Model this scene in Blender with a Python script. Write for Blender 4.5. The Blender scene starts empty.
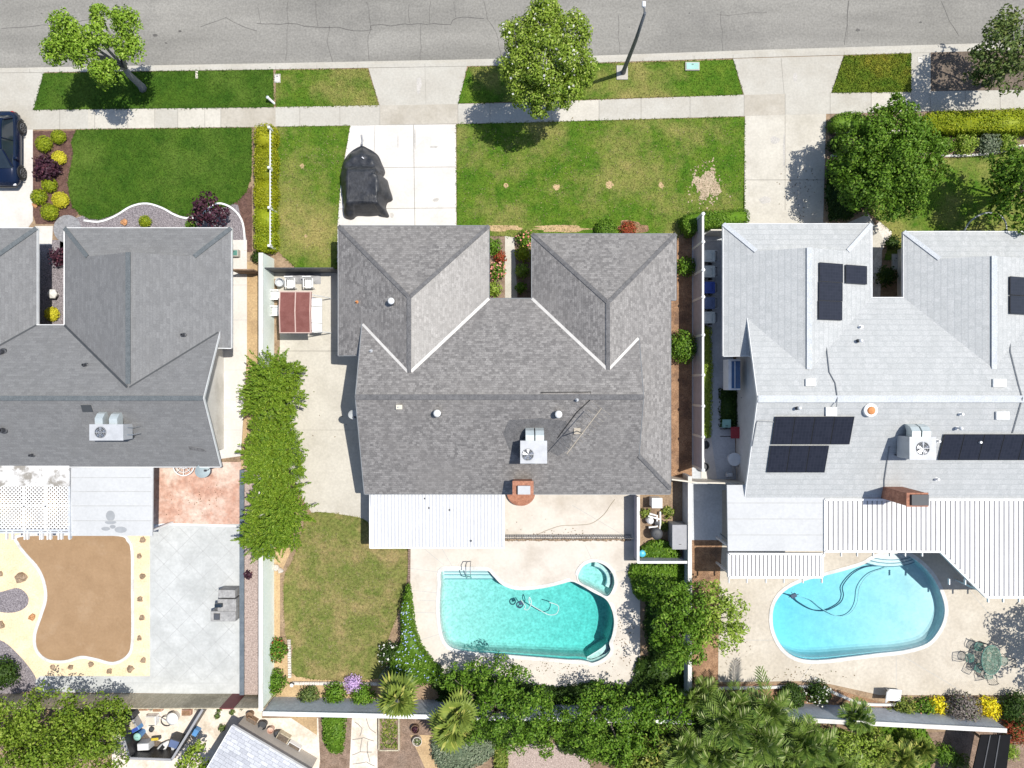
import bpy, math, random
import numpy as np
from mathutils import Vector
from mathutils.geometry import tessellate_polygon
R = math.radians
random.seed(7); rng = np.random.default_rng(11)
scene = bpy.context.scene
col = scene.collection
S = 18.0; H = 37.93                       # photo scale (pixels per metre on the ground), height of the drone

# ------------------------------------------------------------------ camera, sky, sun, exposure
cam = bpy.data.objects.new('camera', bpy.data.cameras.new('camera')); col.objects.link(cam)
cam.location = (0, 0, H); cam.data.lens = 24; cam.data.sensor_width = 36; cam.data.clip_end = 2000
scene.camera = cam
SUN = Vector((0.95, 0.31, 0)).normalized(); EL = R(67.0)
SUN = Vector((SUN.x*math.cos(EL), SUN.y*math.cos(EL), math.sin(EL)))
w = bpy.data.worlds.new('World'); scene.world = w; w.use_nodes = True
wn = w.node_tree.nodes; bg = wn['Background']; sky = wn.new('ShaderNodeTexSky')
sky.sky_type = 'NISHITA'; sky.sun_disc = False; sky.sun_elevation = EL; sky.sun_rotation = math.atan2(SUN.x, SUN.y)
w.node_tree.links.new(sky.outputs[0], bg.inputs[0]); bg.inputs[1].default_value = 0.115
sl = bpy.data.lights.new('sun', 'SUN'); sl.energy = 4.2; sl.angle = R(0.53); sl.color = (1, 0.962, 0.89)
so = bpy.data.objects.new('sun', sl); col.objects.link(so); so.location = (20, 8, 60)
so.rotation_euler = (-SUN).to_track_quat('-Z', 'Y').to_euler()
scene.view_settings.view_transform = 'Standard'; scene.view_settings.look = 'None'
scene.view_settings.gamma = 1; scene.view_settings.exposure = 0.32; scene.view_settings.use_curve_mapping = False
scene.cycles.max_bounces = 6; scene.cycles.transparent_max_bounces = 12
scene.cycles.diffuse_bounces = 3; scene.cycles.caustics_reflective = False; scene.cycles.caustics_refractive = False

# ------------------------------------------------------------------ helpers
def P(px, py, h=0.0):
    k = (H-h)/H/S
    return ((px-512)*k, (384-py)*k, h)
def XY(px, py, h=0.0): return P(px, py, h)[:2]
def PL(pts, h=0.0): return [XY(a, b, h) for a, b in pts]
def crop(pts, ox, oy, s): return [(ox+a/s, oy+b/s) for a, b in pts]
def smooth(pts, n=6, closed=True):
    out = []; m = len(pts)
    rngi = range(m if closed else m-1)
    for i in rngi:
        g = (lambda k: pts[k % m]) if closed else (lambda k: pts[min(max(k, 0), m-1)])
        p0, p1, p2, p3 = g(i-1), g(i), g(i+1), g(i+2)
        for j in range(n):
            t = j/n
            out.append(tuple(0.5*((2*p1[c]) + (-p0[c]+p2[c])*t + (2*p0[c]-5*p1[c]+4*p2[c]-p3[c])*t*t + (-p0[c]+3*p1[c]-3*p2[c]+p3[c])*t**3) for c in range(len(p1))))
    if not closed: out.append(tuple(pts[-1]))
    return out
def area(p): return 0.5*sum(p[i][0]*p[(i+1) % len(p)][1]-p[(i+1) % len(p)][0]*p[i][1] for i in range(len(p)))
def ccw(p): return list(p) if area(p) > 0 else list(p)[::-1]
def offset(p, d):
    p = ccw(p); n = len(p); out = []
    for i in range(n):
        a, b, c = Vector(p[i-1][:2]), Vector(p[i][:2]), Vector(p[(i+1) % n][:2])
        e1 = (b-a); e2 = (c-b)
        e1 = e1.normalized() if e1.length > 1e-6 else Vector((0, 0)); e2 = e2.normalized() if e2.length > 1e-6 else e1
        nn = Vector((e1.y+e2.y, -e1.x-e2.x))
        if nn.length < 1e-6: nn = Vector((e1.y, -e1.x))
        nn.normalize(); q = max(0.5, nn.dot(Vector((e1.y, -e1.x))))
        out.append((b.x+nn.x*d/q, b.y+nn.y*d/q))
    return out
def inside(p, x, y):
    c = False; n = len(p); j = n-1
    for i in range(n):
        if (p[i][1] > y) != (p[j][1] > y) and x < (p[j][0]-p[i][0])*(y-p[i][1])/(p[j][1]-p[i][1])+p[i][0]: c = not c
        j = i
    return c

def world_loc(o):
    v = Vector((0, 0, 0))
    while o is not None: v += Vector(o.location); o = o.parent
    return v
def tag(o, label=None, cat=None, group=None, kind=None):
    if label: o['label'] = label
    if cat: o['category'] = cat
    if group: o['group'] = group
    if kind: o['kind'] = kind
    return o
def thing(name, label, cat, loc=(0, 0, 0), group=None):
    o = bpy.data.objects.new(name, None); col.objects.link(o); o.location = loc; o.empty_display_size = 0.2
    return tag(o, label, cat, group)
def link_mesh(name, me, mat, parent, base):
    o = bpy.data.objects.new(name, me); col.objects.link(o); o.parent = parent
    me.materials.append(mat); return o

class MB:
    def __init__(s): s.v = []; s.f = []; s.uv = {}
    def add(s, v, f):
        n = len(s.v); s.v += [tuple(map(float, p)) for p in v]; s.f += [tuple(i+n for i in q) for q in f]; return s
    def prism(s, pts, z0, z1):
        p = ccw([q[:2] for q in pts]); n = len(p)
        return s.add([(x, y, z0) for x, y in p]+[(x, y, z1) for x, y in p],
                     [tuple(range(n, 2*n)), tuple(range(n-1, -1, -1))]+[(i, (i+1) % n, (i+1) % n+n, i+n) for i in range(n)])
    def sheet(s, pts, z, holes=()):
        p = ccw([q[:2] for q in pts])
        if not holes: return s.add([(x, y, z) for x, y in p], [tuple(range(len(p)))])
        loops = [p]+[ccw(h)[::-1] for h in holes]
        allp = [q for l in loops for q in l]
        tr = tessellate_polygon([[Vector((x, y, 0)) for x, y in l] for l in loops])
        out = []
        for t in tr:
            a = area([allp[i] for i in t]); out.append(tuple(t) if a > 0 else tuple(t)[::-1])
        return s.add([(x, y, z) for x, y in allp], out)
    def box(s, c, d, rz=0.0, taper=1.0):
        x, y, z = [k/2 for k in d]; v = []
        for sz in (-1, 1):
            t = taper if sz > 0 else 1.0
            for sx, sy in ((-1, -1), (1, -1), (1, 1), (-1, 1)):
                a, b = sx*x*t, sy*y*t
                v.append((c[0]+a*math.cos(rz)-b*math.sin(rz), c[1]+a*math.sin(rz)+b*math.cos(rz), c[2]+sz*z))
        return s.add(v, [(0, 3, 2, 1), (4, 5, 6, 7), (0, 1, 5, 4), (1, 2, 6, 5), (2, 3, 7, 6), (3, 0, 4, 7)])
    def bar(s, a, b, w, h):
        a, b = Vector(a), Vector(b); d = (b-a)
        if d.length < 1e-6: return s
        d.normalize(); up = Vector((0, 0, 1)) if abs(d.z) < 0.95 else Vector((0, 1, 0))
        sd = d.cross(up).normalized(); u = sd.cross(d)
        v = [q+sd*(w/2*i)+u*(h/2*j) for q in (a, b) for i, j in ((-1, -1), (1, -1), (1, 1), (-1, 1))]
        return s.add(v, [(0, 1, 2, 3)[::-1], (4, 5, 6, 7), (0, 1, 5, 4), (1, 2, 6, 5), (2, 3, 7, 6), (3, 0, 4, 7)])
    def tube(s, pts, r, n=6):
        pts = [Vector(p) for p in pts]; m = len(pts); rr = r if isinstance(r, (list, tuple)) else [r]*m
        v = []; f = []; prev = None
        for i, p in enumerate(pts):
            d = (pts[min(i+1, m-1)]-pts[max(i-1, 0)])
            d = d.normalized() if d.length > 1e-9 else Vector((0, 0, 1))
            u = prev if prev is not None else (Vector((1, 0, 0)) if abs(d.x) < 0.9 else Vector((0, 1, 0)))
            u = (u-d*u.dot(d)).normalized(); prev = u; q = d.cross(u)
            v += [p+(u*math.cos(2*math.pi*k/n)+q*math.sin(2*math.pi*k/n))*rr[i] for k in range(n)]
        for i in range(m-1):
            for k in range(n): f.append((i*n+k, i*n+(k+1) % n, (i+1)*n+(k+1) % n, (i+1)*n+k))
        f.append(tuple(range(n))[::-1]); f.append(tuple(range((m-1)*n, m*n)))
        return s.add(v, f)
    def lathe(s, c, prof, n=16):
        v = []; f = []; m = len(prof)
        for r, z in prof: v += [(c[0]+r*math.cos(2*math.pi*k/n), c[1]+r*math.sin(2*math.pi*k/n), c[2]+z) for k in range(n)]
        for i in range(m-1):
            for k in range(n): f.append((i*n+k, i*n+(k+1) % n, (i+1)*n+(k+1) % n, (i+1)*n+k))
        f.append(tuple(range(n))[::-1]); f.append(tuple(range((m-1)*n, m*n)))
        return s.add(v, f)
    def blob(s, c, r, zs=1.0, jit=0.15, nu=10, nv=6):
        v = []; f = []
        ph = random.random()*9
        for j in range(nv+1):
            a = math.pi*j/nv
            for k in range(nu):
                b = 2*math.pi*k/nu
                q = r*(1+jit*math.sin(3*b+ph+a*2)*0.6+jit*random.uniform(-.6, .6)*(0 < j < nv))
                v.append((c[0]+q*math.sin(a)*math.cos(b), c[1]+q*math.sin(a)*math.sin(b), c[2]+q*zs*math.cos(a)))
        for j in range(nv):
            for k in range(nu): f.append((j*nu+k, (j+1)*nu+k, (j+1)*nu+(k+1) % nu, j*nu+(k+1) % nu))
        return s.add(v, f)
    def wallring(s, pts, z0, z1):
        n = len(pts)
        return s.add([(x, y, z0) for x, y in pts]+[(x, y, z1) for x, y in pts], [(i, (i+1) % n, (i+1) % n+n, i+n) for i in range(n)])
    def ribbon(s, pts, wd, z):
        pts = [Vector(p[:2]) for p in pts]; n = len(pts); v = []
        for i in range(n):
            d = (pts[min(i+1, n-1)]-pts[max(i-1, 0)]); d = d.normalized() if d.length > 1e-9 else Vector((1, 0))
            q = Vector((-d.y, d.x))*wd/2
            v += [(*(pts[i]+q), z), (*(pts[i]-q), z)]
        return s.add(v, [(2*i+1, 2*i+3, 2*i+2, 2*i) for i in range(n-1)])
    def build(s, name, mat, parent=None, smooth=False, bevel=0.0, slope_uv=False):
        me = bpy.data.meshes.new(name)
        v = np.array(s.v, dtype=float)
        if parent is not None: off = np.array(world_loc(parent))
        else:
            lo, hi = v.min(0), v.max(0); off = np.array([(lo[0]+hi[0])/2, (lo[1]+hi[1])/2, lo[2]])
        me.from_pydata([tuple(p) for p in (v-off)], [], s.f); me.update()
        if slope_uv:
            uvl = me.uv_layers.new(name='slope')
            for p in me.polygons:
                n = p.normal; t = Vector((0, 0, 1)).cross(n)
                t = t.normalized() if t.length > 1e-4 else Vector((1, 0, 0))
                b = n.cross(t)
                for li in p.loop_indices:
                    c = me.vertices[me.loops[li].vertex_index].co + Vector(off)
                    uvl.data[li].uv = (c.dot(t), c.dot(b))
        if smooth:
            for p in me.polygons: p.use_smooth = True
        o = link_mesh(name, me, mat, parent, off)
        if parent is None: o.location = off
        if bevel:
            md = o.modifiers.new('bevel', 'BEVEL'); md.width = bevel; md.segments = 2; md.limit_method = 'ANGLE'
        return o

def copy_tree(o, parent=None):
    c = o.copy(); col.objects.link(c); c.parent = parent
    for ch in list(o.children): copy_tree(ch, c)
    return c
def place(o, loc, rz=None, sc=None, label=None, group=None):
    o.location = loc
    if rz is not None: o.rotation_euler.z = rz
    if sc is not None: o.scale = (sc, sc, sc) if not isinstance(sc, tuple) else sc
    if label: o['label'] = label
    if group: o['group'] = group
    return o

# ------------------------------------------------------------------ materials
def lin(c): return tuple(((x/255) / 12.92 if x/255 <= 0.04045 else ((x/255+0.055)/1.055)**2.4) for x in c)+(1,)
def A(*c): return tuple(c)+(1,)
MATS = {}
class NT:
    def __init__(s, name):
        s.m = bpy.data.materials.new(name); s.m.use_nodes = True; s.t = s.m.node_tree; s.n = s.t.nodes
        s.b = s.n['Principled BSDF']; s.out = s.n['Material Output']
        s.pos = s.n.new('ShaderNodeNewGeometry')
    def L(s, a, b): s.t.links.new(a, b)
    def noise(s, scale, detail=4, rough=0.6, vec=None, stretch=None):
        t = s.n.new('ShaderNodeTexNoise'); t.inputs['Scale'].default_value = scale; t.inputs['Detail'].default_value = detail; t.inputs['Roughness'].default_value = rough
        v = vec or s.pos.outputs['Position']
        if stretch:
            mp = s.n.new('ShaderNodeMapping'); mp.inputs['Scale'].default_value = stretch; s.L(v, mp.inputs[0]); v = mp.outputs[0]
        s.L(v, t.inputs['Vector']); return t.outputs['Fac']
    def rng(s, v, a, b, c=0.0, d=1.0):
        m = s.n.new('ShaderNodeMapRange'); s.L(v, m.inputs[0])
        for i, q in enumerate((a, b, c, d)): m.inputs[i+1].default_value = q
        return m.outputs[0]
    def mix(s, f, a, b, mode='MIX'):
        m = s.n.new('ShaderNodeMix'); m.data_type = 'RGBA'; m.blend_type = mode
        for sock, q in ((m.inputs[0], f), (m.inputs[6], a), (m.inputs[7], b)):
            if isinstance(q, (tuple, float, int)): sock.default_value = q
            else: s.L(q, sock)
        return m.outputs[2]
    def mul(s, a, b):
        m = s.n.new('ShaderNodeMath'); m.operation = 'MULTIPLY'
        for sock, q in ((m.inputs[0], a), (m.inputs[1], b)):
            if isinstance(q, (float, int)): sock.default_value = q
            else: s.L(q, sock)
        return m.outputs[0]
    def bump(s, h, dist=0.01, strength=0.6):
        b = s.n.new('ShaderNodeBump'); b.inputs['Strength'].default_value = strength; b.inputs['Distance'].default_value = dist
        s.L(h, b.inputs['Height']); s.L(b.outputs[0], s.b.inputs['Normal'])
    def set(s, color=None, rough=0.8, metal=0.0, spec=0.4):
        if color is not None:
            if isinstance(color, tuple): s.b.inputs['Base Color'].default_value = color
            else: s.L(color, s.b.inputs['Base Color'])
        s.b.inputs['Roughness'].default_value = rough; s.b.inputs['Metallic'].default_value = metal
        s.b.inputs['Specular IOR Level'].default_value = spec
        return s.m
def surf(name, c1, c2, scale=1.0, c3=None, scale3=0.3, lo3=.5, hi3=.65, fine=20, finea=0.25, rough=0.85, bump=0.006, spec=0.3, metal=0.0, stretch=None):
    """mottled surface: two tones at one scale, a third tone in larger worn patches, fine grain and relief"""
    t = NT(name)
    c = t.mix(t.rng(t.noise(scale, 5, stretch=stretch), .35, .65), c1, c2)
    if c3: c = t.mix(t.rng(t.noise(scale3, 6, .65), lo3, hi3), c, c3)
    fn = t.noise(fine, 3)
    g = t.rng(fn, .25, .75, 1-finea, 1+finea)
    cc = t.n.new('ShaderNodeCombineColor')
    for i in range(3): t.L(g, cc.inputs[i])
    c = t.mix(1.0, c, cc.outputs[0], 'MULTIPLY')
    if bump: t.bump(fn, bump)
    return t.set(c, rough, metal, spec)
def plain(name, c, rough=0.5, metal=0.0, spec=0.5, var=0.08):
    c2 = tuple(min(1, x*(1+var)) for x in c[:3])+(1,); c1 = tuple(x*(1-var) for x in c[:3])+(1,)
    return surf(name, c1, c2, 2.5, fine=30, finea=0.05, rough=rough, bump=0, spec=spec, metal=metal)
def shingle(name, c1, c2, mort, cw=0.30, ch=0.145, blotch=None, rough=.9, spec=.25, row=None, streak=None, grain=.2):
    t = NT(name)
    uv = t.n.new('ShaderNodeUVMap'); uv.uv_map = 'slope'
    b = t.n.new('ShaderNodeTexBrick'); t.L(uv.outputs[0], b.inputs['Vector'])
    b.offset = 0.37; b.inputs['Scale'].default_value = 1; b.inputs['Mortar Size'].default_value = 0.008
    b.inputs['Brick Width'].default_value = cw; b.inputs['Row Height'].default_value = ch; b.inputs['Bias'].default_value = 0.0
    b.inputs['Color1'].default_value = c1; b.inputs['Color2'].default_value = c2; b.inputs['Mortar'].default_value = mort
    c = b.outputs['Color']
    fn = t.noise(16, 4, .75)
    g = t.rng(fn, .3, .7, 1-grain, 1+grain); cc = t.n.new('ShaderNodeCombineColor')
    for i in range(3): t.L(g, cc.inputs[i])
    c = t.mix(1.0, c, cc.outputs[0], 'MULTIPLY')
    if row:                                  # the shadow line under each course, without butt joints
        b.inputs['Mortar Size'].default_value = 0.0
        sx = t.n.new('ShaderNodeSeparateXYZ'); t.L(uv.outputs[0], sx.inputs[0])
        dv = t.n.new('ShaderNodeMath'); dv.operation = 'DIVIDE'; t.L(sx.outputs[1], dv.inputs[0]); dv.inputs[1].default_value = ch
        fr = t.n.new('ShaderNodeMath'); fr.operation = 'FRACT'; t.L(dv.outputs[0], fr.inputs[0])
        ln = t.rng(fr.outputs[0], .0, .22, 1, 0)
        c = t.mix(t.mul(ln, row), c, mort)
    if blotch: c = t.mix(t.mul(t.rng(t.noise(.35, 5, .6), .45, .7), .55), c, blotch)
    if streak: c = t.mix(t.mul(t.rng(t.noise(1.3, 5, .7, stretch=(1, .35, 1)), .52, .72), .6), c, streak)
    t.bump(b.outputs['Fac'], -0.012, 0.7)
    return t.set(c, rough, 0, spec)
def leaf(name, dark, light, tip=None, rough=0.5, trans=0.20, patch=0.5, gain=1.5):
    dark, light, tip = [tuple(min(.8, x*gain) for x in q[:3])+(1,) if q else None for q in (dark, light, tip)]
    t = NT(name)
    r = t.pos.outputs['Random Per Island']
    c = t.mix(r, dark, light)
    c = t.mix(t.mul(t.rng(t.noise(patch, 3), .4, .65), .5), c, light)
    if tip: c = t.mix(t.rng(r, .86, .9), c, tip)
    t.set(c, rough, 0, 0.18)
    tr = t.n.new('ShaderNodeBsdfTranslucent'); t.L(c, tr.inputs[0])
    mx = t.n.new('ShaderNodeMixShader'); mx.inputs[0].default_value = trans
    t.L(t.b.outputs[0], mx.inputs[1]); t.L(tr.outputs[0], mx.inputs[2]); t.L(mx.outputs[0], t.out.inputs[0])
    return t.m
def lawnmat(name, g1, g2, dry, lo, hi, sc=.35, fine=11):
    t = NT(name)
    c = t.mix(t.rng(t.noise(1.1, 5, .7), .35, .68), g1, g2)
    c = t.mix(t.rng(t.noise(sc, 6, .68), lo, hi), c, dry)
    fn = t.noise(fine, 4, .75)
    g = t.rng(fn, .3, .7, .62, 1.38); cc = t.n.new('ShaderNodeCombineColor')
    for i in range(3): t.L(g, cc.inputs[i])
    c = t.mix(1.0, c, cc.outputs[0], 'MULTIPLY'); t.bump(fn, 0.05, 1.0)
    return t.set(c, 0.9, 0, 0.15)
M = {}
M['asphalt'] = surf('asphalt', A(.195, .187, .168), A(.272, .26, .234), .22, A(.172, .165, .15), .12, .5, .7, fine=9, finea=.22, bump=.006, stretch=(.35, 2.2, 1))
M['crack'] = surf('crack_filler', A(.085, .08, .075), A(.13, .125, .115), 3, bump=0)
M['conc'] = surf('concrete_cream', A(.465, .435, .375), A(.53, .498, .432), .8, A(.39, .36, .30), .35, .52, .75, fine=8, finea=.10, bump=.003)
M['conc_walk'] = surf('concrete_walk', A(.41, .385, .335), A(.46, .44, .39), .5, A(.35, .32, .265), .3, .5, .8, fine=9, finea=.10, bump=.003)
M['conc_white'] = surf('concrete_bright', A(.56, .53, .49), A(.63, .60, .56), .7, A(.48, .45, .41), .4, .55, .8, fine=8, finea=.07, bump=.003)
M['conc_grey'] = surf('concrete_grey', A(.44, .45, .44), A(.52, .53, .52), 1.2, A(.38, .39, .38), .5, .45, .7, fine=7, finea=.08, bump=.003)
M['conc_deck'] = surf('concrete_deck', A(.54, .495, .435), A(.61, .56, .495), .7, A(.43, .375, .31), .4, .5, .75, fine=7, finea=.06, bump=.003)
M['conc_deck_worn'] = surf('concrete_deck_worn', A(.47, .42, .345), A(.56, .51, .43), 1.0, A(.385, .335, .265), .5, .5, .75, fine=6, finea=.12, bump=.004)
M['conc_shade'] = surf('concrete_shade_blue', A(.46, .48, .50), A(.54, .56, .58), 1.0, fine=8, finea=.1, bump=.003)  # concrete copy with the blue of the shade put into its colour
M['joint'] = plain('joint_line', A(.24, .22, .19), .9)
M['joint_light'] = plain('joint_line_pale', A(.395, .40, .395), .9)
M['dust'] = surf('dust_patch', A(.35, .265, .18), A(.46, .365, .26), 2.5, fine=9, finea=.22, bump=.01)
M['conc_aged'] = surf('concrete_aged', A(.385, .35, .29), A(.44, .405, .345), 1.2, A(.33, .295, .24), .5, .5, .75, fine=8, finea=.12, bump=.003)
M['stain'] = surf('tyre_stain', A(.40, .38, .35), A(.50, .47, .43), 3, bump=0)
M['soil'] = surf('soil', A(.24, .165, .10), A(.34, .245, .16), 1.2, A(.19, .13, .085), .5, fine=10, finea=.35, bump=.02)
M['soil_tan'] = surf('soil_tan', A(.42, .29, .155), A(.50, .36, .20), 1.0, A(.36, .25, .14), .6, fine=10, finea=.25, bump=.015)
M['mulch'] = surf('mulch', A(.085, .045, .035), A(.15, .085, .065), 4, A(.11, .06, .05), 1.5, fine=14, finea=.55, bump=.03)
M['mulch_orange'] = surf('mulch_orange', A(.22, .125, .07), A(.34, .205, .12), 2.5, A(.16, .095, .06), .9, fine=14, finea=.45, bump=.03)
M['mulch_dark'] = surf('mulch_dark', A(.10, .08, .06), A(.17, .13, .10), 3, fine=14, finea=.5, bump=.03)
M['mulch_brown'] = surf('mulch_brown', A(.17, .115, .08), A(.27, .19, .14), 2.5, A(.22, .16, .12), .9, fine=13, finea=.45, bump=.03)
M['dg'] = surf('decomposed_granite', A(.68, .525, .335), A(.78, .635, .44), 1.4, A(.60, .45, .27), .7, .52, .75, fine=12, finea=.18, bump=.012)
M['dirt_fill'] = surf('dirt_fill', A(.295, .19, .105), A(.335, .22, .125), 1.0, A(.38, .265, .165), .7, .54, .8, fine=7, finea=.07, bump=.008)
M['gravel_grey'] = surf('gravel_grey', A(.13, .115, .125), A(.30, .27, .28), 16, fine=22, finea=.6, bump=.04)
M['gravel_pink'] = surf('gravel_pink', A(.28, .21, .18), A(.46, .37, .32), 13, fine=20, finea=.4, bump=.03)
M['paver_ring'] = surf('paver_grey', A(.20, .20, .21), A(.28, .28, .29), 6, fine=14, finea=.3, bump=.01)
M['terra'] = surf('terracotta', A(.42, .235, .17), A(.56, .37, .29), 1.6, A(.62, .50, .42), .6, .45, .62, fine=5, finea=.22, bump=.004)
M['lawn_lush'] = lawnmat('lawn_lush', A(.034, .088, .007), A(.066, .13, .012), A(.105, .165, .025), .47, .75)
M['lawn_patchy'] = lawnmat('lawn_patchy', A(.052, .132, .008), A(.125, .19, .020), A(.29, .25, .085), .46, .66, .20)
M['lawn_dry'] = lawnmat('lawn_dry', A(.115, .15, .030), A(.20, .195, .06), A(.29, .225, .10), .46, .66, .7, fine=6)
M['cover_green'] = lawnmat('cover_green', A(.09, .16, .014), A(.17, .21, .022), A(.28, .235, .03), .5, .72, .35, fine=7)
M['roof_centre'] = shingle('shingle_charcoal', A(.142, .132, .124), A(.258, .243, .229), A(.07, .066, .061), cw=.17, ch=.12, blotch=A(.20, .186, .172), rough=.47, spec=.7, row=.6, streak=A(.13, .121, .113), grain=.42)
M['roof_left'] = shingle('shingle_grey', A(.165, .165, .166), A(.20, .20, .20), A(.12, .12, .12), cw=.3, ch=.15, row=.4, streak=A(.158, .157, .155))
M['roof_right'] = shingle('shingle_white', A(.395, .405, .402), A(.445, .452, .448), A(.25, .262, .275), cw=.22, ch=.30, row=.45, streak=A(.375, .382, .378))
M['roof_shed'] = shingle('shingle_pale', A(.36, .37, .40), A(.52, .53, .56), A(.28, .29, .31), cw=.42, ch=.19)
M['cap_centre'] = surf('cap_charcoal', A(.10, .098, .10), A(.15, .147, .148), 5, bump=.01)
M['cap_left'] = surf('cap_bluegrey', A(.095, .108, .115), A(.125, .138, .145), 5, bump=.01)
M['cap_right'] = surf('cap_white', A(.46, .48, .50), A(.51, .53, .55), 3, bump=.01)
M['cap_dark'] = plain('valley_dark', A(.05, .055, .06), .7)
M['flash'] = plain('flashing_pale', A(.55, .53, .50), .5)
M['flash_white'] = plain('flashing_white', A(.66, .70, .75), .5)
M['fascia_dark'] = plain('fascia_grey', A(.20, .21, .22), .6)
M['white'] = plain('white_paint', A(.74, .74, .73), .45)
M['white_wall'] = surf('stucco_white', A(.60, .58, .54), A(.68, .66, .62), 1.0, A(.52, .50, .46), .6, fine=10, finea=.06, bump=.004)
M['mint'] = surf('stucco_mint', A(.76, .84, .77), A(.82, .88, .82), .8, A(.70, .77, .68), .5, fine=9, finea=.07, bump=.004)
M['stucco'] = surf('stucco_beige', A(.45, .41, .36), A(.50, .46, .41), 1.0, fine=10, finea=.06, bump=.004)
M['slate'] = surf('wall_shadow_tone', A(.10, .125, .15), A(.14, .165, .19), 2.0, fine=9, finea=.15, bump=.005)  # dark blue-grey wall colour stands in for the shadow band at the step
M['block'] = surf('block_grey', A(.46, .48, .51), A(.54, .56, .59), 2.0, A(.40, .41, .43), .7, fine=9, finea=.15, bump=.008)
M['vinyl'] = plain('vinyl_pale', A(.44, .43, .50), .4)
M['woodfence'] = surf('fence_boards', A(.40, .35, .25), A(.52, .46, .34), 1.5, A(.32, .28, .2), .6, fine=12, finea=.3, bump=.01, stretch=(6, .5, .5))
M['wood'] = surf('wood_brown', A(.19, .12, .075), A(.27, .18, .12), 2, fine=12, finea=.3, bump=.008)
M['maroon'] = plain('maroon_board', A(.16, .035, .035), .6)
M['black'] = plain('black_paint', A(.02, .02, .022), .45)
M['iron'] = plain('dark_iron', A(.05, .052, .058), .5)
M['lamp_grey'] = plain('lamp_grey', A(.10, .11, .125), .5)
M['metal'] = plain('galvanised', A(.56, .58, .60), .45, .35)
M['metal_pale'] = plain('unit_pale', A(.43, .44, .455), .5)
M['bbq'] = surf('bbq_stone', A(.26, .255, .25), A(.36, .355, .345), 4, fine=10, finea=.2, bump=.006)
M['shadow_black'] = plain('shadow_black', A(.012, .012, .013), .95, 0, .1)  # flat black for the sheet that paints the shadow gap
M['duct'] = plain('duct_pale', A(.52, .57, .57), .4, .3)
M['steel'] = plain('steel', A(.55, .55, .56), .25, .9)
M['corr'] = surf('corrugated_white', A(.57, .57, .575), A(.62, .62, .625), 1.0, A(.52, .515, .51), .5, .6, .85, fine=8, finea=.05, bump=0, rough=.5)
M['flatroof'] = surf('flat_roof_white', A(.47, .475, .475), A(.51, .515, .515), .6, A(.42, .42, .42), .6, .6, .85, fine=7, finea=.06, bump=0)
M['flatroof_stained'] = surf('flat_roof_stained', A(.66, .65, .63), A(.70, .69, .68), 1, A(.27, .25, .22), 1.1, .47, .58, fine=7, finea=.15, bump=0)
M['puddle'] = plain('damp_stain', A(.30, .31, .32), .7)
M['louvre'] = surf('louvre_white', A(.60, .59, .59), A(.65, .64, .64), 1, A(.48, .45, .43), .9, .62, .85, fine=9, finea=.06, bump=0, rough=.5)
M['brick_dark'] = surf('brick_dark', A(.17, .11, .085), A(.26, .19, .15), 8, fine=16, finea=.3, bump=.01)
M['brick'] = surf('brick_red', A(.30, .13, .08), A(.42, .20, .13), 6, A(.22, .10, .07), 2, fine=16, finea=.3, bump=.01)
M['rock'] = surf('rock_brown', A(.20, .14, .09), A(.36, .27, .19), 5, fine=14, finea=.35, bump=.02)
M['rock_orange'] = surf('rock_orange', A(.42, .20, .09), A(.50, .28, .14), 5, fine=14, finea=.35, bump=.02)
M['stone_pale'] = surf('stone_pale', A(.55, .50, .44), A(.68, .63, .56), 3, A(.45, .38, .31), 1.2, fine=12, finea=.2, bump=.01)
M['flag'] = surf('flagstone', A(.60, .52, .43), A(.72, .65, .56), 1.5, A(.50, .42, .33), .8, fine=8, finea=.14, bump=.006)
M['trunk'] = surf('bark', A(.13, .105, .085), A(.22, .185, .155), 6, fine=20, finea=.4, bump=.02, stretch=(2, 2, .5))
M['trunk_grey'] = surf('bark_grey', A(.20, .19, .185), A(.27, .26, .25), 6, fine=20, finea=.3, bump=.02)
M['leaf_lime'] = leaf('leaf_lime', A(.085, .16, .012), A(.19, .29, .03), A(.27, .36, .06))
M['leaf_bright'] = leaf('leaf_bright', A(.075, .135, .010), A(.20, .27, .035), A(.28, .33, .08))
M['leaf_mid'] = leaf('leaf_mid', A(.036, .078, .007), A(.088, .165, .014), A(.14, .21, .03), gain=1.65)
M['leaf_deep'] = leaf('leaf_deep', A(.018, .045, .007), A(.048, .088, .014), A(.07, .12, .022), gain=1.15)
M['leaf_olive'] = leaf('leaf_olive', A(.042, .072, .018), A(.10, .135, .035), A(.14, .16, .05))
M['leaf_juniper'] = leaf('leaf_juniper', A(.05, .105, .008), A(.135, .205, .016), A(.20, .26, .03))
M['leaf_hedge'] = leaf('leaf_hedge', A(.095, .14, .006), A(.22, .255, .014), A(.29, .31, .02))
M['leaf_yellow'] = leaf('leaf_yellow', A(.28, .27, .02), A(.46, .42, .03))
M['leaf_gold'] = leaf('leaf_gold', A(.55, .38, .01), A(.72, .52, .02), A(.3, .28, .03))
M['leaf_plum'] = leaf('leaf_plum', A(.022, .010, .016), A(.06, .022, .035), A(.09, .03, .04))
M['leaf_red'] = leaf('leaf_red', A(.16, .03, .015), A(.28, .07, .03), A(.06, .10, .02))
M['leaf_palm'] = leaf('leaf_palm', A(.022, .055, .007), A(.115, .165, .028), A(.22, .25, .10), trans=.1)
M['leaf_spring'] = leaf('leaf_spring', A(.055, .105, .008), A(.145, .205, .02), A(.20, .25, .04))
M['leaf_fan'] = leaf('leaf_fan', A(.05, .08, .012), A(.16, .20, .035), A(.30, .29, .07))
M['leaf_grey'] = leaf('leaf_grey', A(.07, .10, .06), A(.16, .19, .12), A(.21, .23, .16))
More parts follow.
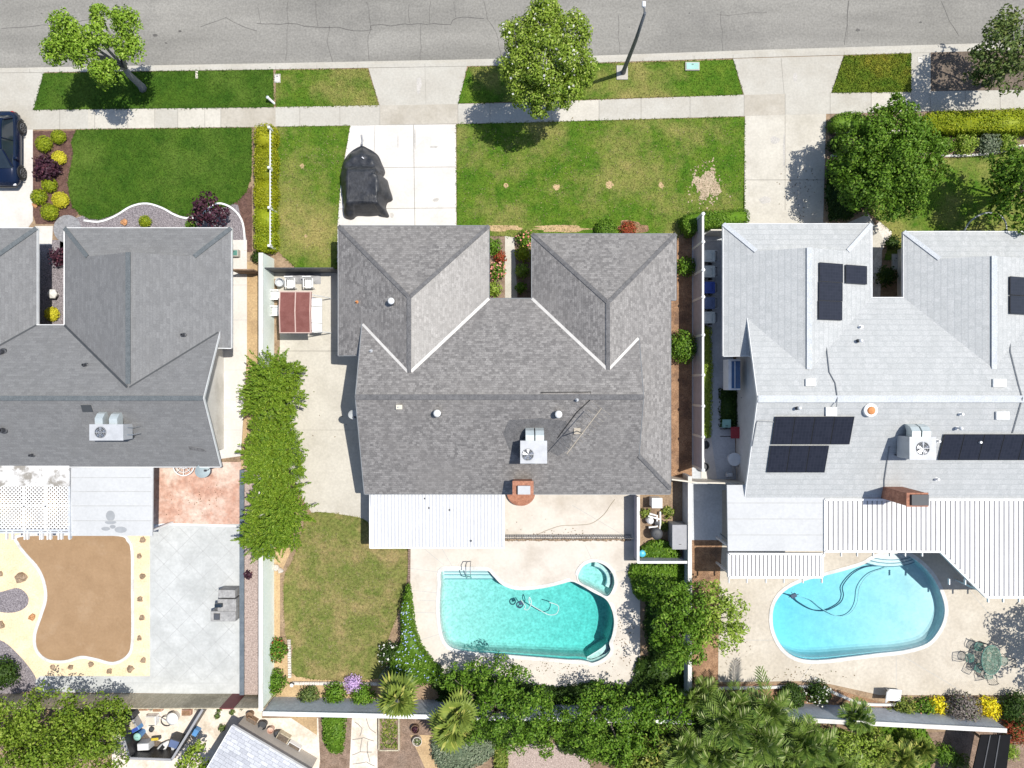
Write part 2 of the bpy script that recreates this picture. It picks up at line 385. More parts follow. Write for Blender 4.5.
M['leaf_twig'] = leaf('leaf_twig', A(.10, .085, .075), A(.19, .165, .15), A(.09, .12, .05))
M['flower_white'] = leaf('petal_white', A(.62, .62, .55), A(.75, .75, .70), gain=1)
M['flower_blue'] = leaf('petal_blue', A(.20, .26, .55), A(.38, .45, .72))
M['flower_mauve'] = leaf('petal_mauve', A(.30, .20, .40), A(.50, .36, .58))
M['flower_pink'] = leaf('petal_pink', A(.50, .16, .13), A(.62, .28, .22))
M['plaster'] = surf('pool_plaster', A(.66, .72, .72), A(.72, .77, .77), 1.5, A(.60, .68, .68), .8, fine=5, finea=.08, bump=0)
M['plaster_old'] = surf('pool_plaster_old', A(.54, .62, .60), A(.66, .72, .70), 3.0, A(.42, .53, .51), 1.6, .52, .76, fine=7, finea=.26, bump=0)
M['coping'] = surf('coping', A(.58, .57, .54), A(.66, .65, .62), 2.0, A(.50, .49, .46), .8, fine=8, finea=.08, bump=.004)
M['tile_band'] = plain('tile_band', A(.10, .22, .28), .3)
M['tarp_black'] = surf('car_cover', A(.018, .0195, .023), A(.032, .034, .040), 3, fine=6, finea=.25, rough=.45, bump=.02, spec=.5)
M['carpaint'] = plain('car_blue', A(.006, .014, .042), .22, .2, .6)
M['glass'] = plain('dark_glass', A(.02, .03, .042), .08, 0, .8)
M['pane_sky'] = plain('pane_sky_reflection', A(.06, .13, .26), .15, 0, .8)  # sky reflection painted into the pane as its base colour
M['tyre'] = plain('tyre', A(.018, .018, .018), .8)
M['rim'] = plain('rim', A(.20, .20, .21), .35, .6)
M['lens'] = plain('lamp_lens', A(.7, .7, .72), .15)
M['lens_red'] = plain('lens_red', A(.35, .02, .02), .2)
M['solar'] = None
M['canopy'] = surf('canopy_brown', A(.17, .062, .052), A(.21, .085, .072), 3, fine=14, finea=.12, bump=.004)
M['canopy_trim'] = plain('canopy_trim', A(.50, .36, .31), .7)
M['bin_lid_lit'] = plain('bin_lid_sunlit', A(.48, .53, .51), .55)  # lid colour lightened so that lids in shade look sunlit
M['bin_lid_lit2'] = plain('bin_dull', A(.20, .25, .23), .55)
M['bin_blue'] = plain('bin_blue', A(.03, .07, .32), .5)
M['bin_navy'] = plain('bin_slate_blue', A(.10, .14, .26), .55)
M['teal'] = plain('teal_plastic', A(.26, .48, .42), .55)
M['aqua'] = plain('aqua_plastic', A(.08, .45, .60), .4)
M['tealdark'] = plain('teal_dark', A(.08, .22, .18), .5)
M['redplastic'] = plain('red_plastic', A(.32, .03, .04), .45)
M['blue_plastic'] = plain('blue_plastic', A(.10, .27, .55), .5)
M['yellow'] = plain('yellow_plastic', A(.55, .42, .04), .5)
M['orange'] = plain('terracotta_orange', A(.55, .22, .07), .7)
M['grey_plastic'] = plain('grey_plastic', A(.30, .30, .31), .6)
M['charcoal'] = plain('charcoal', A(.055, .057, .062), .6)
M['greentable'] = None
_g = plain('green_glass', A(.085, .15, .105), .3)
M['cream'] = plain('cream', A(.60, .55, .46), .6)
M['dish'] = plain('dish_grey', A(.30, .36, .38), .5)
M['dish_dark'] = plain('dish_pale', A(.45, .47, .48), .5)
M['hose'] = plain('hose_tan', A(.38, .33, .26), .6)
M['hose_dark'] = plain('hose_navy', A(.02, .05, .10), .5)
M['hose_pale'] = plain('hose_white', A(.62, .68, .68), .5)
def glass_top():
    t = NT('green_tinted_glass'); t.set(t.mix(t.rng(t.noise(9, 2), .45, .55), A(.07, .13, .09), A(.16, .24, .18)), .3, 0, .5)
    t.L(t.rng(t.noise(7, 2), .45, .52, .35, .85), t.b.inputs['Alpha']); return t.m
M['greentable'] = glass_top()
def solar_mat():
    t = NT('solar_cells'); uv = t.n.new('ShaderNodeUVMap'); uv.uv_map = 'slope'
    b = t.n.new('ShaderNodeTexBrick'); t.L(uv.outputs[0], b.inputs['Vector']); b.offset = 0
    b.inputs['Scale'].default_value = 1; b.inputs['Mortar Size'].default_value = .006; b.inputs['Brick Width'].default_value = .166; b.inputs['Row Height'].default_value = .166
    b.inputs['Color1'].default_value = A(.011, .012, .019); b.inputs['Color2'].default_value = A(.016, .017, .026); b.inputs['Mortar'].default_value = A(.028, .03, .042)
    return t.set(b.outputs['Color'], .3, 0, .5)
M['solar'] = solar_mat()
def water(name, absorb, dens):
    t = NT(name)
    tr = t.n.new('ShaderNodeBsdfTransparent'); gl = t.n.new('ShaderNodeBsdfGlossy'); gl.inputs['Roughness'].default_value = .06
    fr = t.n.new('ShaderNodeFresnel'); fr.inputs[0].default_value = 1.33
    b = t.n.new('ShaderNodeBump'); b.inputs['Strength'].default_value = .5; b.inputs['Distance'].default_value = .03
    t.L(t.noise(3.0, 3), b.inputs['Height']); t.L(b.outputs[0], gl.inputs['Normal']); t.L(b.outputs[0], fr.inputs['Normal'])
    mx = t.n.new('ShaderNodeMixShader'); t.L(fr.outputs[0], mx.inputs[0]); t.L(tr.outputs[0], mx.inputs[1]); t.L(gl.outputs[0], mx.inputs[2])
    t.L(mx.outputs[0], t.out.inputs[0])
    va = t.n.new('ShaderNodeVolumeAbsorption'); va.inputs[0].default_value = absorb; va.inputs[1].default_value = dens
    t.L(va.outputs[0], t.out.inputs['Volume']); t.n.remove(t.b)
    return t.m
M['water_c'] = water('water_teal', A(.0, .82, .80), .70)
M['water_r'] = water('water_cyan', A(.0, .78, .90), .62)

# ------------------------------------------------------------------ foliage
def leaf_mesh(name, mat, parent, pts, nrm, size, aspect=.5, base=None, core=None, tang=None):
    """one mesh of many small diamond leaves"""
    pts = np.asarray(pts, float); n = len(pts); nrm = np.asarray(nrm, float)
    nrm /= np.linalg.norm(nrm, axis=1, keepdims=True)+1e-9
    t = rng.normal(size=(n, 3)) if tang is None else np.asarray(tang, float)+rng.normal(size=(n, 3))*.25
    t -= nrm*(t*nrm).sum(1, keepdims=True); t /= np.linalg.norm(t, axis=1, keepdims=True)+1e-9
    b = np.cross(nrm, t)
    sz = size*rng.uniform(.65, 1.3, (n, 1))
    curl = nrm*sz*.12
    V = np.stack([pts-t*sz*.5-curl, pts+b*sz*aspect*.5+curl, pts+t*sz*.5-curl, pts-b*sz*aspect*.5+curl], 1).reshape(-1, 3)
    cv = np.zeros((0, 3)); cf = []
    if core is not None: cv = np.array(core.v); cf = core.f
    off = np.array(world_loc(parent)) if parent is not None else (np.array(base) if base is not None else np.array([V[:, 0].mean(), V[:, 1].mean(), V[:, 2].min()]))
    allv = np.concatenate([V, cv])-off if len(cv) else V-off
    me = bpy.data.meshes.new(name)
    nl = n*4+sum(len(q) for q in cf); npoly = n+len(cf)
    me.vertices.add(len(allv)); me.vertices.foreach_set('co', allv.astype(np.float32).ravel())
    loops = np.concatenate([np.arange(n*4)]+[np.array(q)+n*4 for q in cf]).astype(np.int32)
    starts = [np.arange(n)*4]; acc = n*4
    if cf:
        ls = []
        for q in cf: ls.append(acc); acc += len(q)
        starts.append(np.array(ls))
    me.loops.add(nl); me.loops.foreach_set('vertex_index', loops)
    me.polygons.add(npoly); me.polygons.foreach_set('loop_start', np.concatenate(starts).astype(np.int32))
    me.update(calc_edges=True); me.validate()
    o = link_mesh(name, me, mat, parent, off)
    if parent is None: o.location = off
    return o
def sph(n, zmin=-.35):
    v = rng.normal(size=(n*3, 3)); v /= np.linalg.norm(v, axis=1, keepdims=True); return v[v[:, 2] > zmin][:n]
def lobes_leaves(lobes, dens, clump=.36, nclump=22, fill=.74):
    """leaves gathered in clumps over the lobes of a crown; lobes = (x, y, z, r, vertical scale)"""
    pts = []; nr = []
    for (x, y, z, r, zs) in lobes:
        d = sph(nclump, -.4); nc = len(d)
        cc = np.array([x, y, z])+d*r*fill*np.array([1, 1, zs])*rng.uniform(.72, 1.2, (nc, 1)); cc[:, 2] += rng.uniform(-.55, .35, nc)*min(1, r)
        rc = r*clump*rng.uniform(.55, 1.25, nc)
        for c, q in zip(cc, rc):
            m = max(6, int(dens*q*q)); u = sph(m, -.45); k = len(u)
            pts.append(c+u*q*rng.uniform(.55, 1.05, (k, 1))*np.array([1, 1, .8])); nr.append(u*.85+np.array([0, 0, .35])+rng.normal(size=(k, 3))*.35)
        m = int(dens*.05*r*r); u = sph(m, -.2); k = len(u)
        pts.append(np.array([x, y, z])+u*r*rng.uniform(.35, .8, (k, 1))*np.array([1, 1, zs])); nr.append(u*.3+np.array([0, 0, .8])+rng.normal(size=(k, 3))*.4)
    return np.concatenate(pts), np.concatenate(nr)
def limbs(mb, base, top, r0, r1, targets, seed=0):
    base = Vector(base); top = Vector(top); rr = random.Random(seed)
    pts = [base.lerp(top, t)+Vector((rr.uniform(-.06, .06), rr.uniform(-.06, .06), 0))*(0 < t < 1) for t in (0, .15, .4, .7, 1)]
    mb.tube(pts, [r0*1.35, r0, r0*.9, (r0+r1)/2, r1], 8)
    for tgt in targets:
        tg = Vector(tgt); mid = top.lerp(tg, .5)+Vector((rr.uniform(-.2, .2), rr.uniform(-.2, .2), .15))
        mb.tube([top-(top-base)*.08, mid, tg], [r1*.75, r1*.5, r1*.22], 6)
def tree(name, label, base, lobes, mat, dens=170, size=.2, trunk=.14, th=1.6, tmat='trunk', group=None, aspect=.55, ttop=None, flowers=None, nclump=22, clump=.36, cat='tree'):
    """base = pixel of the trunk's foot; lobes = (px, py, height, radius m, vertical scale)"""
    b = P(*base, 0); t = thing(name, label, cat, b, group)
    L = [(*P(l[0], l[1], l[2]), l[3], l[4] if len(l) > 4 else .8) for l in lobes]
    mb = MB(); tp = P(*ttop) if ttop else (b[0]+.1, b[1]-.05, th)
    limbs(mb, (b[0], b[1], -.05), tp, trunk, trunk*.7, [l[:3] for l in L], len(label))
    mb.build('trunk', M[tmat], t, smooth=True)
    p, n = lobes_leaves(L, dens, nclump=nclump, clump=clump)
    leaf_mesh('crown', mat, t, p, n, size, aspect)
    if flowers:
        k = rng.choice(len(p), flowers[1]); q = p[k]; q = q[q[:, 2] > np.median(p[:, 2])]
        leaf_mesh('blossom', flowers[0], t, q+np.array([0, 0, .08]), np.tile([0, 0, 1.], (len(q), 1))+rng.normal(size=(len(q), 3))*.4, flowers[2], .8)
    return t
def shrub_mesh(r, mat, dens=420, size=.09, zs=.85, c=(0, 0, 0), loose=False, aspect=.6):
    core = MB(); core.blob((c[0], c[1], c[2]+r*zs*.55), r*(.62 if loose else .80), zs*.75, .12, 12, 7)
    m = int(dens*r*r*6); u = sph(m, -.2); k = len(u)
    j = rng.uniform(.62, 1.12, (k, 1)) if loose else rng.uniform(.84, 1.03, (k, 1))
    lump = 1+.13*np.sin(u[:, :1]*6+r*9)*np.cos(u[:, 1:2]*5+3) if loose else 1.0
    pts = np.array(c)+u*r*j*lump*np.array([1, 1, zs])+np.array([0, 0, r*zs*.55]); nr = u*.7+np.array([0, 0, .35])+rng.normal(size=(k, 3))*.4
    pts[:, 2] = np.maximum(pts[:, 2], c[2]+.03)
    return pts, nr, core
def shrub(name, label, px, py, r, mat, group=None, h=0.0, size=.09, dens=420, zs=.85, loose=False, flowers=None, cat='shrub', aspect=.6):
    # pixel of the plant's middle at about its own half height
    b = P(px, py, h+r*zs*.6); b = (b[0], b[1], h)
    p, n, c = shrub_mesh(r, mat, dens, size, zs, b, loose, aspect)
    o = leaf_mesh(name, mat, None, p, n, size, aspect, base=b, core=c)
    tag(o, label, cat, group)
    if flowers:
        k = rng.choice(len(p), flowers[1]); q = p[k]; q = q[q[:, 2] > b[2]+r*zs*.5]
        leaf_mesh('blossom', flowers[0], o, q+(q-np.array(b))*.06, np.tile([0, 0, 1.], (len(q), 1))+rng.normal(size=(len(q), 3))*.5, flowers[2], .8)
    return o
def hedge(name, label, poly, hgt, mat, dens=260, size=.10, group=None, cat='hedge', wob=.10, base_z=0.0):
    """clipped hedge over a ground outline (world xy)"""
    poly = ccw(poly); core = MB(); core.prism(offset(poly, -.10), base_z, base_z+hgt*.88)
    xs = [p[0] for p in poly]; ys = [p[1] for p in poly]; pts = []; nr = []
    n = int(dens*abs(area(poly)))
    while len(pts) < n:
        x, y = random.uniform(min(xs), max(xs)), random.uniform(min(ys), max(ys))
        if inside(poly, x, y):
            pts.append((x, y, base_z+hgt*(.92+wob*math.sin(x*2.7)*math.cos(y*3.1))+random.uniform(-.06, .08))); nr.append((random.gauss(0, .5), random.gauss(0, .5), 1))
    m = len(poly)
    for i in range(m):
        a, b = poly[i], poly[(i+1) % m]; L = math.dist(a, b); d = ((b[1]-a[1])/max(L, 1e-6), -(b[0]-a[0])/max(L, 1e-6))
        for _ in range(int(dens*L*hgt*.8)):
            t = random.random(); z = random.uniform(.03, hgt); j = random.uniform(-.10, .07)
            pts.append((a[0]+(b[0]-a[0])*t+d[0]*j, a[1]+(b[1]-a[1])*t+d[1]*j, base_z+z)); nr.append((d[0]+random.gauss(0, .5), d[1]+random.gauss(0, .5), .5))
    c = (sum(xs)/m, sum(ys)/m, base_z)
    o = leaf_mesh(name, mat, None, pts, nr, size, .6, base=c, core=core); return tag(o, label, cat, group)
def palm(name, label, base, hgt, mat, nf=20, L=1.7, droop=.9, leafl=.45, group=None, fan=False, tr=.12, seed=1, tilt=(0, 0)):
    b = P(*base, 0); rr = random.Random(seed); t = thing(name, label, 'palm', b, group)
    top = Vector((b[0]+tilt[0], b[1]+tilt[1], hgt)); tb = MB()
    tb.tube([Vector((b[0], b[1], -.05)), Vector(b).lerp(top, .5), top], [tr*1.2, tr, tr*.95], 8); tb.build('trunk', M['trunk'], t, smooth=True)
    mb = MB()
    for i in range(nf):
        a = 2*math.pi*i*.381966+rr.uniform(-.2, .2); el = rr.uniform(.05, 1.15) if i > nf*.15 else 1.3
        l = L*rr.uniform(.75, 1.1); ca, sa = math.cos(a), math.sin(a)
        def pt(s): 
            r_ = l*s*math.cos(el)*(1-.08*s); return Vector((top.x+ca*r_, top.y+sa*r_, top.z+l*s*math.sin(el)-droop*l*.55*s*s))
        sd = Vector((-sa, ca, 0))
        if fan:
            pe = .5; c0 = pt(pe); mb.tube([pt(0), pt(pe*.5), c0], [.025, .02, .015], 4)
            f = (pt(pe+.05)-c0).normalized(); nl = 17; R0 = leafl*rr.uniform(.85, 1.15)
            for k in range(nl):
                an = -2.0+4.0*k/(nl-1); d = (f*math.cos(an)+sd*math.sin(an)).normalized(); q = d.cross(Vector((0, 0, 1))).normalized()*R0*.085
                m1 = c0+d*R0*.55+Vector((0, 0, .02)); tip = c0+d*R0*(1-.12*abs(an)/2)+Vector((0, 0, -.10*R0-.12*rr.random()))
                mb.add([c0, m1+q, tip, m1-q], [(0, 1, 2, 3)])
        else:
            mb.tube([pt(s) for s in (0, .33, .66, 1)], [.028, .02, .014, .006], 4)
            nl = 11
            for k in range(nl):
                s = .14+.84*k/(nl-1); p = pt(s); f = (pt(min(1, s+.05))-pt(s-.05)).normalized()
                ll = leafl*(math.sin(math.pi*min(1, s*.88+.08))**.6)*rr.uniform(.8, 1.15)
                for sg in (-1, 1):
                    d = (sd*sg*.85+f*.6+Vector((0, 0, -.18+rr.uniform(-.2, .15)))).normalized(); q = f*.065
                    mb.add([p-q, p+d*ll*.5+q*.6+Vector((0, 0, .015)), p+d*ll, p+d*ll*.5-q], [(0, 1, 2, 3)])
    mb.build('crown', mat, t); return t
def grass_tufts(name, poly, mat, n, size=.08, z=.012):
    xs = [p[0] for p in poly]; ys = [p[1] for p in poly]; pts = []
    while len(pts) < n:
        x, y = random.uniform(min(xs), max(xs)), random.uniform(min(ys), max(ys))
        if inside(poly, x, y): pts.append((x, y, z+size*.3))
    nr = np.tile([0, 0, .5], (n, 1))+rng.normal(size=(n, 3))*.7
    o = leaf_mesh(name, mat, None, pts, nr, size, .28); return tag(o, kind='stuff')
# ================================================================== the setting: ground, street, paving, lawns, pools
def struct(name, mb, mat, **k): return tag(mb.build(name, mat, **k), kind='structure')
asph = [(-900, 90), (0, 67), (256, 62.5), (512, 57.5), (768, 48.5), (1024, 41), (1900, 12)]
kerbb = [(-900, 96.5), (0, 73), (256, 69.8), (512, 65.5), (768, 57.2), (1024, 50), (1900, 21)]
Wa, Wk = PL(asph), PL(kerbb)
Wm = [((a[0]*.5+b[0]*.5), (a[1]*.5+b[1]*.5)) for a, b in zip(Wa, Wk)]
# pools (water outlines, world xy)
poolC = smooth(PL(crop([(243,335),(318,334),(388,335),(410,352),(440,382),(480,398),(530,400),(590,392),(640,380),(672,372),(700,382),(745,408),(786,430),(806,462),(815,505),(809,550),(799,578),(803,600),(790,620),(766,635),(742,643),(727,639),(700,634),(660,633),(600,628),(500,620),(400,612),(320,604),(272,592),(247,562),(236,510),(233,450),(237,385)], 370, 470, 3.341)), 5)
spaC = smooth(PL(crop([(748,310),(782,320),(806,345),(813,375),(805,402),(790,418),(765,404),(735,388),(704,372),(699,350),(716,322)], 370, 470, 3.341)), 5)
spaC = offset(spaC, .05)
poolR = smooth(PL(crop([(440,290),(470,272),(505,260),(545,257),(580,264),(618,290),(655,332),(682,390),(689,440),(672,490),(634,532),(565,553),(480,563),(400,573),(310,583),(250,580),(205,558),(174,515),(161,465),(168,412),(200,370),(260,340),(330,322),(390,306)], 720, 470, 3.072)), 5)
def grow(p, d): return offset(p, d)
holes = [poolC, spaC, poolR]
g = MB()
far = 420.0
yard = [(far, -far), (-far, -far), (-far, Wk[0][1])]+Wk+[(far, Wk[-1][1])]
g.sheet(yard, 0.0, holes)
struct('ground', g, M['soil'])
RW = 11.2
rd = MB(); rd.add([(-far, Wa[0][1]-.2, -.125)]+[(x, y-.2, -.125) for x, y in Wa]+[(far, Wa[-1][1]-.2, -.125), (far, Wa[-1][1]+RW+6, -.125), (-far, Wa[0][1]+RW, -.125)], [tuple(range(len(Wa)+4))])
struct('road', rd, M['asphalt'])
gt = MB(); n = len(Wa)
for i in range(n-1):
    gt.add([(*Wa[i], -.119), (*Wa[i+1], -.113), (*Wm[i+1], -.10), (*Wm[i], -.10)], [(0, 3, 2, 1)])
struct('gutter', gt, M['conc_walk'])
kb = MB(); kb.prism(Wm+Wk[::-1], -.13, .028); struct('kerb', kb, M['conc_walk'])
fk = MB()
f0, f1 = (Wa[0][0], Wa[0][1]+RW), (Wa[-1][0], Wa[-1][1]+RW)
fk.prism([f0, f1, (f1[0], f1[1]+.35), (f0[0], f0[1]+.35)], -.13, .02); struct('far_kerb', fk, M['conc_walk'])
fg = MB(); fg.sheet([(f0[0], f0[1]+.34), (f1[0], f1[1]+.34), (far, far), (-far, far)], 0.0); struct('far_verge', fg, M['lawn_patchy'])

# cracks in the asphalt (long meandering one and cross cracks)
cr = MB()
def crack(pts, wd=.028, jit=1.0, z=-.1215):
    q = []
    for a, b in zip(pts[:-1], pts[1:]):
        m = max(2, int(math.dist(a, b)/7))
        for k in range(m): q.append((a[0]+(b[0]-a[0])*k/m+random.uniform(-jit, jit), a[1]+(b[1]-a[1])*k/m+random.uniform(-jit, jit)))
    q.append(pts[-1]); cr.ribbon(PL(q, 0), wd, z)
def c1(p): return crop(p, 0, 0, 3.2)
def c2(p): return crop(p, 256, 0, 3.2)
def c3(p): return crop(p, 512, 0, 3.2)
def c4(p): return crop(p, 768, 0, 3.2)
crack(c1([(0,90),(110,80),(230,70),(330,50)])); crack(c1([(640,80),(720,55),(770,80),(819,95)]))
crack(c2([(0,72),(100,72),(180,82),(260,84),(310,95),(370,90),(366,74),(430,78),(520,72),(620,72),(640,52),(730,55)]), .034)
for p in ([(100,0),(98,70),(92,190)], [(190,0),(196,80)], [(236,80),(228,130),(244,195)], [(355,0),(366,74),(358,110),(360,190)], [(487,10),(492,72)], [(526,75),(525,195)], [(634,0),(638,50)], [(730,0),(738,55),(770,100),(790,190)], [(0,20),(12,70)], [(556,0),(555,72)]): crack(c2(p), .022)
for p in ([(340,40),(345,165)], [(670,30),(676,170)], [(660,45),(819,35)], [(240,80),(256,130)]): crack(c3(p), .018)
for p in ([(260,0),(258,80),(248,140)], [(560,0),(585,60),(615,110)]): crack(c4(p), .03)
crack([(850,0),(848,42)], .014)
struct('road_cracks', cr, M['crack'])
sp = MB()
for x, y, r in ((154,34,.16),(179,30,.1),(165,42,.09),(859,29,.16),(922,21,.1),(40,12,.06),(690,12,.06),(630,26,.05)):
    c = P(x, y); sp.sheet([(c[0]+r*random.uniform(.6,1.2)*math.cos(k*.9), c[1]+.6*r*random.uniform(.6,1.2)*math.sin(k*.9)) for k in range(7)], -.1208)
struct('road_spots', sp, M['crack'])

# pavement along the street, aprons, drives, paths
def slab(name, pts, z, mat, hl=(), px=True):
    g = MB(); q = PL(pts) if px else pts
    g.sheet(q, z, hl); 
    # a rim down to the soil so that the slab has thickness
    p = ccw(q); g.wallring(p[::-1], z, -.01); return struct(name, g, M[mat])
swt = [(-400, 117), (0, 110.5), (256, 107.5), (512, 103), (768, 94), (1024, 90), (1400, 82)]
swb = [(-400, 137), (0, 130), (256, 127), (512, 123), (768, 115.5), (1024, 109), (1400, 100)]
slab('sidewalk', swt+swb[::-1], .024, 'conc_walk')
slab('driveway_apron', [(-300,78),(0,73.2),(44.5,72.6),(35,110),(0,110.5),(-300,115)], .020, 'conc_walk')
slab('driveway', [(-300,135),(0,130),(33,129.6),(33,221),(28,228),(37,232),(37,262),(-300,262)], .020, 'conc_white')
slab('driveway_apron', [(368.5,68.2),(467,66.4),(458.5,104),(379.5,105.4)], .020, 'conc_walk')
slab('driveway', [(350.5,125.6),(456,124.2),(456.5,262),(337,262),(337.5,227),(341,180)], .020, 'conc_white')
slab('driveway_apron', [(733,58.8),(843.5,55.6),(831,93.1),(744,95)], .020, 'conc_walk')
slab('driveway', [(745,116.2),(826,113.7),(823,222),(840,226),(868,214),(884,240),(872,262),(742,262)], .020, 'conc')
slab('path', [(911,53.3),(930.5,52.7),(930.5,91.5),(911,91.9)], .020, 'conc_walk')
slab('path', [(505,236),(514,236),(518,310),(505,310)], .016, 'conc')
slab('path', [(866,236),(886,214),(900,222),(882,250),(880,300),(866,300)], .016, 'stone_pale')
# left lot
slab('path', [(223,240),(247,240),(247,352),(241,456),(198,462),(190,400),(223,345)], .016, 'conc_white')
slab('path', [(35,226),(53,226),(52,245),(37,245)], .018, 'conc_white')
slab('patio', [(153,462),(241,462),(241,524),(153,524)], .016, 'terra')
slab('patio', [(150,524),(241,524),(241,694),(36,692),(36,680),(40,676),(150,676)], .020, 'conc_grey')
slab('granite_bed', [(-60,500),(152,500),(150,676),(40,676),(34,682),(-60,672)], .012, 'dg')
dirtL = smooth(PL(crop([(64,256),(210,252),(350,254),(376,270),(387,300),(388,420),(388,560),(376,604),(335,625),(285,614),(240,607),(192,620),(142,616),(112,588),(108,545),(125,492),(140,440),(135,390),(115,345),(80,305),(58,275)], 0, 450, 2.953)), 5)
g = MB(); g.sheet(dirtL, .016); struct('filled_pool_soil', g, M['dirt_fill'])
for pts in ([(0,592),(18,588),(28,596),(27,606),(16,612),(0,612),(-25,606),(-25,594)], [(-25,636),(0,640),(14,650),(30,668),(37,682),(30,691),(-25,691)]):
    g = MB(); g.sheet(smooth(PL(pts), 4), .018); struct('gravel', g, M['gravel_grey'])
# front beds of the left lot
g = MB(); g.sheet(PL([(33,131),(80,130.4),(76,146),(70,170),(72,200),(78,214),(70,224),(36,224),(33,215)]), .010); struct('mulch', g, M['mulch'])
g = MB(); g.sheet(PL([(228,204),(252,186),(252,252),(228,252)]), .010); struct('mulch', g, M['mulch'])
g = MB(); g.sheet(PL([(60,240),(70,220),(130,200),(160,198),(215,200),(238,205),(247,240),(247,262),(60,262)]), .014); struct('gravel', g, M['gravel_grey'])
g = MB(); g.sheet(PL([(36,240),(66,240),(66,335),(36,335)]), .014); struct('gravel', g, M['gravel_grey'])
g = MB(); c = P(67.5, 229); g.sheet([(c[0]+.78*math.cos(k*.3), c[1]+.78*math.sin(k*.3)) for k in range(21)], .022); struct('paver_circle', g, M['paver_ring'])
# lawns
def lawn(pts, mat, z=.02, tuf=0, sm=False, ts=.08, hl=()):
    q = PL(pts); q = smooth(q, 4) if sm else q
    g = MB(); g.sheet(q, z, hl); o = struct('lawn', g, M[mat])
    if tuf:
        grass_tufts('grass', q, M[mat], tuf, ts, z)
        pts = []                              # blades creeping over the edge
        for a, b in zip(q, q[1:]+q[:1]):
            for _ in range(int(math.dist(a, b)*26)):
                t = random.random(); pts.append((a[0]+(b[0]-a[0])*t+random.gauss(0, .035), a[1]+(b[1]-a[1])*t+random.gauss(0, .035), z+.02))
        tag(leaf_mesh('grass', M[mat], None, pts, np.tile([0, 0, .6], (len(pts), 1))+rng.normal(size=(len(pts), 3))*.6, .10, .35), kind='stuff')
    return q
lawn([(44,73.4),(273.5,70),(274,107.4),(34,110)], 'lawn_lush', .04, 9000)
lawn([(276,70.4),(367.5,69),(379,105.6),(276,107.4)], 'lawn_patchy', .02, 4000)
lawn([(468,67.2),(733,59.8),(743,94.6),(458,103.6)], 'lawn_patchy', .02, 7000)
lawn([(844,56.4),(910.5,54),(910.5,92),(831.5,93)], 'cover_green', .05, 6000, ts=.12)
lawn(c1([(245,416),(806,409),(806,470),(806,560),(790,612),(760,645),(716,664),(680,668),(640,682),(600,693),(575,690),(540,672),(500,655),(470,651),(430,655),(395,672),(360,690),(320,703),(285,700),(255,685),(232,660),(222,620),(218,580),(228,530),(236,490),(228,455)]), 'lawn_lush', .03, 14000)
lawn([(277,127),(350,126),(341,180),(337.5,227),(337,269),(300,272),(277,250)], 'lawn_patchy', .02, 6000)
lawn([(456.5,124.4),(744.5,117),(744.5,216),(690,222),(676,240),(530,240),(505,236),(457,236)], 'lawn_patchy', .02, 20000)
lawn([(870,159),(960,158),(1000,154),(1022,148),(1100,148),(1100,260),(884,260),(892,232),(868,212)], 'lawn_patchy', .02, 5000)
lawn([(310,513),(345,515),(368,522),(375,545),(408,547),(402,600),(384,650),(380,678),(296,676),(293,648),(286,636),(284,580),(293,560),(302,532)], 'lawn_dry', .02, 12000, True)
M['straw'] = plain('straw', A(.30, .25, .13), .9)
for pl_, nn in (([(296,520),(400,552),(396,640),(300,670)], 1500), ([(460,130),(740,122),(740,214),(460,224)], 1600), ([(280,130),(345,130),(338,220),(338,266),(282,250)], 500)): grass_tufts('straw', PL(pl_), M['straw'], nn, .10, .03)
# bare patches in the lawns
def patch(px, py, rx, ry, mat='soil_tan', z=.024):
    c = P(px, py); g = MB(); rr = [random.uniform(.65, 1.2) for _ in range(18)]
    g.sheet(smooth([(c[0]+rx/S*rr[k]*math.cos(k*.349), c[1]+ry/S*rr[k]*math.sin(k*.349)) for k in range(18)], 3), z); return struct('bare_patch', g, M[mat])
for a in ((556,187,3.4,3.2),(609.5,184.5,4,3.8),(661,185.5,3.2,3.2),(302,166,2.4,2.2),(506,186,2.4,2.6),(306,236,1.6,1.6)): patch(*a)
for a in ((560,229,30,3.5),(500,228,22,3)): patch(*a, z=.0235)
patch(631, 228, 17, 7, 'mulch_orange', .026)
g = MB()                                     # worn spot: many dusty flecks thinning out at the rim
for k in range(380):
    a, q = random.uniform(0, 6.283), abs(random.gauss(0, .8)); px, py = 707+11*q*math.cos(a)+3*math.sin(3*a), 185+15*q*math.sin(a)
    c = P(px, py); r = random.uniform(.06, .24)*(1.25-.7*min(1.4, q)); e = random.uniform(.6, 1.5)
    g.sheet([(c[0]+r*e*random.uniform(.6,1.2)*math.cos(j*.785), c[1]+r/e*random.uniform(.6,1.2)*math.sin(j*.785)) for j in range(8)], .024+k*.00004)
struct('bare_patch', g, M['dust'])
for px, py in ((302,166),(306,236),(556,187),(609,184),(661,185)): pass
# right front beds
g = MB(); g.sheet(PL([(930.5,53),(1100,48),(1100,89),(930.5,91.6)]), .012); struct('mulch', g, M['mulch_dark'])
g = MB(); g.sheet(PL([(830,114),(1100,107),(1100,188),(828,188)]), .010); struct('soil', g, M['mulch_brown'])
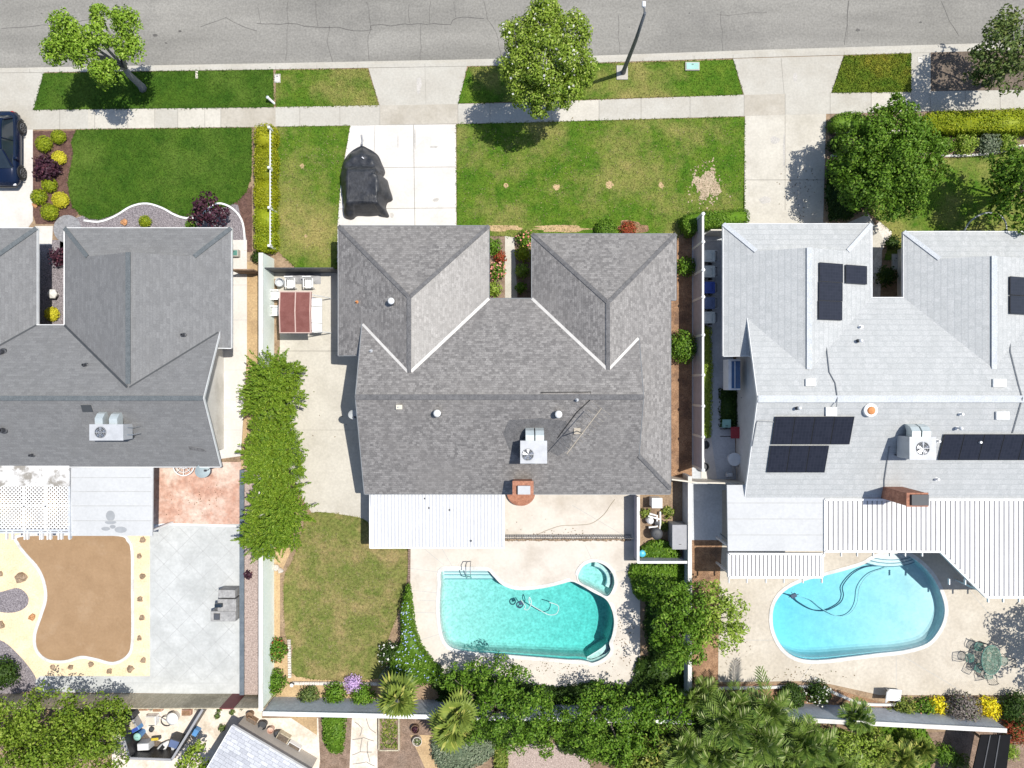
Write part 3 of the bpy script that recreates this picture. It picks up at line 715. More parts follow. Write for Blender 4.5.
# centre lot
slab('side_yard_paving', [(262,273),(345,273),(345,262),(362,262),(372,480),(374,535),(360,524),(330,516),(312,513),(303,500),(290,470),(278,420),(280,340),(277,280)], .014, 'conc')
slab('pool_deck', [(370,480),(640,480),(640,690),(440,684),(430,668),(418,650),(410,600),(407,545),(370,545)], .020, 'conc_deck', [poolC, spaC])
g = MB(); g.sheet(PL([(262,500),(300,500),(296,540),(280,575),(280,640),(300,672),(384,676),(392,702),(262,702)]), .008); struct('soil', g, M['soil_tan'])
g = MB(); g.sheet(PL([(668,236),(695,236),(695,480),(664,480)]), .008); struct('mulch', g, M['mulch_orange'])
g = MB(); g.sheet(PL([(640,492),(686,492),(686,560),(640,560)]), .008); struct('soil', g, M['soil'])
g = MB(); g.sheet(PL([(486,236),(536,236),(536,310),(486,310)]), .006); struct('soil', g, M['mulch_brown'])
# strip beside the wall on the left lot's side
g = MB(); g.sheet(PL([(247,262),(266,262),(266,470),(241,470),(247,352)]), .008); struct('soil', g, M['soil_tan'])
# right lot
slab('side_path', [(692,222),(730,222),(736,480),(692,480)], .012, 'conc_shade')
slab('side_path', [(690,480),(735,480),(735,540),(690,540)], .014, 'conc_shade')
g = MB(); g.sheet(PL([(690,540),(722,540),(722,592),(718,690),(690,690)]), .010); struct('mulch', g, M['mulch_orange'])
slab('pool_deck', [(722,545),(722,490),(1100,490),(1100,695),(880,695),(830,684),(800,681),(718,682),(719,590)], .020, 'conc_deck_worn', [poolR])
g = MB(); g.sheet(PL([(712,684),(800,684),(838,690),(880,702),(1100,702),(1100,718),(712,712)]), .008); struct('mulch', g, M['mulch_orange'])
# joints and marks
jt = MB(); jl = MB()
def line(a, b, wd=.022, z=.0275, m=jt): m.ribbon([XY(*a), XY(*b)], wd, z)
for x in (60, 95, 128, 155, 178, 205, 221, 300, 340, 380, 458, 490, 552, 599, 641, 690, 744, 785, 830, 871, 911, 930, 965, 1000):
    yt = np.interp(x, [0,256,512,768,1024], [110.5,107.5,103,94,90]); yb = np.interp(x, [0,256,512,768,1024], [130,127,123,115.5,109])
    line((x, yt), (x, yb))
for x in (30, 60, 100, 150, 200, 276, 317, 358, 425, 643, 590, 694, 733, 910, 952, 1000, 844):
    ya = np.interp(x, [0,256,512,768,1024], [73,69.8,65.5,57.2,50]); line((x, ya), (x, ya-3.4), .02, .0315)
for x0, x1, mt in ((88,156,'conc'),(178,221,'conc'),(221,276,'conc_aged'),(380,458,'conc_aged'),(552,599,'conc'),(871,911,'conc'),(744,785,'conc_aged')):
    xs_ = [0,256,512,768,1024]; yt = lambda x: np.interp(x, xs_, [110.5,107.5,103,94,90])+.25; yb = lambda x: np.interp(x, xs_, [130,127,123,115.5,109])-.25
    g = MB(); g.sheet(PL([(x0+.3,yt(x0)),(x1-.3,yt(x1)),(x1-.3,yb(x1)),(x0+.3,yb(x0))]), .0255); struct('sidewalk_slab', g, M[mt])
line((413.5,125),(415,228),.03,.024); line((375,126),(374,160),.02,.024); line((341,168),(456,167),.025,.024); line((338,209),(456,208),.025,.024)
line((785,116),(785,210),.02,.024); line((745,180),(824,180),.03,.024); line((781,58),(784,94),.02,.024); line((425,68),(426,104),.012,.024)
line((280,351),(340,351),.03,.018); line((280,430),(365,430),.015,.018)
line((35,682.5),(236,683),.02,.024, jl)
for x in (160, 178, 196, 214): pass
for k in range(-9, 12):                    # diamond scoring of the grey patio
    x0 = 150+k*26
    a, b = (x0, 524), (x0+158, 682)
    def clip(a, b):
        pts = []
        for t in np.linspace(0, 1, 80):
            x, y = a[0]+(b[0]-a[0])*t, a[1]+(b[1]-a[1])*t
            if 153 < x < 236 and 526 < y < 682: pts.append((x, y))
        return (pts[0], pts[-1]) if len(pts) > 2 else None
    for s in ((a, b), ((x0, 682), (x0+158, 524))):
        q = clip(*s)
        if q: line(q[0], q[1], .03, .0245, jl)
for a, b in (((408,568),(439,572)), ((410,590),(440,593)), ((412,612),(440,613)), ((420,640),(446,632)), ((572,505),(640,545)), ((610,573),(636,567)), ((585,545),(592,560)), ((440,545),(452,566)), ((420,545),(444,565)), ((420,600),(438,601))): line(a, b, .02, .0245, jl)
for a, b in (((896,652),(896,690)), ((812,664),(800,680)), ((722,640),(775,640)), ((945,560),(1010,640)), ((896,652),(960,690))): line(a, b, .018, .0245, jl)
for a, b in (((223,285),(247,285)), ((223,320),(247,320)), ((215,370),(245,370)), ((205,400),(243,400)), ((200,430),(241,430))): line(a, b, .02, .0205, jl)
struct('paving_joints', jt, M['joint']); struct('paving_scoring', jl, M['joint_light'])
st = MB()
for x, y, rx, ry in ((415,140,.05,.6),(434,147,.25,.06),(398,142,.03,.4),(436,200,.18,.12),(392,215,.10,.16),(784,150,.05,1.1),(766,200,.35,.22),(800,205,.22,.3),(775,140,.3,.2),(419,85,.15,.5),(795,78,.12,.3)):
    c = P(x, y); st.sheet([(c[0]+rx*math.cos(k*.6)*random.uniform(.7,1.2), c[1]+ry*math.sin(k*.6)*random.uniform(.7,1.2)) for k in range(10)], .0245)
struct('drive_stains', st, M['stain'])

# pools: basin, steps, coping and water
def pool(name, outline, label, floor, wat, plaster, level=-.13, cw=.20, coping=True, cmat='coping', avoid=None, ztop=.05):
    c = outline; zf = floor
    cx, cy = sum(p[0] for p in c)/len(c), sum(p[1] for p in c)/len(c)
    t = thing(name, label, 'pool', (cx, cy, 0))
    m = MB(); p = ccw(c); q = offset(p, -.06); q2 = offset(p, -.26)
    n = len(p)
    rings = [[(x, y, .019) for x, y in p], [(x, y, zf(x, y)+.24) for x, y in q], [(x, y, zf(x, y)+.08) for x, y in offset(p, -.14)], [(x, y, zf(x, y)) for x, y in q2]]
    vs = [v for r_ in rings for v in r_]; fs = []
    for k in range(3):
        for i in range(n): fs.append((k*n+i, k*n+(i+1) % n, (k+1)*n+(i+1) % n, (k+1)*n+i))
    fs.append(tuple(range(3*n, 4*n))); m.add(vs, fs); m.build('basin', M[plaster], t, smooth=False)
    b = MB(); b.wallring(offset(p, -.012)[::-1], -.03, -.17); b.build('tile_band', M['tile_band'], t)
    if coping:
        av = avoid or []
        o = []
        for (x, y), (ox, oy) in zip(p, offset(p, 1.0)):
            dm = min([math.hypot(x-a, y-b) for a, b in av] or [9]); d = cw if dm > .45 else .075
            o.append((x+(ox-x)*d, y+(oy-y)*d))
        k = MB(); k.add([(x, y, ztop) for x, y in p]+[(x, y, ztop) for x, y in o]+[(x, y, .0) for x, y in o]+[(x, y, -.02) for x, y in p],
            [q for i in range(n) for q in ((i, n+i, n+(i+1) % n, (i+1) % n)[::-1], (n+i, 2*n+i, 2*n+(i+1) % n, n+(i+1) % n)[::-1], (3*n+i, i, (i+1) % n, 3*n+(i+1) % n)[::-1])])
        k.build('coping', M[cmat], t)
    wv = MB(); wp = offset(p, -.02); nz = len(wp)
    wv.add([(x, y, level) for x, y in wp]+[(x, y, -4.0) for x, y in wp], [tuple(range(nz)), tuple(range(nz, 2*nz))[::-1]]+[(i, (i+1) % nz, nz+(i+1) % nz, nz+i)[::-1] for i in range(nz)])
    wv.build('water', wat, t); return t
def zc(x, y): return -.66-max(0, min(1, (x+4.0)/9.0))*.95
pc = pool('swimming_pool', poolC, 'teal kidney shaped pool with white coping and corner steps behind the charcoal roofed house', zc, M['water_c'], 'plaster_old', avoid=spaC)
def zr(x, y): return -.55-max(0, min(1, (23.0-x)/8.5))*.85
pr = pool('swimming_pool', poolR, 'bright cyan rounded pool with curved steps behind the white roofed house', zr, M['water_r'], 'plaster')

def zs(x, y): return -.75
ps = pool('spa', spaC, 'small round spa at the upper right corner of the teal pool', zs, M['water_c'], 'plaster_old', level=-.10, cw=.19, avoid=poolC, ztop=.056)
# steps and seats under water
m = MB()
for k, (ya, yb) in enumerate(((336,345),(345,357),(357,373))):
    q = PL(crop([(240,ya),(392+k*9,ya),(400+k*9,yb),(240,yb)], 370, 470, 3.341)); m.prism(q, -2.2, -.28-.13*k)
m.build('steps', M['plaster'], pc)
e = MB()
for k, y in enumerate((345,357,373)):
    q = PL(crop([(246,y),(398+k*9,y)], 370, 470, 3.341)); e.ribbon(q, .05, -.272-.13*k)
e.build('step_edge', M['tile_band'], pc)
m = MB(); m.prism(PL(crop([(800,590),(802,602),(790,620),(766,634),(742,641),(728,638),(748,625),(780,604)], 370, 470, 3.341)), -2.0, -.42); m.build('corner_step', M['plaster_old'], pc)
e = MB(); e.ribbon(smooth(PL(crop([(728,636),(750,623),(782,602),(798,584)], 370, 470, 3.341)), 4, False), .06, -.40); e.build('step_edge', M['white'], pc)
m = MB(); w_ = offset(spaC, -.10); w2 = offset(spaC, -.36)
n = len(w_)
seat = [i for i in range(n) if w_[i][0] > sum(p[0] for p in w_)/n-.1 and min(math.dist(w_[i], q_) for q_ in poolC) > .55]
for i in seat:
    j = (i+1) % n
    if j not in seat: continue
    m.prism([w_[i], w_[j], w2[j], w2[i]], -.74, -.38)
m.build('bench', M['plaster_old'], ps)
e = MB()
for i in seat:
    j = (i+1) % n
    if j in seat: e.ribbon([w2[i], w2[j]], .05, -.37)
e.build('bench_edge', M['tile_band'], ps)
m = MB(); e = MB()
for k, d in enumerate((.34, .68, 1.02)):
    c = XY(720+532/3.072, 470+262/3.072)
    arc = [(c[0]+(1.25+d*.8)*math.cos(a), c[1]+.2-(.30+d*.62)*math.sin(a)) for a in np.linspace(.12, math.pi-.12, 14)]
    arc = [a for a in arc if inside(poolR, a[0], a[1])]
    if len(arc) > 3:
        top = [(a[0], min(a[1]+1.0, c[1]+.06)) for a in arc]
        m.prism(arc+[(arc[-1][0], arc[-1][1]+.5), (arc[0][0], arc[0][1]+.5)], -1.9, -.20-.09*k); e.ribbon(arc, .05, -.192-.09*k)
m.build('steps', M['plaster'], pr); e.build('step_edge', M['tile_band'], pr)
# ================================================================== houses
def roof_part(house, faces, mat, name='roof', drop=.17, fasc=None):
    """faces = [(outline xy, plane)] -> shingled planes; the free edges get a fascia board"""
    vm = {}; V = []; F = []
    def vid(x, y, z):
        k = (round(x, 3), round(y, 3), round(z, 2))
        if k not in vm: vm[k] = len(V); V.append((x, y, z))
        return vm[k]
    for pts, pl in faces:
        p = ccw(pts); F.append(tuple(vid(x, y, pl(x, y)) for x, y in p))
    mb = MB(); mb.add(V, F); r = mb.build(name, mat, house, slope_uv=True)
    ed = {}
    for f in F:
        for a, b in zip(f, f[1:]+f[:1]): ed[(a, b)] = 1
    fb = MB()
    for (a, b) in ed:
        if (b, a) in ed: continue
        A_, B_ = Vector(V[a]), Vector(V[b]); d = (B_-A_); 
        if d.length < .02: continue
        if min(A_.z, B_.z) > 3.0 and abs(A_.y-B_.y) < .05 and A_.y > 6: continue      # top of a gablet: no board
        o = Vector((d.y, -d.x, 0)).normalized()*.035
        q = [A_, B_, B_-Vector((0, 0, drop)), A_-Vector((0, 0, drop))]
        fb.add([*(p-o*.1+Vector((0, 0, -.004)) for p in q), *(p+o+Vector((0, 0, .012)) for p in q)], [(4, 7, 6, 5), (0, 1, 2, 3), (0, 4, 5, 1), (1, 5, 6, 2), (2, 6, 7, 3), (3, 7, 4, 0)])
    if fasc: fb.build('fascia', fasc, r)
    return r
def cap(mb, a, b, wd=.2, h=.03): mb.bar(a, b, wd, h)
def on(pl, px, py, lift=0.0):
    h = 3.2
    for _ in range(12):
        x, y, _z = P(px, py, h); h = pl(x, y)+lift
    x, y, _z = P(px, py, h); return Vector((x, y, pl(x, y)))
def walls(house, segs, mat, z1, name='wall'):
    for pts in segs:
        m = MB(); m.prism(pts, -.05, z1); m.build(name, mat, house)
def pipe(roof, p, r, h, mat, cmat=None, name='vent_pipe'):
    m = MB(); m.lathe((p.x, p.y, p.z-.12), [(r*1.7, 0), (r*1.7, .14), (r, .16), (r, h+.12)], 12); o = m.build(name, mat, roof, smooth=False)
    if cmat:
        c = MB(); c.lathe((p.x, p.y, p.z+h), [(r*1.25, 0), (r*1.55, .03), (r*1.5, .10), (r*.9, .16), (.01, .18)], 14); c.build('vent_cap', cmat, roof, smooth=True)
    return o
def flue(roof, p, r, h, mat, name='vent_pipe'):
    m = MB(); m.lathe((p.x, p.y, p.z-.1), [(r*1.6, 0), (r*1.6, .13), (r, .15), (r, h+.1), (r*.6, h+.1), (r*.6, h-.2)], 12); return m.build(name, mat, roof)

# ---- centre house
he = 2.6
CH = thing('house', 'charcoal shingled house with two front hips and a rear patio cover', 'house', (0, 0, 0))
wl = lambda x, y: he+.4*(x+8.98); wr = lambda x, y: he+.4*(-1.19-x); wf = lambda x, y: he+.4*(8.18-y)
vl = lambda x, y: he+.4*(x-1.035); vf = lambda x, y: he+.4*(7.76-y); vr = lambda x, y: he+.4*(8.486-x)
mf = lambda x, y: he+.4*(4.42-y); mr = lambda x, y: he+.4*(y+5.69)
RC = roof_part(CH, [
 ([(-8.98,8.18),(-1.19,8.18),(-5.085,4.285)], wf),
 ([(-8.98,8.18),(-8.98,1.47),(-7.6,1.47),(-5.085,.4),(-5.085,4.285)], wl),
 ([(-1.19,8.18),(-5.085,4.285),(-5.085,.4),(-1.19,4.3)], wr),
 ([(1.035,7.76),(8.486,7.76),(4.76,4.035)], vf),
 ([(1.035,7.76),(4.76,4.035),(4.76,.55),(1.035,4.3)], vl),
 ([(8.486,7.76),(4.76,4.035),(4.76,.69),(6.41,2.344),(6.41,-3.614),(8.175,-5.379),(8.175,4.35),(8.486,4.35)], vr),
 ([(-7.63,4.42),(6.41,4.42),(6.41,-.635),(-7.63,-.635)], mf),
 ([(-7.63,-.635),(6.41,-.635),(6.41,-3.614),(8.175,-5.379),(8.175,-5.69),(-7.63,-5.69)], mr)], M['roof_centre'], fasc=M['fascia_dark'])
rz = 4.622
c = MB(); u = .012
cap(c, (-7.63,-.635,rz+u), (6.41,-.635,rz+u), .26); cap(c, (-5.085,4.285,4.158+u), (-5.085,.56,4.158+u))
cap(c, (-8.98,8.18,he+u), (-5.085,4.285,4.158+u)); cap(c, (-1.19,8.18,he+u), (-5.085,4.285,4.158+u))
cap(c, (1.035,7.76,he+u), (4.76,4.035,4.09+u)); cap(c, (8.486,7.76,he+u), (4.76,4.035,4.09+u)); cap(c, (4.76,4.035,4.09+u), (4.76,.72,4.09+u))
cap(c, (8.175,-5.40,2.724+u), (6.41,-3.614,3.43+u)); cap(c, (6.43,-3.614,3.43+u), (6.43,-1.0,3.44+u), .08)
c.build('ridge_cap', M['cap_centre'], RC)
e = .02
for a_, b_, w_ in (((-1.19,4.42,he+e), (-5.0,.61,4.13+e), .15), ((-7.6,3.04,3.16+e), (-5.15,.59,4.14+e), .13), ((1.035,4.42,he+e), (4.70,.75,4.07+e), .15), ((4.82,.75,4.07+e), (6.38,2.31,3.45+e), .13)):
    c = MB(); c.bar(a_, b_, w_, .03); c.build('valley_flashing', M['flash'], RC)
m = MB(); m.add([(6.40,2.3,3.36),(6.40,-.635,4.56),(6.40,-3.57,3.36),(6.25,2.3,3.36),(6.25,-.635,4.56),(6.25,-3.57,3.36)], [(0,1,2)[::-1],(3,4,5),(0,3,4,1)[::-1],(1,4,5,2)[::-1]]); m.build('gable_wall', M['stucco'], CH)
walls(CH, [[(-8.5,7.7),(-1.65,7.7),(-1.65,3.9),(-8.5,1.7)], [(1.5,7.3),(8.0,7.3),(8.0,3.9),(1.5,3.9)], [(-7.2,3.9),(7.7,3.9),(7.7,-5.2),(-7.2,-5.2)]], M['stucco'], 2.62)
m = MB(); m.add([(-7.22,4.3,2.5),(-7.22,-.635,4.5),(-7.22,-5.4,2.6),(-7.0,4.3,2.5),(-7.0,-.635,4.5),(-7.0,-5.4,2.6)], [(0,1,2),(3,4,5)[::-1],(0,3,4,1),(1,4,5,2)]); m.build('gable_wall', M['stucco'], CH)
m = MB(); m.box((-5.1,7.72,1.1), (4.9,.06,2.15)); m.build('garage_door', M['white'], CH)
for (px, py, pl, r, h, cm) in ((392.5,302,wl,.11,.35,M['white']), (438,413,mr,.12,.35,M['white']), (558,414,mr,.12,.35,M['white'])): pipe(RC, on(pl, px, py), r, h, M['black'], cm)
for px, py, pl in ((357,302,wl),(371,351,mf),(399,407,mr),(577,400,mf)):
    p = on(pl, px, py); m = MB(); m.lathe((p.x, p.y, p.z-.05), [(.10,0),(.08,.08),(.04,.1),(.035,.28)], 8); m.build('vent_stub', M['orange'] if px == 357 else M['metal_pale'], RC)
p = on(mr, 399.5, 407); m = MB(); m.box((p.x,p.y,p.z+.08), (.30,.22,.16)); m.build('roof_vent', M['cream'], RC)
# chimney of brick at the rear eave with a bowed hearth base
CHM = MB(); p = P(523, 487, 3.9); CHM.box((p[0], p[1]-.05, 1.95), (.95,.62,3.9)); ch = CHM.build('chimney', M['brick'], CH)
m = MB(); m.box((p[0], p[1]-.05, 3.93), (1.05,.72,.07)); m.build('chimney_crown', M['brick'], ch)
m = MB(); m.box((p[0]+.05, p[1]-.12, 4.07), (.62,.42,.20)); m.build('chimney_cap', M['metal_pale'], ch)
g0 = P(521, 496, 0); m = MB(); m.prism([(g0[0]+.78*math.cos(a), g0[1]+.22-.72*math.sin(a)) for a in np.linspace(0, math.pi, 15)], -.02, .30); m.build('hearth_base', M['brick'], ch)
# antenna patch and cable on the roof
m = MB(); pts = [on(mr, a, b) for a, b in ((509,420),(540,418),(566,421),(572,440),(568,450),(558,456),(545,449),(519,458),(509,449),(503,433))]
m.add([tuple(q+Vector((0,0,.008))) for q in pts], [tuple(range(len(pts)))[::-1]]); m.build('roof_patch', M['cap_centre'], RC)

# ---- left house
LH = thing('house', 'smooth grey shingled house with blue grey ridge caps, left of the mint wall', 'house', (-22, 0, 0))
a1 = lambda x, y: he+.42*(8.07-y); al = lambda x, y: he+.42*(x+23.16); ar = lambda x, y: he+.42*(-14.54-x)
bl = lambda x, y: he+.42*(x+33.2); br = lambda x, y: he+.42*(-24.6-x)
lf = lambda x, y: he+.557*(3.05-y); lr = lambda x, y: 2.7+.5535*(y+4.27)
RL = roof_part(LH, [
 ([(-23.16,8.07),(-14.54,8.07),(-16.14,6.47),(-21.56,6.47)], a1),
 ([(-23.16,8.07),(-21.56,6.47),(-18.85,6.47),(-18.85,-.35),(-23.16,2.9)], al),
 ([(-14.54,8.07),(-16.14,6.47),(-18.85,6.47),(-18.85,-.35),(-15.1,1.86),(-14.54,1.86)], ar),
 ([(-33.2,8.07),(-24.6,8.07),(-26.2,6.47),(-31.6,6.47)], a1),
 ([(-33.2,8.07),(-31.6,6.47),(-28.9,6.47),(-28.9,-.35),(-33.2,2.9)], bl),
 ([(-24.6,8.07),(-26.2,6.47),(-28.9,6.47),(-28.9,-.35),(-24.6,2.9)], br),
 ([(-38,3.05),(-15.05,3.05),(-15.05,-.69),(-38,-.69)], lf),
 ([(-38,-.69),(-15.05,-.69),(-15.05,-4.27),(-38,-4.27)], lr)], M['roof_left'], fasc=M['white'])
c = MB(); u = .012; wz = 4.41
cap(c, (-38,-.69,4.683+u), (-15.05,-.69,4.683+u), .24)
for xl, xr, xc in ((-23.16,-14.54,-18.85), (-33.2,-24.6,-28.9)):
    cap(c, (xc,6.47,wz+u), (xc,0,wz+u), .24); cap(c, (xl,8.07,he+u), (xl+1.6,6.47,3.272+u), .22); cap(c, (xr,8.07,he+u), (xr-1.6,6.47,3.272+u), .22)
c.build('ridge_cap', M['cap_left'], RL)
c = MB()
c.bar((-23.16,3.05,he+.02), (-18.9,-.16,4.39+.02), .11, .025); c.bar((-18.8,-.16,4.39+.02), (-15.1,2.66,2.83+.02), .07, .025); c.bar((-24.6,3.05,he+.02), (-28.85,-.16,4.39+.02), .08, .025)
c.build('valley_strip', M['cap_dark'], RL)
for xc, d in ((-18.85, 2.71), (-28.9, 2.7)):
    m = MB(); m.add([(xc-d,6.46,3.2),(xc+d,6.46,3.2),(xc,6.46,4.38),(xc-d,6.3,3.2),(xc+d,6.3,3.2),(xc,6.3,4.38)], [(0,1,2)[::-1],(3,4,5),(0,3,5,2),(1,2,5,4)]); m.build('gable_wall', M['stucco'], LH)
walls(LH, [[(-22.6,7.4),(-15.6,7.4),(-15.6,2.2),(-22.6,2.2)], [(-33,7.4),(-26.2,7.4),(-26.2,2.2),(-33,2.2)], [(-38,2.3),(-16.0,2.3),(-16.0,-3.6),(-38,-3.6)]], M['white_wall'], 2.62)
m = MB(); m.add([(-16.0,2.6,2.5),(-16.0,-.69,4.45),(-16.0,-3.9,2.6),(-16.2,2.6,2.5),(-16.2,-.69,4.45),(-16.2,-3.9,2.6)], [(0,1,2)[::-1],(3,4,5),(0,3,4,1)[::-1],(1,4,5,2)[::-1]]); m.build('gable_wall', M['white_wall'], LH)
def slab_on(house, roof, pl, quad, mat, name, t=.03):
    pts = [on(pl, a, b)+Vector((0,0,.014)) for a, b in quad]; m = MB(); n = len(pts)
    m.add([tuple(q) for q in pts]+[tuple(q+Vector((0,0,t))) for q in pts], [tuple(range(n)), tuple(range(n, 2*n))[::-1]]+[(i,(i+1)%n,(i+1)%n+n,i+n)[::-1] for i in range(n)]); return m.build(name, mat, roof)
slab_on(LH, RL, lr, [(81,405),(91,405),(93.5,412),(83,412)], M['cap_dark'], 'roof_patch')
for px, py, pl in ((14,329,lf),(3,352,lf),(4,430,lr),(33,455,lr),(184,335,ar),(86,365,lf)):
    p = on(pl, px, py); flue(RL, p, .07 if px != 3 and px != 4 else .12, .28, M['iron'])
slab_on(LH, RL, lr, [(188,446),(203,449),(207,452),(190,450)], M['cap_centre'], 'worn_patch', .006)

# ---- right house
RH = thing('house', 'white shingled house carrying black solar panels, above the cyan pool', 'house', (22, 0, 0))
s_ = .36
rf = lambda x, y: he+s_*(8.28-y); rl = lambda x, y: he+s_*(x-10.94); rr_ = lambda x, y: he+s_*(18.62-x)
qf = lambda x, y: he+s_*(7.88-y); ql = lambda x, y: he+s_*(x-20.28); qr = lambda x, y: he+s_*(27.72-x)
nf_ = lambda x, y: he+s_*(4.465-y); nr_ = lambda x, y: he+s_*(y+5.93)
RR = roof_part(RH, [
 ([(10.94,8.28),(18.62,8.28),(17.12,6.78),(12.44,6.78)], rf),
 ([(10.94,8.28),(12.44,6.78),(14.78,6.78),(14.78,.5),(12.1,1.45),(10.94,1.45)], rl),
 ([(18.62,8.28),(17.12,6.78),(14.78,6.78),(14.78,.5),(18.62,4.35)], rr_),
 ([(20.28,7.88),(27.72,7.88),(26.22,6.38),(21.78,6.38)], qf),
 ([(20.28,7.88),(21.78,6.38),(24.0,6.38),(24.0,.6),(20.28,4.35)], ql),
 ([(27.72,7.88),(26.22,6.38),(24.0,6.38),(24.0,.6),(27.72,4.35)], qr),
 ([(12.06,4.465),(36,4.465),(36,-.733),(12.06,-.733)], nf_),
 ([(12.06,-.733),(36,-.733),(36,-5.93),(12.06,-5.93)], nr_)], M['roof_right'], fasc=M['white'])
c = MB(); u = .014
cap(c, (12.06,-.733,4.471+u), (36,-.733,4.471+u), .34)
for xl, xr, xc, yt, wz in ((10.94,18.62,14.78,8.28,3.982), (20.28,27.72,24.0,7.88,3.939)):
    cap(c, (xc,yt-1.5,wz+u), (xc,.75,wz+u), .26); cap(c, (xl,yt,he+u), (xl+1.5,yt-1.5,3.14+u), .22); cap(c, (xr,yt,he+u), (xr-1.5,yt-1.5,3.14+u), .22)
c.build('ridge_cap', M['cap_right'], RR)
for xc, d, yy, wz in ((14.78, 2.34, 6.77, 3.96), (24.0, 2.22, 6.37, 3.91)):
    m = MB(); m.add([(xc-d,yy,3.08),(xc+d,yy,3.08),(xc,yy,wz),(xc-d,yy-.15,3.08),(xc+d,yy-.15,3.08),(xc,yy-.15,wz)], [(0,1,2)[::-1],(3,4,5),(0,3,5,2),(1,2,5,4)]); m.build('gable_wall', M['white_wall'], RH)
walls(RH, [[(11.8,7.85),(18.0,7.85),(18.0,3.9),(11.8,1.8)], [(21.4,7.45),(27.3,7.45),(27.3,3.9),(21.4,3.9)], [(12.45,4.0),(36,4.0),(36,-5.5),(12.45,-5.5)]], M['white_wall'], 2.62)
m = MB(); m.add([(12.44,4.3,2.5),(12.44,-.733,4.35),(12.44,-5.7,2.5),(12.6,4.3,2.5),(12.6,-.733,4.35),(12.6,-5.7,2.5)], [(0,1,2),(3,4,5)[::-1],(0,3,4,1),(1,4,5,2)]); m.build('gable_wall', M['white_wall'], RH)
m = MB(); m.box((14.8,7.87,1.1), (4.9,.06,2.15)); m.build('garage_door', M['white'], RH)
for quad, pl in (([(805,379),(815,378),(815,386),(805,386)],nf_), ([(825,407),(836,407),(836,416),(825,416)],nr_), ([(992,379),(1005,379),(1005,387),(992,387)],nf_), ([(995,411.5),(1008,411.5),(1008,419.5),(995,419.5)],nr_)): slab_on(RH, RR, pl, quad, M['white'], 'attic_vent', .10)
for px, py, pl in ((860,327,nf_),(858,341,nf_),(797,408,nr_),(957,428,nr_),(960,414,nr_),(756,356,rl),(936,479,nr_),(978,442,nr_),(937,441,nr_)):
    p = on(pl, px, py); pipe(RR, p, .06, .25, M['iron'] if px in (858, 797) else M['white'], M['white'] if px in (957,858,797) else None)
p = on(nr_, 869.5, 410); m = MB(); m.lathe((p.x,p.y,p.z-.1), [(.34,0),(.34,.24),(.30,.26),(.26,.25),(.20,.22),(.02,.24)], 18); o = m.build('vent_turbine', M['white'], RR)
m = MB(); m.lathe((p.x+.02,p.y-.02,p.z+.14), [(.20,0),(.16,.05),(.02,.09)], 12); m.build('turbine_head', M['orange'], RR)
for pts, pl in (([(826,320),(826,345),(829,372),(835,383),(837,397),(836,407)],nf_), ([(1009,318),(1010,352),(1018,384),(1022,398)],nf_), ([(1022,398),(1012,433)],nr_), ([(889,446),(884,480),(884,497)],nr_), ([(756,424),(757,421),(774,422)],nr_), ([(756,424),(752,446)],nr_)):
    m = MB(); m.tube([on(pl, a, b)+Vector((0,0,.05)) for a, b in pts], .022, 5); m.build('conduit', M['fascia_dark'], RR)
CHM = MB(); 
b0 = P(896, 488, 3.2); q = Vector((b0[0], b0[1]-.3, 0))
CHM.box((q.x+.05, q.y, 2.45), (1.0,.62,4.9)); ch = CHM.build('chimney', M['brick'], RH)
m = MB(); m.box((q.x+.05, q.y, 4.93), (1.06,.68,.06)); m.build('chimney_crown', M['brick'], ch)
m = MB(); m.box((q.x+.12, q.y, 5.02), (.82,.52,.12)); m.build('chimney_cap', M['charcoal'], ch)
# window awning box on the shaded side
p = P(741, 374, 1.7); m = MB(); m.box((11.72, .49, 1.5), (.62,1.62,.9)); wb = m.build('window_frame', M['white'], RH)
m = MB(); m.box((11.80,.49,1.955), (.46,1.44,.03)); m.build('pane', M['pane_sky'], wb)
m = MB(); m.box((11.74,.49,1.975), (.04,1.40,.02)); m.build('glazing_bar', M['white'], wb)

# ================================================================== patio covers and lattices
def post(mb, x, y, z1, w_=.10): mb.box((x, y, z1/2), (w_, w_, z1))
PC = thing('patio_cover', 'white corrugated metal patio cover with ribs behind the charcoal house', 'patio cover', (-5, -7, 0))
q = [P(369.5,493,2.55), P(504,493,2.55), P(504,547.5,2.4), P(369,546,2.4)]
x0, x1, y0, y1 = q[0][0], q[1][0], q[0][1], q[2][1]
m = MB(); n = 78; V = []; F = []
for i in range(n+1):
    x = x0+(x1-x0)*i/n; z = .05 if i % 2 else 0
    V += [(x, y0+.03, 2.50+z), (x, y1, 2.38+z)]
for i in range(n): F.append((2*i, 2*i+1, 2*i+3, 2*i+2))
m.add(V, F); m.build('roof_panel', M['corr'], PC)
m = MB(); m.box((x0,(y0+y1)/2,2.40), (.06,y0-y1,.16)); m.box((x1,(y0+y1)/2,2.40), (.06,y0-y1,.16)); m.box(((x0+x1)/2,y1-.03,2.32), (x1-x0+.06,.06,.16)); m.build('gutter', M['white'], PC)
for x in (x0+.2, (x0+x1)/2, x1-.2):
    m = MB(); post(m, x, y1+.2, 2.3); m.build('post', M['white'], PC)
m = MB()
for a, b in ((424.5,498.5),(429,508),(449.5,510),(471,541)):
    p = P(a, b, 2.5); m.lathe((p[0],p[1],2.44), [(.05,0),(.05,.07),(.01,.09)], 7)
m.build('screw_cap', M['iron'], PC)

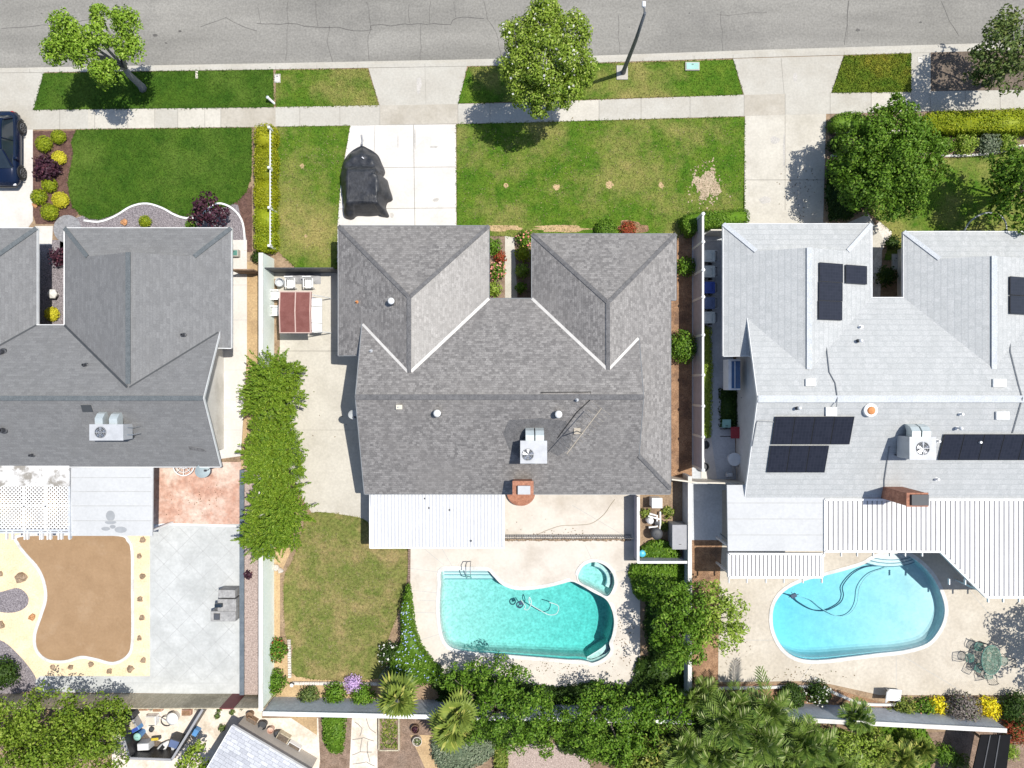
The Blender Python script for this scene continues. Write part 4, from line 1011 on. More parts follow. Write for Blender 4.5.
LP = thing('patio_cover', 'flat white patio roof with damp stains behind the grey house', 'patio cover', (-21.6, -6, 0))
q = [P(70,468,2.75), P(152,467,2.75), P(152,536,2.55), P(70,536,2.55)]
m = MB(); m.add([(*q[0][:2],2.66),(*q[1][:2],2.66),(*q[2][:2],2.52),(*q[3][:2],2.52)]+[(*q[0][:2],2.56),(*q[1][:2],2.56),(*q[2][:2],2.42),(*q[3][:2],2.42)], [(0,3,2,1),(4,5,6,7),(0,1,5,4),(1,2,6,5),(2,3,7,6),(3,0,4,7)]); rp = m.build('roof_panel', M['flatroof'], LP)
m = MB()
def on_lp(a, b): 
    x, y, z = P(a, b, 2.6); t = (y-q[0][1])/(q[2][1]-q[0][1]); return (x, y, 2.66-.14*t)
for y in (477.5, 491.5, 506, 521):
    a, b = on_lp(72, y), on_lp(151, y); m.bar((a[0],a[1],a[2]+.008), (b[0],b[1],b[2]+.008), .035, .016)
m.build('seam', M['joint_light'], rp)
m = MB()
for x, y, rx, ry in ((110,516,4.6,5.4),(110,522.5,5.8,2),(105,529,4.5,2),(120,530,6.2,3.2),(112,527,3,2)):
    pts = [on_lp(x+rx*math.cos(k*.45), y+ry*math.sin(k*.45)) for k in range(14)]; m.add([(p[0],p[1],p[2]+.005+.001*x%.003) for p in pts], [tuple(range(14))[::-1]])
m.build('damp_stain', M['puddle'], rp)
for x in (q[3][0]+.2, q[2][0]-.2):
    m = MB(); post(m, x, q[2][1]+.2, 2.4); m.build('post', M['white'], LP)

LT = thing('pergola', 'white diagonal lattice pergola at the left edge of the frame', 'pergola', (-24, -6, 0))
z = 2.6; A0 = P(-40,486,z); A1 = P(70,486,z); A2 = P(70,529,z)
m = MB(); a = P(-40,463.5,2.66); b = P(70,486,2.66); m.box(((a[0]+b[0])/2,(a[1]+b[1])/2,2.70), (b[0]-a[0],a[1]-b[1],.06)); m.build('roof_board', M['flatroof_stained'], LT)
m = MB(); xa, xb, ya, yb = A0[0], A1[0], A1[1], A2[1]
hgt = ya-yb; nlat = int((xb-xa+hgt)/.20)
for sgn in (1, -1):
    for i in range(nlat):
        c0 = xa-hgt+i*.20 if sgn > 0 else xa+i*.20
        p0 = [c0, yb]; p1 = [c0+sgn*hgt, ya]
        def cl(p, o):
            x = min(max(p[0], xa), xb)
            return (x, p[1]+(x-p[0])*sgn)
        s0, s1 = cl(p0, p1), cl(p1, p0)
        if abs(s0[0]-s1[0]) > .03: m.bar((*s0, 2.60+.014*sgn), (*s1, 2.60+.014*sgn), .062, .012)
m.build('lattice', M['white'], LT)
m = MB()
for px in (25, 46.5): 
    p = P(px,486,2.58); m.box((p[0],(ya+yb)/2,2.645), (.09,hgt+.1,.05))
for py in (506,): p = P(0,py,2.6); m.box(((xa+xb)/2,p[1],2.655), (xb-xa,.07,.03))
m.build('batten', M['white'], LT)
m = MB(); p = P(69.5,486,2.6); m.box((p[0],(ya+yb)/2+.25,2.55), (.10,hgt+1.5,.20)); m.box(((xa+xb)/2,yb-.06,2.53), (xb-xa,.10,.20)); m.box(((xa+xb)/2,yb-.2,2.47), (xb-xa+.3,.08,.16)); m.build('beam', M['block'], LT)
for px in (6, 12, 24, 27, 39.5, 41.5, 47, 50, 58, 61, 69): p = P(px,529,2.55); m = MB(); m.box((p[0],yb-.32,2.47), (.06,.5,.14)); m.build('rafter_tail', M['white'], LT)
for px in (4, 66): p = P(px,527,2.5); m = MB(); post(m, p[0], yb-.1, 2.45); m.build('post', M['white'], LT)

RP = thing('patio_cover', 'flat pale patio roof at the left rear of the white house', 'patio cover', (13, -7, 0))
z = 2.62; q = PL([(727,485),(824,485),(824,551),(728,551)], z)
m = MB(); m.prism(q, z-.12, z); rp = m.build('roof_panel', M['flatroof'], RP)
m = MB()
for y in (503, 519, 535): a, b = P(728,y,z), P(823,y,z); m.bar((*a[:2],z+.008), (*b[:2],z+.008), .03, .016)
m.build('seam', M['joint_light'], rp)
for px in (731, 820): p = P(px,548,2.5); m = MB(); post(m, p[0], p[1], 2.5); m.build('post', M['white'], RP)
def louvres(name, label, poly, z, step, wd, mat='louvre', posts=()):
    """slatted open cover: bars along y inside an outline"""
    W = PL(poly, z); cx = sum(p[0] for p in W)/len(W); cy = sum(p[1] for p in W)/len(W)
    t = thing(name, label, 'pergola', (cx, cy, 0)); m = MB()
    x = min(p[0] for p in W)+.05
    while x < max(p[0] for p in W):
        ys = []
        for a, b in zip(W, W[1:]+W[:1]):
            if (a[0] > x) != (b[0] > x): ys.append(a[1]+(b[1]-a[1])*(x-a[0])/(b[0]-a[0]))
        if len(ys) >= 2: 
            y0, y1 = min(ys)+.03, max(ys)-.03
            if y1-y0 > .1: m.box((x,(y0+y1)/2,z-.03), (wd,y1-y0,.17))
        x += step
    m.build('slats', M[mat], t)
    f = MB()
    for a, b in zip(W, W[1:]+W[:1]): f.bar((*a,z-.02), (*b,z-.02), .10, .20)
    f.build('frame', M['white'], t)
    for px, py in posts: p = P(px,py,z); f = MB(); post(f, p[0], p[1], z-.08); f.build('post', M['white'], t)
    return t, W
t1, W1 = louvres('pergola', 'small white slatted pergola below the flat pale patio roof', [(728.5,553.5),(822,554),(822,577),(728.5,577)], 2.52, .206, .155, posts=((731,575),(820,575)))
for px in (729,747,766,784,803,822): p = P(px,577,2.45); m = MB(); m.box((p[0],p[1]-.14,2.42), (.05,.34,.12)); m.build('rafter_tail', M['white'], t1)
t2, W2 = louvres('pergola', 'large white slatted pergola stepping around the cyan pool', [(824.5,499.5),(1150,499.5),(1150,597),(986,597),(940,551.5),(824.5,551)], 2.62, .252, .195, posts=((830,549),(936,549),(988,594),(1080,594)))
for px in (824,841,857,873,890,905,922): p = P(px,551,2.5); m = MB(); m.box((p[0],p[1]-.12,2.5), (.05,.3,.12)); m.build('rafter_tail', M['white'], t2)
for px in (949,965): p = P(px,572,2.5); m = MB(); m.box((p[0],p[1]-.5,2.5), (.05,.3,.12)); m.build('rafter_tail', M['white'], t2)
for px in (988,1003,1019,1035): p = P(px,597,2.5); m = MB(); m.box((p[0],p[1]-.12,2.5), (.05,.3,.12)); m.build('rafter_tail', M['white'], t2)
# ================================================================== walls and fences
def wall(name, label, pts, hgt, th, mat, capm=None, cat='wall', capw=.05, z0=-.05):
    """straight wall run through ground points (world xy)"""
    m = MB(); c = MB()
    cx = sum(p[0] for p in pts)/len(pts); cy = sum(p[1] for p in pts)/len(pts); t = thing(name, label, cat, (cx, cy, 0))
    for a, b in zip(pts[:-1], pts[1:]):
        m.bar((*a, (hgt+z0)/2), (*b, (hgt+z0)/2), th, hgt-z0)
        c.bar((*a, hgt+.025), (*b, hgt+.025), th+capw, .05)
    m.build('wall_body', M[mat], t)
    if capm: c.build('coping', M[capm], t)
    return t
wall('garden_wall', 'long pale mint stucco wall between the grey and the charcoal roofed lots', [(-13.3, 6.95), (-13.3, -17.3)], 1.75, .18, 'mint', 'white_wall')
wall('garden_wall', 'grey block back wall with white cap behind the dry lawn and the teal pool', [(-13.2, -17.45), (9.5, -17.9)], 1.75, .18, 'block', 'white')
wall('garden_wall', 'grey block wall with bright cap behind the plants below the cyan pool', [(14.6, -17.75), (26.2, -18.35)], 1.75, .18, 'block', 'white_wall')
wall('garden_wall', 'shaded grey block wall between the two pool gardens', [(9.55, -4.95), (9.55, -17.8)], 1.25, .16, 'block', 'white_wall')
# boarded back fence of the left lot with one maroon board panel
t = thing('wooden_fence', 'weathered brown board fence along the back of the left lot', 'fence', (-22, -17.2, 0))
m = MB(); ya = P(0, 693, 0)[1]; m.box((-26.5, ya-.05, .85), (22.0, .05, 1.7)); m.build('board_panel', M['woodfence'], t)
m = MB(); m.box((-13.95, ya-.05, .85), (1.6, .05, 1.7)); m.build('board_panel', M['woodfence'], t)
m = MB(); m.box((-15.15, ya-.052, .86), (.75, .055, 1.72)); m.build('maroon_panel', M['maroon'], t)
m = MB()
for x in np.arange(-36, -13.2, 2.4): m.box((x, ya-.14, .88), (.10, .10, 1.76))
m.build('post', M['woodfence'], t)
# vinyl fence with round post caps
t = thing('vinyl_fence', 'tall pale vinyl fence with white post caps beside the row of bins', 'fence', (10.08, 2.2, 0))
m = MB(); m.box((10.08, 2.25, .93), (.06, 13.6, 1.86)); m.build('panel', M['vinyl'], t)
m = MB(); m.box((10.08, 2.25, 1.88), (.10, 13.6, .06)); m.build('rail', M['white'], t)
for py in (214, 242, 270, 297, 335, 375, 406, 437, 470):
    y = P(0, py, 1.9)[1]; m = MB(); m.box((10.08, y, .96), (.13, .13, 1.92)); m.lathe((10.08, y, 1.92), [(.10, 0), (.10, .05), (.02, .10)], 8); m.build('post', M['white'], t)
# gates and short fences
wall('gate', 'dark slatted gate between the mint wall and the charcoal house', [XY(268, 272.5), XY(340, 272.5)], 1.5, .05, 'iron', cat='gate')
wall('gate', 'small weathered gate beside the grey house', [XY(240, 273.5), XY(262, 273.5)], 1.3, .07, 'wood', cat='gate')
wall('gate', 'white panel gate beyond the bins at the front of the white house', [XY(703, 236), XY(727, 236)], 1.5, .06, 'cream', cat='gate')
wall('gate', 'pale gate closing the strip beside the charcoal house', [XY(666, 476), XY(690, 479)], 1.4, .07, 'cream', cat='gate')
wall('gate', 'pale gate across the side path of the white house', [XY(690, 479), XY(736, 480)], 1.4, .07, 'cream', cat='gate')
t = thing('picket_fence', 'low white post and rail fence running through the yellow green hedge', 'fence', (-13.5, 11, 0))
xf = P(269.5, 190, 1.1)[0]; m = MB()
for z in (1.0,): m.box((xf, (P(0,128,1)[1]+P(0,246,1)[1])/2, z), (.05, P(0,128,1)[1]-P(0,246,1)[1], .05))
m.build('rail', M['white'], t)
m = MB(); 
for y in np.arange(P(0,246,1)[1]+.1, P(0,128,1)[1], .19): m.box((xf+.03, y, .90), (.018, .04, .16))
m.build('pickets', M['white'], t)
for py in (128, 168, 208, 246): m = MB(); y = P(0,py,1.1)[1]; m.box((xf, y, .62), (.12, .12, 1.24)); m.build('post', M['white'], t)
t = thing('pool_fence', 'dark iron railing across the patio behind the charcoal house', 'fence', (3.5, -8, 0))
xa, xb, yb = P(505,0)[0], P(631,0)[0], P(0,537,.6)[1]
m = MB()
for z in (.1, .95): m.box(((xa+xb)/2, yb, z), (xb-xa, .03, .035))
m.build('rail', M['iron'], t)
m = MB()
for x in np.arange(xa, xb, .13): m.box((x, yb, .5), (.018, .018, .95))
m.build('bars', M['iron'], t)
t = thing('pool_fence', 'white rail fence round the equipment corner by the spa', 'fence', (7.5, -8, 0))
xa, xb, ya, yb = P(638,0,1.2)[0], P(686,0,1.2)[0], P(0,497,1.2)[1], P(0,562,1.2)[1]
m = MB(); m.box((xa, (ya+yb)/2, .62), (.05, ya-yb, 1.2)); m.box(((xa+xb)/2, yb, .62), (xb-xa, .05, 1.2)); m.build('panel', M['vinyl'], t)
m = MB(); m.box((xa, (ya+yb)/2, 1.24), (.13, ya-yb, .05)); m.box(((xa+xb)/2, yb, 1.24), (xb-xa+.1, .13, .052)); m.build('rail', M['white'], t)
# raised gravel strip with its retaining wall on the left lot
t = thing('gravel_planter', 'raised pink gravel strip held by a low grey wall beside the grey patio', 'planter', XY(250, 580)+(0,))
xa, xb, ya, yb = P(241,0,.6)[0], -13.42, P(0,470,.6)[1], ya_ if False else P(0,692,.2)[1]
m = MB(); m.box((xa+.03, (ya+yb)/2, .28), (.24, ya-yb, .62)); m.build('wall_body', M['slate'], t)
m = MB(); m.box(((xa+xb)/2+.08, (ya+yb)/2, .25), (xb-xa-.17, ya-yb, .56)); m.build('gravel', M['gravel_pink'], t)
# white kerb edgings
def edging(name, label, pts, wd, hgt, mat, closed=False, z=0.0, cat='edging'):
    q = smooth(PL(pts), 5, closed); m = MB()
    if closed:
        o = offset(q, wd/2); i_ = offset(q, -wd/2); n = len(o)
        m.add([(x,y,z+hgt) for x,y in i_]+[(x,y,z+hgt) for x,y in o]+[(x,y,z-.02) for x,y in o]+[(x,y,z-.02) for x,y in i_],
              [f for k in range(n) for f in ((k,n+k,n+(k+1)%n,(k+1)%n)[::-1],(n+k,2*n+k,2*n+(k+1)%n,n+(k+1)%n)[::-1],(3*n+k,k,(k+1)%n,3*n+(k+1)%n)[::-1])])
    else:
        n = len(q); L_ = []; R_ = []
        for k in range(n):
            d = Vector(q[min(k+1,n-1)])-Vector(q[max(k-1,0)]); d.normalize(); s = Vector((-d.y, d.x))*wd/2
            L_.append(Vector(q[k])+s); R_.append(Vector(q[k])-s)
        for k in range(n-1): m.add([(*L_[k],z-.02),(*L_[k+1],z-.02),(*L_[k+1],z+hgt),(*L_[k],z+hgt),(*R_[k],z-.02),(*R_[k+1],z-.02),(*R_[k+1],z+hgt),(*R_[k],z+hgt)], [(0,1,2,3),(4,7,6,5),(3,2,6,7),(0,4,5,1)])
    return tag(m.build(name, M[mat]), label, cat)
edging('garden_edging', 'white wavy kerb between the lush lawn and the grey gravel', c1([(270,706),(320,710),(370,692),(420,662),(470,652),(520,666),(560,688),(600,699),(640,690),(680,660),(710,652),(750,672),(778,715),(786,800)]), .10, .07, 'white')
m = MB(); o = offset(dirtL, .16); n = len(o); p = ccw(dirtL)
m.add([(x,y,.05) for x,y in p]+[(x,y,.05) for x,y in o]+[(x,y,-.01) for x,y in o]+[(x,y,-.01) for x,y in p], [f for k in range(n) for f in ((k,n+k,n+(k+1)%n,(k+1)%n)[::-1],(n+k,2*n+k,2*n+(k+1)%n,n+(k+1)%n)[::-1],(3*n+k,k,(k+1)%n,3*n+(k+1)%n)[::-1])])
tag(m.build('pool_edging', M['coping']), 'pale curved rim round the brown soil filled pool', 'edging')
edging('garden_edging', 'pale curb curving along the planting bed below the cyan pool', [(718,688),(760,687),(800,686),(822,688),(840,695),(858,702),(880,704),(930,703),(1030,701)], .14, .12, 'coping')
edging('garden_edging', 'white edge at the foot of the terracotta patio', [(155,527),(168,524),(236,526)], .10, .05, 'white')
wall('planter_wall', 'low dark wall with pale cap below the long front hedge', [XY(832,134), XY(905,134), XY(1060,129)], .35, .12, 'wood', 'cream')
edging('garden_edging', 'pale curb between the front bed and the small right lawn', [(830,156),(905,155),(960,156),(1000,152),(1022,146),(1060,146)], .12, .08, 'white_wall')
# dark brick edge along the lawn by the pool deck
t = thing('brick_edging', 'dark brick edging between the dry lawn and the pool deck', 'edging', XY(409,570)+(0,))
m = MB()
for k in range(30): a = XY(409.5-.02*k, 548+k*2.1); m.box((a[0], a[1], .05), (.13, .095, .10))
m.build('bricks', M['brick_dark'], t)

# ================================================================== roof equipment
def roof_unit(name, label, px, py, pl, size, ducts, fan=(0, 0), rz=0, fs=.30, group='rooftop cooling units', duct_side=1, lift=.12):
    p = on(pl, px, py); w_, d_, h_ = size; b = (p.x, p.y, p.z)
    t = thing(name, label, 'air conditioner', b, group)
    m = MB(); m.box((b[0], b[1], b[2]+lift+h_/2), (w_, d_, h_)); m.build('cabinet', M['metal_pale'], t, bevel=.02)
    m = MB(); zt = b[2]+lift+h_
    m.box((b[0], b[1], zt+.006), (w_+.03, d_+.03, .03)); m.build('top_panel', M['metal_pale'], t)
    fx, fy = b[0]+fan[0], b[1]+fan[1]
    m = MB(); m.lathe((fx, fy, zt), [(fs, .01), (fs, .05), (fs-.02, .05), (fs-.02, .024), (.02, .024)], 24); m.build('fan_well', M['charcoal'], t)
    m = MB()
    for k in range(5):
        a = k*1.2566; m.add([(fx, fy, zt+.035), (fx+.9*fs*math.cos(a), fy+.9*fs*math.sin(a), zt+.03), (fx+.9*fs*math.cos(a+.55), fy+.9*fs*math.sin(a+.55), zt+.05)], [(0,1,2)])
    m.build('fan', M['steel'], t)
    m = MB()
    for k in (.35, .65, .93):
        m.tube([(fx+k*fs*math.cos(a), fy+k*fs*math.sin(a), zt+.06) for a in np.linspace(0, 2*math.pi, 21)], .007, 4)
    for a in (0, math.pi/2): m.bar((fx-fs*math.cos(a), fy-fs*math.sin(a), zt+.062), (fx+fs*math.cos(a), fy+fs*math.sin(a), zt+.062), .012, .012)
    m.build('fan_guard', M['metal'], t)
    for (dx, wd, ln) in ducts:
        x = b[0]+dx; y0 = b[1]+d_/2*duct_side; zz = b[2]+lift+h_*.62; V = []; F = []
        prof = [(0, zz), (ln*.45, zz+.02), (ln*.8, zz-.10), (ln*.98, zz-.42), (ln*1.0, zz-.75)]
        for (q, z_) in prof:
            for s1, s2 in ((-1, 0), (1, 0), (1, 1), (-1, 1)): V.append((x+s1*wd/2, y0+duct_side*(q-(s2*.0)), z_+.25-s2*.5 if q < ln*.7 else z_+.18-s2*.45))
        for k in range(len(prof)-1):
            for j in range(4): F.append((k*4+j, k*4+(j+1)%4, (k+1)*4+(j+1)%4, (k+1)*4+j))
        m = MB(); m.add(V, F+[(0,3,2,1),(16,17,18,19)]); m.build('duct', M['duct'], t)
    m = MB()
    for sx in (-1, 1):
        for sy in (-1, 1):
            x, y = b[0]+sx*(w_/2-.08), b[1]+sy*(d_/2-.08); zr_ = pl(x, y); m.box((x, y, (zr_+b[2]+lift)/2-.02), (.06, .06, max(.06, b[2]+lift-zr_+.06)))
    m.build('frame', M['iron'], t); return t
roof_unit('air_conditioner', 'pale square cooling unit with two short ducts on the charcoal roof', 533, 450, mr, (1.28,1.08,.95), [(-.18,.42,.62),(.30,.42,.62)], (-.28,-.12), fs=.29)
roof_unit('air_conditioner', 'pale square cooling unit with two ducts on the white shingled roof', 908, 446, nr_, (1.26,1.08,1.1), [(-.2,.42,.6),(.30,.42,.6)], (0,0), fs=.32)
t = roof_unit('air_conditioner', 'long white cooling unit with two curved ducts on the smooth grey roof', 118, 431, lr, (1.62,.76,.85), [(-.42,.38,.66),(.28,.40,.62)], (-.28,0), fs=.28)
m = MB(); b = world_loc(t)
for k in range(3): m.box((b.x+.60, b.y+.24-k*.24, b.z+.86), (.30,.14,.10))
for dy in (-.15, .2): m.tube([(b.x+.8,b.y+dy,b.z+.6),(b.x+1.0,b.y+dy,b.z+.45),(b.x+1.25,b.y+dy+.05,b.z+.25)], .025, 5)
m.build('pipework', M['steel'], t)
def dish(name, label, px, py, h, r, mat, face, foot, group=None):
    p = Vector(P(px, py, h)); t = thing(name, label, 'satellite dish', tuple(foot), group)
    f = Vector(face).normalized(); u = f.cross(Vector((0,0,1))).normalized(); v = u.cross(f)
    V = []; F = []; nr, na = 4, 18
    for i in range(nr+1):
        q = r*i/nr
        for k in range(na): a = 2*math.pi*k/na; V.append(p+u*q*math.cos(a)+v*q*1.1*math.sin(a)+f*(.22*q*q/r))
    for i in range(nr):
        for k in range(na): F.append((i*na+k, i*na+(k+1)%na, (i+1)*na+(k+1)%na, (i+1)*na+k))
    n0 = len(V); V += [q-f*.02 for q in V]; F += [tuple(i+n0 for i in q)[::-1] for q in F]
    m = MB(); m.add(V, F); m.build('reflector', M[mat], t, smooth=True)
    m = MB(); m.tube([p-v*r*.9, p-v*r*.6+f*r*.9, p+f*r*1.05], .02, 5); m.box(tuple(p+f*r*1.05), (.10,.10,.10)); m.build('feed_arm', M['iron'], t)
    m = MB(); m.tube([p-f*.03, p-f*.15-Vector((0,0,.1)), Vector(foot)], .028, 6); m.build('mast', M['iron'], t)
fx = Vector((-7.55, P(0,414,2.9)[1]+.05, 2.45))
dish('satellite_dish', 'pale satellite dish on the left gable edge of the charcoal house', 353.5, 414, 3.2, .27, 'dish_dark', (.35,-.5,.75), fx)
dish('satellite_dish', 'grey blue satellite dish at the rear corner of the grey house', 202, 471, 2.6, .36, 'dish', (.75,.15,.7), Vector((-15.6,-4.35,2.35)))
# tv antenna lying over the roof: mast, boom and elements
b = on(mr, 577, 431); t = thing('tv_antenna', 'tan television antenna with fine crossbars above the charcoal roof', 'antenna', tuple(b))
top = Vector((b.x+.1, b.y, b.z+1.9)); m = MB(); m.box((b.x,b.y,b.z+.04), (.32,.3,.08)); m.tube([b, top], .025, 6); m.build('mast', M['hose'], t)
bo = [top+Vector((-.75,-.95,-.1)), top+Vector((.85,1.2,.1))]; m = MB(); m.tube(bo, .022, 6); m.build('boom', M['hose'], t)
m = MB(); d = (bo[1]-bo[0]); sdv = Vector((d.y,-d.x,0)).normalized()
for k in range(13): p = bo[0]+d*k/12; l = .18+.03*k; m.tube([p-sdv*l, p+sdv*l], .005, 4)
m.build('elements', M['hose'], t)
m = MB(); m.tube([on(mr,557.5,438)+Vector((0,0,.04)), on(mr,577,412)+Vector((0,0,.05)), on(mr,590,393+7)+Vector((0,0,.05)), on(mf,591,392)+Vector((0,0,.04)), on(mf,541,392.5)+Vector((0,0,.03))], .022, 5)
tag(m.build('cable', M['black']), 'black cable lying over the ridge of the charcoal roof', 'cable')
# solar panels: every module its own thing, tilted with the roof
def panel(pl, cx, cy, wx, wy, label, group):
    """module centred at image (cx, cy), wx by wy metres in plan, lying 10 cm above the slope"""
    p = on(pl, cx, cy, .12); 
    def zz(x, y): return pl(x, y)+.12
    t = thing('solar_panel', label, 'solar panel', (p.x, p.y, p.z), group)
    def quad(w_, d_, lo, hi):
        c = [(p.x+sx*w_/2, p.y+sy*d_/2) for sx, sy in ((-1,-1),(1,-1),(1,1),(-1,1))]
        return [(x, y, zz(x, y)+lo) for x, y in c]+[(x, y, zz(x, y)+hi) for x, y in c]
    fc = [(0,3,2,1),(4,5,6,7),(0,1,5,4),(1,2,6,5),(2,3,7,6),(3,0,4,7)]
    m = MB(); m.add(quad(wx-.006, wy-.006, -.05, 0), fc); m.build('frame', M['black'], t)
    m = MB(); m.add(quad(wx-.04, wy-.04, -.02, .006), fc); m.build('cells', M['solar'], t, slope_uv=True)
G1, G2, G3, G4 = 'solar panels high on the left front hip of the white house', 'solar panels in the stepped rear array left of the white roof', 'solar panels in the row right of the white roof cooling unit', 'solar panels on the right front hip of the white house'
for k, cy in enumerate((272.5, 291.5, 310.5)):
    panel(rr_, 831.5-.4*k, cy, 1.42, .95, ('upper', 'middle', 'lower')[k]+' panel of the column on the left front hip of the white roof', G1)
panel(rr_, 856.6, 274.5, 1.33, .95, 'single panel jutting right of the column on the left front hip', G1)
pT = [on(nr_, 783.5+k*19.6, 430, .12) for k in range(4)]
nm = ('first', 'second', 'third', 'fourth')
for k in range(4): panel(nr_, 783.3+k*19.7, 430.6, .965, 1.42, nm[k]+' panel from the left in the upper row of the stepped rear array', G2)
for k in range(3): panel(nr_, 778.6+k*19.4, 459.2, .965, 1.42, nm[k]+' panel from the left in the lower row of the stepped rear array', G2)
for k in range(6): panel(nr_, 951.5+k*20.0, 447.3, .985, 1.35, nm[k]+' panel from the left in the row right of the white roof cooling unit' if k < 4 else 'panel at the right end of the long rear solar row', G3)
for k in range(2): panel(qr, 1019, 286+k*19, 1.2, .93, ('upper', 'lower')[k]+' panel at the right frame edge on the right front hip', G4)

# ================================================================== street furniture
b = P(623, 73, 0); t = thing('street_lamp', 'dark grey street lamp leaning over the road kerb', 'street lamp', b)
m = MB(); m.box((b[0]-.05, b[1], .045), (.62, .78, .07)); m.build('footing', M['conc_walk'], t)
m = MB(); hp = 6.1; m.tube([(b[0],b[1],.05),(b[0],b[1],.5),(b[0]+.06,b[1]+.02,hp*.6),(b[0]+.03,b[1]+.02,hp)], [.15,.12,.095,.07], 10); m.build('pole', M['lamp_grey'], t, smooth=True)
m = MB(); m.tube([(b[0]+.03,b[1]+.02,hp-.12),(b[0]+.0,b[1]+.25,hp),(b[0]-.02,b[1]+.4,hp+.02)], .04, 7); m.build('arm', M['lamp_grey'], t)
m = MB(); m.box((b[0]-.02,b[1]+.42,hp+.02), (.19,.30,.12), taper=.8); m.build('lamp_head', M['lens'], t, bevel=.03)
def lid(name, label, px, py, w_, d_, mat, h=.06, cat='utility lid'):
    p = P(px, py); t = thing(name, label, cat, p); m = MB(); m.box((p[0],p[1],h/2), (w_,d_,h)); m.build('lid', M[mat], t, bevel=.015)
    m = MB(); m.box((p[0],p[1],h/2-.012), (w_+.1,d_+.1,h-.02)); m.build('collar', M['conc_walk'], t); m = MB(); m.box((p[0],p[1]+d_*.25,h+.002), (.10,.04,.012)); m.build('handle', M['iron'], t)
lid('utility_box', 'teal utility lid in the kerbside lawn beside the street lamp', 692, 67, .68, .36, 'teal', .14)
lid('meter_lid', 'pale meter lid in the narrow paved strip by the far right kerb', 920, 60, .26, .32, 'white_wall', .034)
lid('meter_lid', 'tan meter lid in the lush kerbside lawn', 197, 75, .14, .42, 'cream', .06)
lid('meter_lid', 'pale meter lid between the lush and the patchy kerbside lawns', 277.5, 78.5, .26, .40, 'white_wall', .06)
p = P(270, 100, .2); t = thing('marker_post', 'short leaning white pipe marker at the corner of the lush kerbside lawn', 'marker post', (p[0], p[1], 0)); m = MB(); m.tube([(p[0]+.18,p[1]-.12,0),(p[0]-.05,p[1]+.05,.42)], .07, 8); m.build('pipe', M['white'], t); m = MB(); m.lathe((p[0]-.05,p[1]+.05,.41), [(.085,0),(.085,.05),(.01,.07)], 9); m.build('pipe_cap', M['metal'], t)

# ================================================================== vehicles
def loft(sections, closed_ends=True):
    n = len(sections[0]); V = [p for s in sections for p in s]; F = []
    for i in range(len(sections)-1):
        for k in range(n): F.append((i*n+k, i*n+(k+1)%n, (i+1)*n+(k+1)%n, (i+1)*n+k))
    if closed_ends: F += [tuple(range(n))[::-1], tuple(range((len(sections)-1)*n, len(sections)*n))]
    return MB().add(V, F)
# blue car, nose towards the house (-y)
cx, cy = XY(8, 148, .8); cx -= .42
CAR = thing('parked_car', 'dark blue compact car parked at the left frame edge on the driveway', 'car', (cx, cy, .02))
def sec(y, hw, zl, zh, r):
    out = []
    for x, z in ((-hw+.08,zl),(hw-.08,zl),(hw,zl+.14),(hw+.02,(zl+zh)/2),(hw-.03,zh-r),(hw-.03-r*1.3,zh),(-hw+.03+r*1.3,zh),(-hw+.03,zh-r),(-hw-.02,(zl+zh)/2),(-hw,zl+.14)): out.append((cx+x, cy+y, z))
    return out
body = loft([sec(2.02,.62,.34,.78,.10),sec(1.92,.80,.28,.95,.12),sec(1.5,.86,.25,1.0,.10),sec(.6,.87,.25,.98,.09),(sec(-.5,.87,.25,.98,.09)),sec(-1.2,.86,.25,.95,.12),sec(-1.75,.82,.27,.84,.16),sec(-2.0,.66,.33,.70,.12)])
body.build('body', M['carpaint'], CAR, smooth=True, bevel=.0)
def sec2(y, hw, z0, z1, hw1):
    return [(cx-hw,cy+y,z0),(cx+hw,cy+y,z0),(cx+hw1,cy+y,z1-.05),(cx+hw1-.14,cy+y,z1),(cx-hw1+.14,cy+y,z1),(cx-hw1,cy+y,z1-.05)]
gh = loft([sec2(1.72,.74,.93,1.0,.70),sec2(1.40,.79,.93,1.44,.62),sec2(.9,.80,.93,1.56,.62),sec2(.2,.80,.93,1.57,.62),sec2(-.35,.80,.93,1.50,.61),sec2(-1.15,.76,.92,.99,.70)])
gh.build('windows', M['glass'], CAR, smooth=False)
m = MB(); m.add([(cx+sx*w_,cy+y,z) for y, z, w_ in ((1.38,1.452,.60),(.9,1.572,.62),(.2,1.585,.62),(-.30,1.518,.60)) for sx in (-1,-.6,.6,1)], [(i*4+k,i*4+k+1,(i+1)*4+k+1,(i+1)*4+k)[::-1] for i in range(3) for k in range(3)]); m.build('roof', M['carpaint'], CAR, smooth=True)
